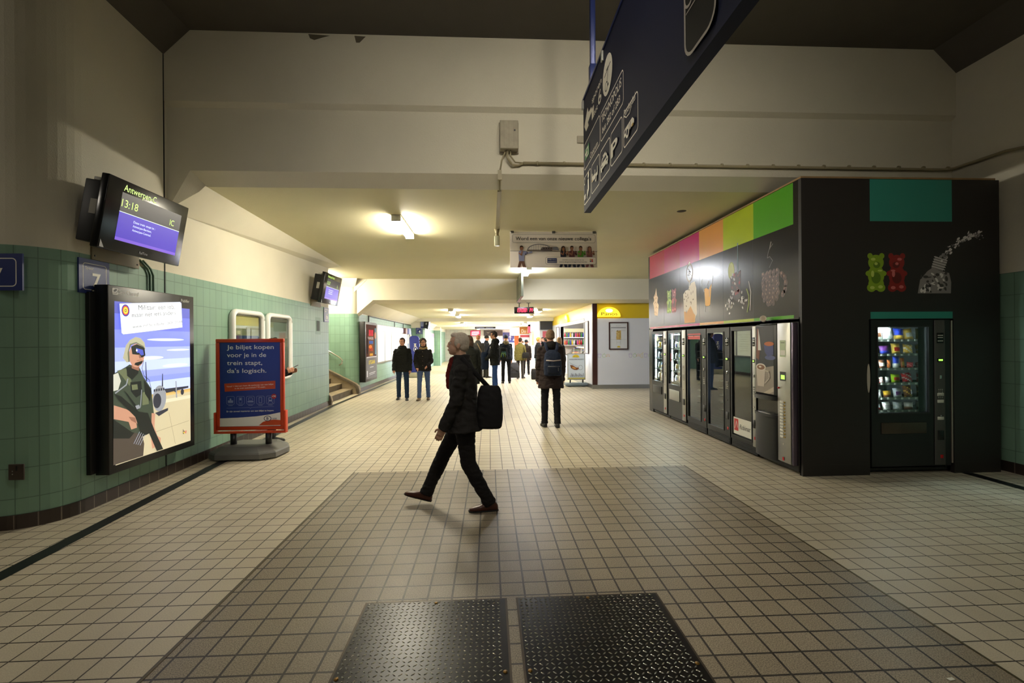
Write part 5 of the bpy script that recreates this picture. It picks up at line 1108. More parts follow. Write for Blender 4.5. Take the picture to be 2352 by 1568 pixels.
# ================================================================== SNACK BAR AND FAR END
PX_, PY_, PT = 3.40, 14.85, C2-.004
pw = mat('shop_white_panel', '#d4d6dc', .35); py = mat('shop_yellow_panel', '#d8b81a', .35); pb = mat('shop_brown_post', '#3a1e18', .4)
sh = empty('snack_bar', (PX_, PY_, 0), 0, 'white and yellow snack bar kiosk with a brown corner post, beyond the vending machines', 'kiosk')
b = MB(); b.box((PX_+.13, PY_, .13), (9, PY_+.06, 2.31), pw); b.box((PX_+.13, PY_, 2.31), (9, PY_+.06, PT), py)
P = Panel((PX_, PY_-.001, 0), (1, 0, 0), mb=b, step=.002)
ic_ = [mat('icon_purple', '#a892c8', .5), mat('icon_green', '#8cc46a', .5), mat('icon_orange', '#e0a86a', .5), mat('icon_yellow', '#d8c24a', .5)]
def icon(k, u, v):
    m = ic_[k % 4]
    if k % 4 == 0: P.line([(u-.05, v+.04), (u-.035, v-.06), (u+.035, v-.06), (u+.05, v+.04)], .008, m, False); P.line([(u-.06, v+.04), (u-.03, v+.07), (u+.03, v+.07), (u+.06, v+.04), (u-.06, v+.04)], .008, m, False)
    elif k % 4 == 1:
        n0 = 12; P.line([(u+.06*math.cos(2*PI*i/n0), v+.055*math.sin(2*PI*i/n0)) for i in range(n0+1)], .008, m, False); P.line([(u, v+.055), (u+.02, v+.085)], .008, m, False)
    elif k % 4 == 2: P.line([(u-.06, v-.03), (u-.05, v+.03), (u, v+.05), (u+.05, v+.03), (u+.06, v-.03), (u+.03, v-.02), (u, v), (u-.03, v-.02), (u-.06, v-.03)], .008, m, False)
    else: P.line([(u-.035, v+.05), (u-.028, v-.07), (u+.028, v-.07), (u+.035, v+.05), (u-.035, v+.05)], .008, m, False); P.line([(u, v+.05), (u+.02, v+.09), (u+.06, v+.09)], .008, m, False)
for k, u in enumerate((.21, .36, .49, 1.24, 1.38, 1.50, 1.62, 1.75, 1.9, 2.05)): icon(k if k < 3 else k+1, u, 1.08)
P.build('front_panel', sh)
YS0, YS1, ZS0, ZS1 = 16.25, 21.6, .95, 2.30
b = MB()
b.box((PX_, PY_+.06, .13), (PX_+.06, YS0, 2.38), pw); b.box((PX_, YS1, .13), (PX_+.06, 24.6, 2.38), pw); b.box((PX_, YS0, .13), (PX_+.06, YS1, ZS0), pw); b.box((PX_, PY_+.06, 2.38), (PX_+.06, 24.0, PT), py); b.box((PX_, 24.0, 2.38), (PX_+.06, 24.6, C3), py); b.build('side_panel', sh)
b = MB(); b.box((PX_-.02, PY_-.02, .13), (PX_+.13, PY_+.10, PT), pb); b.build('corner_post', sh)
b = MB(); b.box((PX_-.03, PY_-.03, 0), (9, PY_+.06, .13), steel); b.box((PX_-.03, PY_+.06, 0), (PX_+.06, 24.6, .13), steel); b.build('plinth', sh)
b = MB(); b.box((PX_-.015, YS0, ZS1-.06), (PX_+.08, YS1, ZS1+.06), white); b.box((PX_-.012, YS0-.04, ZS0), (PX_+.07, YS0, ZS1), white); b.box((PX_-.012, YS1, ZS0), (PX_+.07, YS1+.08, ZS1), black); b.box((PX_-.10, YS0, ZS0-.04), (PX_+.6, YS1, ZS0), steel); b.build('window_frame', sh)
b = MB(); b.box((PX_+2.2, YS0-.6, .13), (PX_+2.25, YS1+1.5, PT), mat('shop_back', '#4a4f50', .6)); b.box((PX_+.06, YS1+1.4, .13), (PX_+2.2, YS1+1.45, PT), MATS['shop_back']); b.box((PX_+.06, YS0-.9, .13), (PX_+2.2, YS0-.85, PT), mat('shop_side', '#a8a49a', .6)); b.build('interior_wall', sh)
b = MB(); b.box((PX_+.1, 21.0, 1.70), (PX_+2.15, 21.4, 1.74), white); b.box((PX_+.1, 21.0, 1.35), (PX_+2.15, 21.4, 1.385), steel); b.box((PX_+.1, 21.1, 1.98), (PX_+2.15, 21.35, 2.14), mat('shelf_cream', '#d8cf9a', .5)); b.box((PX_+.1, 21.4, .13), (PX_+2.15, 21.45, PT), mat('shop_side', '#a8a49a', .6)); b.build('back_shelf', sh)
b = MB(); b.bbox((PX_+.9, 17.6, 2.45), (PX_+1.0, 19.4, 2.52), glow('shop_tube', '#cfd8ff', 40), .01); b.build('light_tube', sh)
# sloped glass display counter
dc = empty('pastry_counter', (PX_+.3, 18.2, .95), 0, 'sloped glass pastry counter lit warm inside the snack bar window', 'display counter')
b = MB(); b.box((PX_+.12, YS0+.05, .955), (PX_+.62, YS1-1.2, .99), steel); b.box((PX_+.45, YS0+.05, 1.30), (PX_+.62, YS1-1.2, 1.33), steel); b.build('tray', dc)
b = MB(); b.quad((PX_+.12, YS0+.05, .99), (PX_+.45, YS0+.05, 1.31), (PX_+.45, YS1-1.2, 1.31), (PX_+.12, YS1-1.2, .99), vglass); b.build('glass_front', dc)
b = MB(); b.box((PX_+.50, YS0+.1, 1.28), (PX_+.54, YS1-1.3, 1.295), glow('warm_strip', '#ffca80', 25)); b.build('light_strip', dc)
b = MB(); b.tube([(PX_+.12, 17.7, .99), (PX_+.45, 17.7, 1.33)], .02, black, 6); b.build('divider', dc)
brd = [mat('bread_gold', '#c8904a', .6, vary=.2), mat('bread_pale', '#d8b888', .6), mat('bread_brown', '#7a4a28', .6)]
for k in range(26):
    b = MB(); y = YS0+.2+k*.145; b.ell((0, 0, .035), (.07, .055, .038), brd[k % 3], 10); b.ell((.02, .01, .055), (.03, .03, .02), brd[(k+1) % 3], 8)
    o = b.build('bread_roll'); o.location = (PX_+.25+.12*(k % 2), y, .993); tag(o, 'small pastries side by side in the lit counter', 'pastry', 'pastries in the counter')
cols = ['#b02030', '#d8b030', '#d04078', '#2c7a3a', '#e8e4da', '#c85a20', '#3a4a9a', '#2a1a1a']
for k in range(34):
    row = k % 2; j = k//2; c = cols[(k*5+j) % 8]; m = mat('bottle_%d' % ((k*5+j) % 8), c, .25)
    b = MB(); hh = .22 if row == 0 else .24
    b.lathe([(.0001, 0), (.034, 0), (.034, hh*.6), (.018, hh*.8), (.018, hh*.95)], m, n=10); b.lathe([(.021, hh*.93), (.021, hh), (.0001, hh)], paper, n=8)
    o = b.build('drink_bottle'); o.location = (PX_+.12+j*.085, 21.15, 1.743 if row == 0 else 1.388)
    tag(o, 'small bottles standing on the %s back shelf of the snack bar' % ('upper' if row == 0 else 'lower'), 'bottle', 'bottles on the %s shelf of the snack bar' % ('upper' if row == 0 else 'lower'))
def half_sign(O, U, w, h, label):
    P = Panel(O, U, step=.002); root = empty('logo_sign', O, 0, label, 'sign', None)
    a = [P.p((w/2*math.cos(PI*i/16), h*math.sin(PI*i/16)), -.06) for i in range(17)]; P.mb.prism(a, P.N*.08, E_('sign_yellow', '#f0cf30', 1.6)); P.k = 12; P.step = .002
    P.ell(0, h*.62, w*.16, h*.20, E_('sign_hot', '#fff4a8', 2.6)); P.text('Panos', -w*.34, h*.14, h*.33, mat('sign_brown', '#5a2a10', .5), w=w*.70); P.build('lit_face', root); return root
half_sign((PX_+.52, PY_-.05, 2.36), (1, 0, 0), .76, .32, 'glowing yellow half-round sign on the snack bar front, facing the camera')
half_sign((PX_-.05, 19.8, 2.36), (0, -1, 0), .9, .36, 'yellow half-round sign above the snack bar window, seen at an angle')
def poster_frame(O, U, w, h, label, kind):
    P = Panel(O, U, step=.002); root = empty('framed_poster', O, 0, label, 'poster', None)
    t = .035
    for (u0, v0, u1, v1) in ((0, 0, w, t), (0, h-t, w, h), (0, t, t, h-t), (w-t, t, w, h-t)):
        a = [P.p(q, 0) for q in ((u0, v0), (u1, v0), (u1, v1), (u0, v1))]; P.mb.prism(a, P.N*.025, pb)
    P.build('frame', root)
    P = Panel(O, U, step=.002); P.k = 2; P.rect(t, t, w-t, h-t, mat('poster_paper', '#cfd1d2', .5))
    if kind:
        for k, vv in enumerate((.86, .82, .79)): P.line([(w*(.36 if k == 0 else .12), h*vv), (w*(.64 if k == 0 else .88), h*vv)], .008 if k < 2 else .014, MATS['label_grey'] if k < 2 else bi, up=(k == 0))
        P.poly([(w*.38, h*.36), (w*.40, h*.68), (w*.62, h*.68), (w*.63, h*.36)], mat('popcorn', '#b8a05a', .6))
        q_ = random.Random(5)
        for k in range(40): P.ell(w*q_.uniform(.39, .62), h*q_.uniform(.37, .70), .014, .012, mat('popcorn2', '#d8c890', .6) if k % 2 else MATS['bread_gold'], up=(k == 0), n=8)
        P.line([(w*.1, h*.37), (w*.9, h*.37)], .004, MATS['label_grey']); P.line([(w*.40, h*.36), (w*.40, h*.18)], .004, MATS['label_grey'], False); P.line([(w*.6, h*.36), (w*.6, h*.18)], .004, MATS['label_grey'], False); P.line([(w*.40, h*.27), (w*.6, h*.27)], .004, MATS['label_grey'], False)
        P.ell(w*.5, h*.08, w*.09, h*.05, py, a1=180); 
        for k in range(5): P.line([(w*(.66+.045*k), h*.67), (w*(.66+.045*k), h*.72)], .006, MATS['label_grey'], False)
        P.line([(w*.14, h*.66), (w*.2, h*.71)], .005, MATS['label_grey'], False)
    P.build('sheet', root)
poster_frame((3.92, PY_-.01, 1.28), (1, 0, 0), .645, .905, 'dark-framed poster of a popcorn-filled glass on the white snack bar front', 1)
poster_frame((PX_-.01, 16.1, 1.12), (0, -1, 0), .62, 1.14, 'narrow dark-framed poster on the side of the snack bar near its corner', 0)
poster_frame((PX_-.01, 22.9, 1.12), (0, -1, 0), .9, 1.14, 'dark-framed poster on the side of the snack bar past its window', 0)
# croissant pavement board
cs = empty('pavement_board', (2.98, 15.7, 0), 0, 'white snack bar board with a croissant picture on a grey rounded foot', 'advertising stand')
CX0, CX1, CZ0, CZ1, CY = 2.68, 3.31, .23, 1.15, 15.65
b = MB(); b.bbox((CX0, CY, CZ0), (CX1, CY+.05, CZ1), alu, .012); P = Panel((CX0, CY-.001, CZ0), (1, 0, 0), mb=b, step=.002); w_, h_ = CX1-CX0, CZ1-CZ0
P.rect(.03, .03, w_-.03, h_-.03, mat('board_paper', '#c9d3dc', .45)); P.rect(.03, .03, w_-.03, .08, mat('board_olive', '#b5a95a', .5)); P.ell(w_*.47, h_*.84, .12, .10, mat('board_yellow', '#c9b428', .5), a1=180); P.text('Panos', w_*.47, h_*.845, .04, MATS['sign_brown'], align='c'); P.text('SWING EENS BINNEN!', w_*.1, h_*.75, .04, bi, w=w_*.8)
P.poly([(w_*.14, h_*.56), (w_*.28, h_*.55), (w_*.5, h_*.46), (w_*.66, h_*.47), (w_*.64, h_*.42), (w_*.52, h_*.37), (w_*.36, h_*.38), (w_*.2, h_*.44)], brd[2]); P.ell(w_*.36, h_*.45, .07, .03, brd[0], rot=-.4); P.ell(w_*.72, h_*.46, .075, .08, bi); P.ell(w_*.72, h_*.46, .068, .073, MATS['board_paper'])
P.line([(w_*.1, h_*.66), (w_*.3, h_*.58), (w_*.56, h_*.50)], .006, bi)
for k in range(14): u = w_*(.15+.055*k); P.line([(u, h_*.13), (u+.008*(k % 3), h_*(.16+.03*((k*7) % 4)))], .012, bi, up=(k == 0))
P.build('board', cs)
b = MB(); b.bbox((2.60, 15.52, .02), (3.38, 15.98, .13), mat('blue_grey_foot', '#6f7b80', .5), .05, 3); b.bbox((2.68, 15.60, .0), (2.80, 15.9, .05), MATS['blue_grey_foot'], .01); b.bbox((3.18, 15.60, .0), (3.30, 15.9, .05), MATS['blue_grey_foot'], .01); b.build('foot', cs)
for x in (2.78, 3.22):
    b = MB(); b.tube([(x, CY+.03, .12), (x, CY+.03, .24)], .025, black, 10); b.build('post', cs)

# ---- further shops on the right
s3 = empty('shop_front', (2.8, 24.7, 0), 0, 'far shop with a dark blue fascia box and white window wall past the snack bar', 'shop')
b = MB(); b.box((2.76, 24.65, 0), (9, 24.70, C3), pw); b.box((2.72, 24.7, 0), (2.78, 31.0, C3), pw); P = Panel((2.76, 24.649, 0), (1, 0, 0), mb=b, step=.003)
P.rect(.12, 1.15, .45, 2.1, mat('pink_poster', '#c45a6a', .5)); P.ell(.15, 1.6, .06, .1, signw); P = Panel((2.719, 31.0, 0), (0, -1, 0), mb=b, step=.003)
P.rect(3.6, 1.1, 5.9, 2.15, mat('white_blind', '#d9dbe0', .5)); P.rect(1.8, 1.3, 3.3, 2.15, mat('cork_board', '#a8763c', .6)); P.rect(.2, .5, 1.4, 1.3, signw)
for k in range(5): P.rect(3.7+k*.45, 1.1, 3.74+k*.45, 2.0, MATS['label_grey'], up=(k == 0))
P.build('wall', s3)
b = MB(); b.box((2.72, 24.4, 2.18), (3.38, 24.64, C3), mat('fascia_navy', '#20242f', .4)); b.box((2.66, 24.4, 2.18), (2.72, 30.5, C3), mat('fascia_white', '#cdd2e4', .35)); b.box((2.5, 29.5, 2.1), (2.66, 30.0, C3), mat('fascia_red', '#a01c2c', .4)); b.build('fascia', s3)
s4 = empty('shop_front', (2.2, 31.2, 0), 0, 'farthest shop with an orange-brown sign and snack menu board, right side', 'shop')
b = MB(); b.box((2.05, 31.1, 0), (3.3, 31.2, C4), mat('pale_wall', '#dcdcd8', .5)); P = Panel((2.05, 31.099, 0), (1, 0, 0), mb=b, step=.004)
P.rect(.02, 2.05, .75, C4-.01, mat('donut_orange', '#b8782c', .5)); P.text('Do N', .14, 2.12, .26, signw, w=.55); P.rect(.05, .9, .7, 2.0, mat('menu_board', '#c9ccd0', .5)); P.rect(.05, 1.82, .7, 1.98, mat('menu_red', '#a83440', .5))
for k in range(4): P.ell(.2+(k % 2)*.32, 1.5-(k//2)*.35, .1, .06, [brd[2], MATS['menu_red'], navy, MATS['icon_orange']][k], up=(k == 0))
P.rect(.05, .92, .7, 1.02, MATS['menu_red'], False); P.build('wall', s4)
b = MB(); b.box((1.75, 32.0, .3), (2.05, 32.1, 1.95), mat('orange_door', '#d8602a', .5)); b.box((2.05, 31.2, 0), (2.1, YE, C4), MATS['pale_wall']); b.build('side_wall', s4)
b = MB(); b.bbox((1.5, 31.3, 1.97), (2.04, 33.5, C4-.02), glow('red_glow_box', '#ff9a8a', .8), .02); b.build('lit_fascia', s4)
# ---- end wall: boards, exit daylight
b = MB(); b.box((-1.5, YE-.12, 1.98), (-.70, YE-.02, 2.43), mat('board_black', '#100b0d', .4)); P = Panel((-1.5, YE-.121, 1.98), (1, 0, 0), mb=b, step=.01)
P.rect(.02, .02, .78, .43, E_('red_board', '#c41440', 1.5)); P.text('AANKOMST', .1, .28, .09, E_('board_pink', '#ffc0d0', 2), w=.6, bold=.03)
for k in range(3): P.line([(.1, .22-k*.07), (.7-.08*k, .22-k*.07)], .03, MATS['lit_board_pink'], False)
tag(P.build('departure_board'), 'bright red lit board on the grey end wall', 'board')
b = MB(); b.box((-.45, YE-.14, 2.0), (1.05, YE-.02, 2.44), mat('board_brown', '#2c201f', .3)); P = Panel((-.45, YE-.141, 2.0), (1, 0, 0), mb=b, step=.01); P.line([(.25, .3), (.35, .2), (.45, .3)], .02, MATS['dull_lettering']); P.line([(1.0, .05), (1.0, .4)], .01, MATS['dull_lettering'], False); tag(P.build('departure_board'), 'wide dark brown board on the end wall right of the red board', 'board')
b = MB(); b.box((1.07, YE-.10, 1.45), (2.04, YE-.02, 2.26), navy); P = Panel((.85, YE-.101, 1.45), (1, 0, 0), mb=b, step=.01); P.text('UITGANG', .26, .15, .12, signw, w=.42); P.line([(.8, .2), (.8, .5)], .04, signw); P.line([(.72, .42), (.8, .52), (.88, .42)], .03, signw, False); P.rect(1.0, .55, 1.25, .65, signw, False); P.poly([(1.0, .15), (1.1, .3), (1.2, .15)], signw, False)
tag(P.build('exit_sign'), 'large blue sign with white arrows on the end wall', 'sign')
for k, (x0, x1, z1, t) in enumerate(((.35, .98, 1.75, 'dazzling daylit glass doorway in the end wall, left of the blue sign'), (1.15, 1.95, 1.42, 'daylit glass doorway under the blue sign on the end wall'), (-.62, -.35, 1.72, 'thin daylit opening in the end wall between the two boards'))):
    b = MB(); b.box((x0, YE-.03, 0.02), (x1, YE-.015, z1), glow('daylight', '#dfe8ff', 10)); o = b.build('window_%d' % (k+1), kind='structure')
    b = MB()
    for x in (x0-.03, x1): b.box((x, YE-.07, 0), (x+.03, YE-.02, z1+.03), alu)
    b.box((x0, YE-.07, z1), (x1, YE-.02, z1+.03), alu); b.box(((x0+x1)/2-.015, YE-.07, 0), ((x0+x1)/2+.015, YE-.035, z1), alu); b.build('door_%d' % (k+1), kind='structure')
b = MB(); b.box((-.95, 30.2, C4-.12), (.42, 30.3, C4-.002), mat('overhead_board', '#14161f', .4)); P = Panel((-.95, 30.199, C4-.12), (1, 0, 0), mb=b, step=.01); P.line([(.1, .06), (.6, .06)], .03, MATS['fig_shirt']); P.line([(.75, .06), (1.2, .06)], .03, MATS['fig_shirt'], False); tag(P.build('overhead_sign'), 'thin dark overhead board under the far ceiling', 'sign')
for k, (x, y, z, c, t) in enumerate(((-3.98, 21.6, 1.95, 'fig_brown', 'small brown box on the wall above the narrow notice cases'), (-3.98, 22.6, 1.95, 'fig_shirt', 'small blue and white wall sign right of the brown wall box'))):
    b = MB(); b.bbox((x-.1, y, z), (x+.08, y+.4, z+.28), MATS[c], .006); tag(b.build('wall_box'), t, 'box')
b = MB(); b.bbox((-3.62, Y3+.30, 2.28), (-3.40, Y3+.34, 2.66), MATS['fig_shirt'], .004); b.bbox((-3.60, Y3+.295, 2.30), (-3.42, Y3+.301, 2.38), navy, .002); b.tube([(-3.5, Y3+.33, 2.66), (-3.5, Y3+.33, C3)], .006, black, 6) if False else None
tag(b.build('hanging_notice'), 'pale blue notice above the platform 4 sign on the far pilaster', 'sign')
lt3 = empty('timetable_case', (-3.55, 26, .9), 0, 'yellow-lit timetable case beyond the far pilaster', 'timetable')
b = MB(); b.box((-3.62, 26.0, .85), (-3.55, 29.6, 2.1), alu); b.build('frame', lt3)
P = Panel((-3.549, 26.0, .85), (0, 1, 0), step=.004); P.rect(.05, 1.0, 3.5, 1.2, E_('header_red', '#e05a7a', 1.4))
for k in range(7): P.rect(.08+k*.5, .06, .5+k*.5, .95, E_('timetable_far', '#e4ea90', 2.4), up=(k == 0))
P.build('lit_sheets', lt3)
b = MB(); b.box((-3.615, 25.3, .2), (-3.5, 25.75, 2.15), black); tag(b.build('lightbox'), 'narrow black lightbox seen edge-on beyond the far pilaster', 'lightbox')
# small vent on the right wall
b = MB(); b.box((RX-.006, 4.6, 1.83), (RX, 4.95, 2.05), mat('vent_dark', '#2a3630', .7)); tag(b.build('wall_vent'), 'small grid vent on the green wall right of the kiosk', 'vent')
# bits of litter
for k, (x, y, t) in enumerate(((2.13, 2.02, 'scrap of white paper on the grey floor tiles at the lower right'), (5.05, 4.2, 'white speck of litter on the cream tiles before the kiosk'))):
    b = MB(); b.prism([(x, y, .002), (x+.03, y+.005, .002), (x+.028, y+.02, .002), (x-.004, y+.015, .002)], (0, 0, .003), paper); tag(b.build('paper_scrap'), t, 'litter')
# ================================================================== PEOPLE
def remesh(mb, voxel, sm=3, disp=None, name='m'):
    me = bpy.data.meshes.new(name); me.from_pydata(mb.v, [], mb.f); me.update()
    o = bpy.data.objects.new('tmp', me); COL.objects.link(o)
    m = o.modifiers.new('r', 'REMESH'); m.mode = 'VOXEL'; m.voxel_size = voxel; m.adaptivity = 0
    if sm: s_ = o.modifiers.new('s', 'SMOOTH'); s_.factor = .5; s_.iterations = sm
    dg = bpy.context.evaluated_depsgraph_get(); out = bpy.data.meshes.new_from_object(o.evaluated_get(dg)); out.name = name
    bpy.data.objects.remove(o); bpy.data.meshes.remove(me); out.materials.clear()
    out.polygons.foreach_set('use_smooth', [True]*len(out.polygons))
    if disp:
        amp, sc_, st_ = disp
        N_ = [v.normal.copy() for v in out.vertices]; C_ = []
        for v, n in zip(out.vertices, N_):
            p = v.co*sc_; p = Vector((p.x, p.y, p.z*st_))
            k = noise.noise(p)+.5*noise.noise(p*2.3); C_ += list(v.co + n*(amp*(1-abs(k)*2.4)))
        out.vertices.foreach_set('co', C_); out.update()
    return out
def part(me, name, m, parent):
    me.materials.append(m); o = bpy.data.objects.new(name, me); COL.objects.link(o); o.parent = parent; return o
def loft(b, rings, m=None, n=20, e=2.0):
    """rings: (centre, x axis*rx, y axis*ry)"""
    vs = []
    for c, ax, ay in rings:
        for k in range(n):
            A = 2*PI*k/n; ca, sa = math.cos(A), math.sin(A)
            if e != 2: ca = math.copysign(abs(ca)**(2/e), ca); sa = math.copysign(abs(sa)**(2/e), sa)
            vs.append(Vector(c)+Vector(ax)*ca+Vector(ay)*sa)
    L = len(rings); fs = [(i*n+k, i*n+(k+1) % n, (i+1)*n+(k+1) % n, (i+1)*n+k) for i in range(L-1) for k in range(n)]
    fs += [tuple(reversed(range(n))), tuple((L-1)*n+k for k in range(n))]
    b.add(vs, fs, m or black, True)
skinm = mat('skin', '#c08a6e', .5, vary=.06, vscale=8); skinp = mat('skin_pale', '#caa088', .5)
def cloth(name, c, r=.85): return mat('cloth_'+name, c, r, bump=.25, bscale=120, vary=.12, vscale=5, spec=.25)
def person(label, x, y, face, h, vox=.012, legs=((0, 0, 2), (0, 0, 2)), arms=((5, 8, 12, 0), (5, 8, 12, 0)), lean=2, head=(0, 0), coat=('black', '#17181a'), hem=.46, pants=('dark', '#18181b'), shoes=('#161412'), hair=('short', '#3a2a1e'),
           skin=None, face_detail=False, hood=None, belly=1.0, flare=1.0, fingers=True, scarf=None, gloves=None, wide=1.0, feetpitch=(0, 0), glasses=False, beard=None, group=None, trou=1.0, name='person'):
    skin = skin or skinm; s = h/1.75
    root = empty(name, (x, y, 0), R(face), label, 'person')
    TH, SHK = .245*h, .245*h; HW = .052*h*wide**.3
    def legdir(fl, ab, sd): a = R(fl); q = R(ab); return Vector((math.sin(q)*sd, math.sin(a)*math.cos(q), -math.cos(a)*math.cos(q)))
    J = {}
    for i, sd in enumerate((-1, 1)):
        fl, kn, ab = legs[i]; hp = Vector((HW*sd, 0, 0)); kne = hp+legdir(fl, ab, sd)*TH; ank = kne+legdir(fl-kn, ab*.5, sd)*SHK; J['hip', i], J['kne', i], J['ank', i] = hp, kne, ank
    zmin = min(J['ank', 0].z, J['ank', 1].z); off_ = Vector((0, 0, .048*h-zmin))
    for k in J: J[k] = J[k]+off_
    pel = Vector((0, 0, off_.z)); La = R(lean); up_ = Vector((0, math.sin(La), math.cos(La))); fw_ = Vector((0, math.cos(La), -math.sin(La))); rt_ = Vector((1, 0, 0))
    def T(u, f=0, r=0): return pel+up_*(u*h)+fw_*(f*h)+rt_*(r*h)
    SW = .100*wide**.7
    for i, sd in enumerate((-1, 1)):
        fl, ab, el, inn = arms[i]
        sh_ = T(.264, 0, SW*.95*sd); a = R(fl+lean*-0); q = R(ab*.6)
        d1 = Vector((math.sin(q)*sd, math.sin(a)*math.cos(q), -math.cos(a)*math.cos(q)))
        a2 = R(fl+el); d2 = Vector((math.sin(q*.5)*sd-math.sin(R(inn))*sd, math.sin(a2), -math.cos(a2))).normalized()
        J['sh', i] = sh_; J['el', i] = sh_+d1*.168*h; J['wr', i] = J['el', i]+d2*.146*h; J['fd', i] = d2
    hc = T(.29+.115, .018, 0)+Vector((0, 0, 0)); hy, hp_ = R(head[0]), R(head[1])
    HM = Matrix.Translation(hc) @ Matrix.Rotation(hy, 4, 'Z') @ Matrix.Rotation(-hp_, 4, 'X') @ Matrix.Scale(s, 4)
    HR = (Matrix.Rotation(hy, 4, 'Z') @ Matrix.Rotation(-hp_, 4, 'X')).to_3x3()
    def he(b, c, r): b.ell(HM @ Vector(c), [q*s for q in r], black, 16, HR)
    # --- body: one continuous surface
    b = MB()
    he(b, (0, -.008, .022), (.076, .094, .094)); he(b, (0, .022, -.045), (.060, .066, .066)); he(b, (0, .05, -.085), (.030, .030, .024)); he(b, (0, .088, -.012), (.011, .016, .030)); he(b, (0, .096, -.028), (.014, .013, .012))
    he(b, (0, .070, .026), (.050, .015, .012)); he(b, (0, .083, -.062), (.026, .013, .012))
    for sd in (-1, 1): he(b, (.077*sd, -.008, -.012), (.010, .020, .032)); he(b, (.030*sd, .050, -.030), (.020, .024, .022))
    nb_ = T(.28, 0, 0); b.tube([nb_, HM @ Vector((0, -.02, -.05))], [.062*s, .056*s], black, 12)
    loft(b, [(T(-.03), rt_*.085*h, fw_*.055*h), (T(.05), rt_*.082*h, fw_*.055*h), (T(.13), rt_*.080*h, fw_*.055*h), (T(.22), rt_*.078*h, fw_*.05*h), (T(.262), rt_*.070*h, fw_*.04*h), (T(.300), rt_*.036*h, fw_*.03*h)])
    for i, sd in enumerate((-1, 1)):
        b.tube([J['hip', i], J['hip', i]*.4+J['kne', i]*.6, J['kne', i]], [.07*s, .058*s, .048*s], black, 10); b.tube([J['kne', i], J['kne', i]*.6+J['ank', i]*.4, J['ank', i]], [.048*s, .048*s, .035*s], black, 10); b.ell(J['kne', i], [.05*s]*3, black, 10)
        b.ell(J['sh', i], [.038*s]*3, black, 10); b.tube([J['sh', i], J['el', i]], [.036*s, .034*s], black, 10); b.ell(J['el', i], [.037*s]*3, black, 10); b.tube([J['el', i], J['wr', i]], [.036*s, .024*s], black, 10)
        d = J['fd', i]; w0 = J['wr', i]; side = Vector((0, 1, 0)) if abs(d.z) > .6 else Vector((0, 0, 1)); side = (side-d*side.dot(d)).normalized(); nrm = d.cross(side).normalized()*(-sd)
        b.tube([w0-d*.01*s, w0+d*.05*s, w0+d*.088*s], [(.022*s, .030*s), (.016*s, .040*s), (.013*s, .037*s)] if abs(Vector((0, 0, 1)).cross(d).normalized().dot(side)) < .5 else [(.030*s, .022*s), (.040*s, .016*s), (.037*s, .013*s)], black, 10)
        if fingers:
            for k in range(4):
                ln = (.062, .074, .069, .054)[k]*s; p0 = w0+d*.084*s+side*(.029-.0195*k)*s; c1 = (d*.9-nrm*-.35*-1).normalized(); c1 = (d+nrm*.25).normalized(); c2 = (d+nrm*.75).normalized()
                b.tube([p0-d*.02*s, p0+c1*ln*.5, p0+c1*ln*.5+c2*ln*.5], [.0088*s, .0083*s, .0072*s], black, 7)
            t0 = w0+d*.03*s+side*.034*s; c1 = (d*.75+side*.55+nrm*.25).normalized(); b.tube([t0-side*.012*s, t0+c1*.035*s, t0+c1*.035*s+(d+nrm*.3).normalized()*.030*s], [.0115*s, .0105*s, .0085*s], black, 7)
        else: b.ell(w0+d*.12*s, (.02*s, .03*s, .035*s), black, 8)
    body_o = part(remesh(b, .0052 if fingers else min(vox, .010), 2, name='body'), 'body', skin, root)
    # --- face details
    if face_detail:
        eb = mat('eye_dark', '#1d1410', .25); ew = mat('eye_white', '#d6cfc6', .3); lip = mat('lips', '#9a5a50', .5)
        for sd in (-1, 1):
            b = MB(); b.ell(HM @ Vector((.030*sd, .0745, .006)), [.0125*s, .008*s, .0066*s], ew, 10, HR); b.ell(HM @ Vector((.030*sd, .0810, .006)), [.0055*s, .003*s, .0058*s], eb, 8, HR); b.build('eye', body_o, world=False)
            b = MB(); b.ell(HM @ Vector((.031*sd, .0800, .025)), [.019*s, .006*s, .0038*s], mat('hair_'+hair[1], hair[1], .8), 8, HR); b.build('eyebrow', body_o, world=False)
        b = MB(); b.ell(HM @ Vector((0, .0905, -.058)), [.021*s, .005*s, .0035*s], lip, 10, HR); b.ell(HM @ Vector((0, .0895, -.065)), [.017*s, .006*s, .0045*s], lip, 10, HR); b.build('mouth', body_o, world=False)
    if glasses:
        b = MB(); fr = mat('glasses_frame', '#15120f', .3)
        for sd in (-1, 1):
            pts = [HM @ Vector((.032*sd+.025*math.cos(A), .094, .004+.017*math.sin(A))) for A in [2*PI*k/14 for k in range(15)]]; b.tube(pts, .0022*s, fr, 5, cap=False); b.tube([HM @ Vector((.056*sd, .092, .01)), HM @ Vector((.080*sd, .0, .0))], .002*s, fr, 5)
        b.tube([HM @ Vector((-.008, .1, .006)), HM @ Vector((.008, .1, .006))], .0022*s, fr, 5); b.build('glasses', root, world=False)
    if beard:
        b = MB(); he(b, (0, .040, -.078), (.056, .052, .040)); he(b, (0, .088, -.050), (.028, .010, .005)); part(remesh(b, .008, 2, name='beard'), 'beard', mat('hair_'+beard, beard, .8), root)
    # --- hair / hat
    st, hcx = hair[0], hair[1]; hm = mat('hair_'+hcx, hcx, .75, bump=.5, bscale=180, vary=.25, vscale=30, spec=.3)
    b = MB()
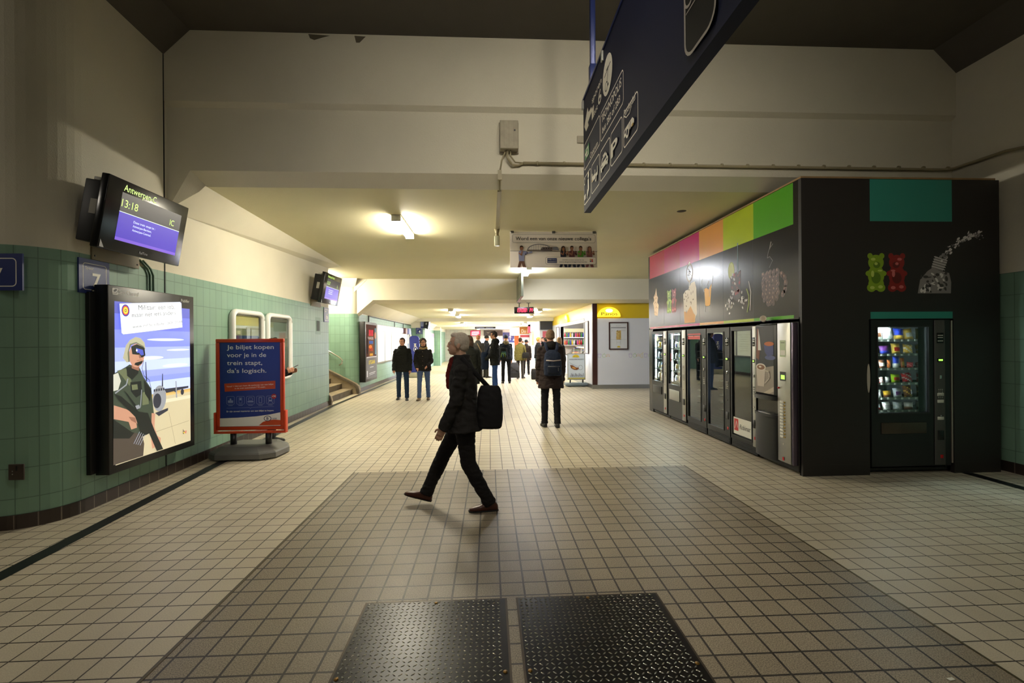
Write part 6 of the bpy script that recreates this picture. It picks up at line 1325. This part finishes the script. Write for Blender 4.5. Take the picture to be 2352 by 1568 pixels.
    if st == 'short':
        he(b, (0, -.020, .034), (.081, .088, .090)); he(b, (0, -.045, -.01), (.072, .064, .062)); he(b, (0, .040, .084), (.052, .044, .028)); 
        for sd in (-1, 1): he(b, (.070*sd, .008, .015), (.013, .030, .035))
    elif st == 'long':
        he(b, (0, -.022, .036), (.088, .094, .094)); he(b, (0, -.055, -.06), (.088, .065, .11)); he(b, (0, -.06, -.15), (.095, .050, .12)); he(b, (0, .03, .095), (.05, .05, .025))
        for sd in (-1, 1): he(b, (.076*sd, .012, -.03), (.022, .040, .09)); he(b, (.07*sd, -.005, -.13), (.028, .035, .08))
    elif st == 'curly':
        he(b, (0, -.024, .040), (.096, .098, .096)); 
        q_ = random.Random(9)
        for k in range(46):
            A = q_.uniform(-2.5, -.64) if k % 3 else q_.choice((-.35, 3.5))+q_.uniform(-.2, .2); zz = q_.uniform(-.15, .09); he(b, (.086*math.cos(A), -.012+.088*math.sin(A), zz), (.024, .024, .026))
    elif st == 'bun':
        he(b, (0, -.020, .038), (.083, .092, .090)); he(b, (0, -.095, .05), (.04, .035, .04)); he(b, (0, -.045, -.01), (.072, .066, .06))
    elif st == 'cap':
        he(b, (0, -.012, .048), (.090, .102, .085)); he(b, (0, -.012, .012), (.089, .101, .032))
    elif st == 'beret':
        he(b, (0, -.022, .09), (.115, .115, .045)); he(b, (0, -.03, .05), (.088, .094, .06)); he(b, (0, -.05, -.02), (.075, .06, .06))
    elif st == 'ring':
        he(b, (0, -.045, .0), (.083, .068, .045)); he(b, (0, -.015, .07), (.074, .084, .045))
    part(remesh(b, max(.006, vox*.6), 2, (.003, 60, .5) if st not in ('cap', 'beret') else None, name='hair'), 'knitted_hat' if st in ('cap', 'beret') else 'hair', hm, root)
    # --- trousers
    b = MB(); tm = cloth(*pants)
    loft(b, [(T(-.07), rt_*.085*h*trou, fw_*.062*h), (T(-.02), rt_*.100*h*trou, fw_*.070*h), (T(.05), rt_*.094*h*trou, fw_*.066*h), (T(.08), rt_*.088*h, fw_*.060*h)])
    for i in (0, 1):
        H0, K0, A0 = J['hip', i], J['kne', i], J['ank', i]+Vector((0, 0, -.012*h)); q = trou*s
        b.tube([H0+Vector((0, 0, .02*h)), H0*.7+K0*.3, H0*.35+K0*.65, K0], [.094*q, .090*q, .074*q, .066*q], black, 14); b.ell(K0, [.067*q]*3, black, 12)
        b.tube([K0, K0*.65+A0*.35, K0*.25+A0*.75, A0], [.066*q, .064*q, .056*q, .060*q], black, 14)
    part(remesh(b, vox, 3, (.005, 9, 2.2), name='trousers'), 'trousers', tm, root)
    # --- shoes
    for i, sd in enumerate((-1, 1)):
        b = MB(); A0 = J['ank', i]; fp = R(feetpitch[i]); fd = Vector((.10*sd, math.cos(fp), math.sin(fp))).normalized(); fu = Vector((0, -math.sin(fp), math.cos(fp))); fr_ = fd.cross(fu).normalized(); hgt = .047*h
        base = A0-fu*hgt
        def ft(f, r, w_, z0, z1): c = base+fd*f*s+fu*((z0+z1)/2)*s; return (c, fr_*w_*s, fu*((z1-z0)/2)*s)
        loft(b, [ft(-.075, 0, .022, .004, .05), ft(-.06, 0, .036, .0, .075), ft(-.01, 0, .040, .0, .10), ft(.05, 0, .042, .0, .08), ft(.11, 0, .047, 0, .058), ft(.165, 0, .042, 0, .045), ft(.20, 0, .024, .004, .032)], e=2.6, n=14)
        b.tube([A0-fu*.02, A0+fu*.03*s], .045*s, black, 10)
        sm_ = mat('shoe_'+shoes, shoes, .4); sho = part(remesh(b, min(vox, .009), 2, name='shoe'), 'shoe', sm_, root)
        b = MB(); loft(b, [(base+fd*(-.078*s)+fu*.006, fr_*.030*s, fu*.008), (base+fd*(-.05*s)+fu*.006, fr_*.041*s, fu*.008), (base+fd*(.05*s)+fu*.006, fr_*.044*s, fu*.008), (base+fd*(.13*s)+fu*.006, fr_*.050*s, fu*.008), (base+fd*(.19*s)+fu*.007, fr_*.038*s, fu*.008), (base+fd*(.208*s)+fu*.009, fr_*.018*s, fu*.006)], mat('shoe_sole', '#0d0c0b', .7), 14)
        b.build('sole', sho, world=False)
    # --- coat
    b = MB(); cm_ = cloth(*coat); bl_ = belly; hz = hem-pel.z/h     # hem height relative to the pelvis
    rr_l = [(hz, .108*flare, .080*flare), (hz*.5+.0, .108*(flare*.5+.5), .080*(flare*.5+.5)), (.06, .102, .076*bl_), (.13, .098, .074*bl_), (.21, .106, .074), (.245, .104, .068), (.272, .090, .060), (.300, .064, .050), (.322, .048, .044), (.345, .040, .042)]
    loft(b, [(T(u), rt_*a*h*wide, fw_*c_2*h) for u, a, c_2 in rr_l], n=24, e=2.3)
    for i in (0, 1):
        S0, E0, W0 = J['sh', i], J['el', i], J['wr', i]; q = s*wide**.5
        b.ell(S0, [.060*q, .058*q, .056*q], black, 12); b.tube([S0, S0*.5+E0*.5, E0], [.060*q, .060*q, .055*q], black, 14); b.ell(E0, [.059*q]*3, black, 12); b.tube([E0, E0*.5+W0*.5, W0+J['fd', i]*.03], [.056*q, .052*q, .048*q], black, 14)
    cp = T(.335, .0); 
    if not scarf: b.tube([T(.315), T(.352, .004)], [.068*s, .060*s], black, 14)
    coat_o = part(remesh(b, vox, 9, (.009, 8, 1.5), name='coat'), 'coat', cm_, root)
    if hood:
        b = MB(); n_ = 18
        pts = [T(.318+.014*math.cos(A), 0, 0)+rt_*(.068*s*math.cos(A+PI/2)*1.25)+fw_*(.075*s*math.sin(A+PI/2)*-1.0-.012*s) for A in [2*PI*k/n_ for k in range(n_+1)]]
        b.tube(pts, [(.030 if k < 5 or k > 13 else .042)*s for k in range(n_+1)], black, 10, cap=False); b.ell(T(.30, -.055), (.085*s, .045*s, .07*s), black, 12)
        part(remesh(b, max(.007, vox*.8), 1, (.006, 45, 1) if hood[2] else (.003, 12, 1), name='hood'), 'fur_hood' if hood[2] else 'hood', cloth(hood[0], hood[1]), coat_o)
    if scarf:
        b = MB(); pts = [T(.33+.012*math.cos(2*A), .004)+rt_*(.070*s*math.cos(A))+fw_*(.072*s*math.sin(A)) for A in [2*PI*k/16 for k in range(17)]]
        b.tube(pts, .036*s, black, 10, cap=False); b.tube([T(.33, .05), T(.24, .075, .01), T(.16, .078, .015)], [.03*s, .035*s, .03*s], black, 10)
        part(remesh(b, .009, 2, (.006, 22, 1), name='scarf'), 'scarf', cloth(scarf[0], scarf[1]), root)
    root['_J'] = 0; del root['_J']
    W = Matrix.Translation((x, y, 0)) @ Matrix.Rotation(R(face), 4, 'Z')
    return root, (lambda u, f=0, r=0: W @ T(u, f, r)), (lambda k, i: W @ J[k, i])

def tree_world(v): return v
# foreground: grey-haired person striding to the left, at rest
pr1, T1, J1 = person('grey-haired person in a dark coat and red scarf striding left across the foreground', -.245, 4.42, 90, 1.72, vox=.008, legs=((-5, 24, 1), (29, 3, 2)), arms=((10, 8, 16, 0), (-14, 10, 20, 0)), lean=2, head=(0, -8),
    coat=('charcoal', '#2b2928'), hem=.44, flare=1.28, pants=('black_trousers', '#1e1c1c'), shoes='#4a2418', hair=('short', '#c0b4a4'), scarf=('red', '#6a1f1c'), face_detail=True, skin=skinp, wide=1.08, feetpitch=(0, 14), trou=1.08)
def bag(name, label, c, r, m, strap=None, rot=0, rz=0, cat='bag', ex=2.5, strapm=None, extra=None):
    root = empty(name, (c[0], c[1], c[2]-r[2]), rz, label, cat); b = MB()
    loft(b, [((0, 0, z*r[2]+r[2]), Vector((1, 0, 0))*r[0]*f, Vector((0, 1, 0))*r[1]*f*g) for z, f, g in ((-1, .80, .8), (-.9, .96, 1), (-.3, 1.0, 1.05), (.4, .96, .95), (.85, .86, .7), (1, .70, .4))], m, 24, ex); 
    me = remesh(b, .011, 2, (.004, 12, 1), name='bag'); part(me, 'bag_body', m, root)
    if strap: b = MB(); b.tube(strap, (.010, .022), strapm or m, 8); b.build('strap', root)
    if extra: extra(root)
    return root
blackbag = cloth('bag_black', '#232224')
bag('shoulder_bag', 'dark shoulder bag swinging behind the striding grey-haired person', (.0, 4.30, .98), (.12, .08, .20), blackbag, strap=[T1(.335, .0, -.06), T1(.25, -.07, -.06), Vector((0.0, 4.30, 1.15))])
# man walking away with a backpack
pr2, T2, J2 = person('man in a brown knee-length coat walking away from the camera with a navy backpack', 1.13, 8.42, 2, 1.78, vox=.0085, legs=((4, 6, 2), (-3, 4, 1)), arms=((2, 13, 8, 4), (2, 13, 8, 4)), lean=1, coat=('brown', '#2c221f'), hem=.405, flare=1.10, pants=('black_jeans', '#17161a'), shoes='#14110f', hair=('short', '#7a6148'), wide=1.12, hood=('dark_hood', '#1a1716', 0))
navyb = cloth('backpack_navy', '#222a3c')
bp = empty('backpack', tuple(T2(.04, -.10)), R(2), 'navy backpack with a reflective strip on the back of the man in the brown coat', 'backpack')
def bw(u, f, r): return T2(u, f, r)
b = MB(); ux = (T2(0, 0, 1)-T2(0, 0, 0)).normalized(); uf = (T2(0, 1, 0)-T2(0, 0, 0)).normalized()
loft(b, [(T2(u, f), ux*a, uf*c_2) for u, f, a, c_2 in ((.00, -.115, .13, .055), (.012, -.118, .155, .075), (.09, -.122, .16, .085), (.17, -.118, .155, .08), (.225, -.11, .135, .065), (.25, -.10, .09, .045), (.262, -.095, .05, .02))], navyb, 24, 3)
part(remesh(b, .008, 2, (.004, 14, 1), name='bag'), 'bag_body', navyb, bp).matrix_parent_inverse = Matrix.LocRotScale(bp.location, bp.rotation_euler, None).inverted()
b = MB(); loft(b, [(T2(u, f), ux*a, uf*c_2) for u, f, a, c_2 in ((.022, -.165, .10, .02), (.035, -.168, .115, .03), (.085, -.168, .115, .03), (.10, -.165, .10, .02))], navyb, 20, 3)
part(remesh(b, .007, 2, name='bag'), 'front_pocket', cloth('backpack_pocket', '#1c2230'), bp).matrix_parent_inverse = Matrix.LocRotScale(bp.location, bp.rotation_euler, None).inverted()
for sd in (-1, 1):
    b = MB(); b.tube([T2(.225, -.09, .035*sd), T2(.285, -.085, .055*sd), T2(.335, -.035, .062*sd), T2(.345, .02, .065*sd), T2(.27, .085, .075*sd)], (.008, .028), cloth('backpack_strap', '#2a3145'), 8); b.build('shoulder_strap', bp)
b = MB(); b.tube([T2(.158, -.172, -.075), T2(.152, -.176, 0), T2(.160, -.172, .075)], (.003, .011), mat('reflective_strip', '#b8a9a0', .3), 6); b.build('reflective_strip', bp)
b = MB(); b.tube([T2(.098, -.19, -.06), T2(.099, -.19, .06)], .003, steel, 6); b.tube([T2(.085, -.19, .045), T2(.05, -.19, .046)], .003, steel, 6); b.build('zip', bp)
# couple walking towards the camera
pr3, T3, J3 = person('dark-haired man in a black jacket and jeans walking towards the camera, on the left', -2.38, 12.66, 183, 1.69, legs=((8, 6, 3), (-6, 6, 3)), arms=((3, 14, 10, 5), (5, 14, 14, 5)), head=(-14, 0), coat=('black_jacket', '#1c1d1a'), hem=.46, flare=1.1, pants=('jeans_dark', '#22344c'), shoes='#191715', hair=('short', '#3a2318'), face_detail=True, skin=skinm, wide=1.12, hood=('black_jacket', '#141513', 0))
pr4, T4, J4 = person('woman with glasses in a black quilted jacket with a fur-trimmed hood, walking towards the camera', -1.80, 12.6, 178, 1.665, legs=((-4, 4, 2), (8, 4, 2)), arms=((8, 20, 50, 28), (-2, 18, 48, 24)), head=(16, 0), coat=('quilted', '#1e1b19'), hem=.48, flare=1.05, pants=('jeans_blue', '#4a5c80'), shoes='#6a543c', hair=('curly', '#33201a'), face_detail=True, glasses=True, wide=1.1, hood=('fur', '#9a8258', 1), fingers=False)
for k in range(4):
    b = MB(); p = T4(.26-.075*k, .076, 0); b.ell(p, (.008, .005, .008), mat('coat_button', '#c9b48a', .3, .6), 8); b.build('button', pr4)
# tall man in profile
pr5, T5, J5 = person('tall man with glasses in a dark jacket and blue jeans standing in profile, facing left', .17, 14.25, 84, 1.88, vox=.010, legs=((-1, 3, 2), (4, 3, 2)), arms=((12, 8, 40, 25), (10, 8, 45, 25)), head=(0, 2), lean=0, coat=('dark_olive_jacket', '#1b1d1c'), hem=.45, pants=('jeans_mid', '#2d4a80'), shoes='#23262a', hair=('short', '#241a16'), face_detail=True, glasses=True, hood=('dark_olive_jacket', '#1b1d1c', 0), wide=1.1, belly=1.15)
bag('shoulder_bag', 'dark navy bag hanging in front of the tall man in profile', (-.15, 14.25, .98), (.13, .12, .27), cloth('bag_navy', '#1c2940'), strap=[T5(.30, .02, -.08), T5(.22, .09, -.05), Vector((-.10, 14.25, 1.22))])
# queue in the middle distance
V = .016
pr6, T6, J6 = person('man in a dark jacket seen from behind, carrying a red bag on a shoulder strap', -.46, 18.7, -4, 1.83, V, legs=((2, 4, 3), (-3, 4, 3)), coat=('dark_grey', '#232320'), hem=.50, pants=('dark_trousers', '#2b2a22'), hair=('short', '#7a4f30'), fingers=False, wide=1.05)
bag('shoulder_bag', 'bright red shoulder bag at the hip of the man in the dark jacket', (-.20, 18.5, .86), (.17, .08, .17), cloth('bag_red', '#c81f24'), strap=[T6(.33, .0, -.06), T6(.25, -.08, .0), Vector((-.26, 18.5, 1.02))], strapm=cloth('strap_brown', '#6a5a40'))
person('person in a dark knitted cap looking right, beyond the man with the red bag', -.16, 19.9, -60, 1.82, V, coat=('dark_navy', '#1c2028'), hem=.5, pants=('dark_trousers', '#2b2a22'), hair=('cap', '#26241f'), fingers=False)
pr8, T8, J8 = person('person in a blue knitted cap and fur-edged hood seen from behind, with a patterned backpack', .62, 17.2, 2, 1.80, V, legs=((3, 5, 2), (-3, 6, 2)), coat=('blue_jacket', '#1d2430'), hem=.50, pants=('black_jeans', '#17161a'), hair=('cap', '#2a3450'), hood=('fur_grey', '#7a7058', 1), fingers=False, wide=1.1)
bk = bag('backpack', 'black backpack with pale blue patterns on the person in the blue cap', (.52, 16.98, 1.12), (.15, .09, .22), cloth('backpack_black', '#101316'), cat='backpack')
b = MB(); P = Panel((.40, 16.885, .95), (1, 0, 0), mb=b, step=.002)
for k in range(8): P.line([(.03+.025*k, .05+.12*(k % 3)/2), (.05+.02*k, .20+.05*(k % 2))], .012, mat('teal_pattern', '#4f8fa0', .5) if k % 2 else MATS['wrapper_green'], up=(k == 0))
P.build('print', bk)
pr9, T9, J9 = person('woman in a long olive green parka seen from behind, beside a grey wheeled suitcase', 1.30, 19.4, -25, 1.70, V, arms=((-4, 14, 6, 0), (4, 10, 12, 0)), coat=('olive', '#6b6436'), hem=.44, flare=1.05, pants=('grey_jeans', '#4a4644'), hair=('bun', '#3d281e'), fingers=False, wide=1.1, scarf=('dark_grey', '#232320'))
bag('shoulder_bag', 'black leather handbag at the hip of the woman in the olive parka', (1.52, 19.2, .98), (.15, .07, .12), blackbag, strap=[T9(.30, 0, .08), T9(.2, -.05, .11), Vector((1.50, 19.2, 1.08))])
sc_ = empty('suitcase', (1.0, 19.0, 0), R(8), 'grey wheeled suitcase standing on the floor beside the olive parka', 'suitcase')
b = MB(); loft(b, [((0, 0, z), (a, 0, 0), (0, c_2, 0)) for z, a, c_2 in ((.06, .20, .12), (.09, .23, .15), (.30, .24, .16), (.52, .22, .15), (.66, .17, .12), (.70, .10, .06))], None, 22, 3.2); part(remesh(b, .012, 2, (.004, 10, 1), name='case'), 'case', cloth('case_grey', '#45464e'), sc_)
b = MB(); b.tube([(-.2, -.165, .30), (-.05, -.18, .42), (.12, -.175, .36), (.2, -.15, .50)], .012, black, 6); b.tube([(-.16, -.16, .55), (0, -.175, .42), (.18, -.165, .30)], .012, black, 6); b.box((-.22, -.17, .08), (.22, -.12, .26), cloth('case_dark', '#2c2d31')); b.build('strap', sc_, world=False)
for sd in (-1, 1):
    b = MB(); b.tube([(.16*sd-.015, .05, .04), (.16*sd+.015, .05, .04)], .04, black, 12); b.build('wheel', sc_, world=False)
b = MB(); b.tube([(-.08, .12, .62), (-.08, .14, .90), (.08, .14, .90), (.08, .12, .62)], .010, steel, 6); b.build('handle', sc_, world=False)
person('person in a black knitted hat and dark brown coat seen from behind, far back', 1.72, 21.4, -10, 1.62, V, coat=('dark_brown', '#2a1f18'), hem=.42, flare=1.1, pants=('black_jeans', '#17161a'), hair=('cap', '#15110f'), fingers=False, wide=1.1)
pr11, T11, J11 = person('blond woman in a black coat, pale jeans and tan boots, facing right', 2.0, 18.9, -75, 1.72, V, arms=((10, 10, 60, 20), (10, 10, 60, 20)), coat=('black_coat', '#16161a'), hem=.50, pants=('jeans_pale', '#7f9aa8'), shoes='#a06c38', hair=('bun', '#a8803c'), fingers=False, scarf=('tartan', '#9a6a66'), face_detail=True)
bag('travel_bag', 'black bag standing on the floor at the feet of the blond woman', (1.80, 18.7, .22), (.10, .08, .22), blackbag)
person('bearded dark-haired man looking left, right of the blond woman', 2.38, 20.2, 150, 1.72, V, coat=('black_coat', '#16161a'), hem=.46, pants=('black_jeans', '#17161a'), hair=('short', '#1d1512'), beard='#1d1512', face_detail=True, fingers=False)
person('woman with long light brown hair at the snack bar, beside the man with the backpack', 2.62, 17.1, -20, 1.70, V, coat=('dark_grey', '#232320'), hem=.42, pants=('black_jeans', '#17161a'), shoes='#9a9a96', hair=('long', '#8a6a44'), fingers=False)
person('person in black mostly hidden behind the man with the backpack', 2.26, 18.1, 0, 1.72, V, coat=('black_coat', '#16161a'), hem=.44, pants=('black_jeans', '#17161a'), hair=('short', '#15110f'), fingers=False)
person('balding grey-haired man beyond the striding person, facing the camera', -1.12, 17.6, 170, 1.76, V, coat=('dark_grey', '#232320'), hem=.46, hair=('ring', '#8a7a66'), fingers=False, skin=skinp, face_detail=True)
person('woman with long brown hair in a dark coat, walking away close behind the striding person', -.44, 9.9, 0, 1.70, .011, legs=((6, 6, 2), (-6, 8, 2)), coat=('dark_green_coat', '#14160f'), hem=.40, flare=1.12, pants=('black_jeans', '#17161a'), hair=('long', '#4a3626'), fingers=False, wide=1.12)
# waiting person behind the advertising stand, looking at a phone
pr17, T17, J17 = person('black-haired person in black behind the orange-framed advert, looking at a phone', -3.47, 7.45, -78, 1.66, .010, legs=((0, 3, 3), (3, 3, 3)), arms=((2, 6, 104, 16), (0, 6, 110, 20)), head=(0, -22), coat=('black_coat', '#16161a'), hem=.48, hair=('short', '#120e0c'), shoes='#121212')
hnd = (J17('wr', 0)+J17('wr', 1))/2+Vector((.10, 0, .075))
b = MB(); b.bbox((-.075, -.035, -.004), (.075, .035, .004), mat('phone_case', '#1b1c1e', .3), .003); b.box((-.068, -.03, .0041), (.068, .03, .0045), E_('phone_screen', '#c8d0d8', 1.2))
o = b.build('phone'); o.location = hnd; o.rotation_euler = (0, R(-28), R(8)); tag(o, 'dark smartphone held out by the person behind the orange-framed advert', 'phone')
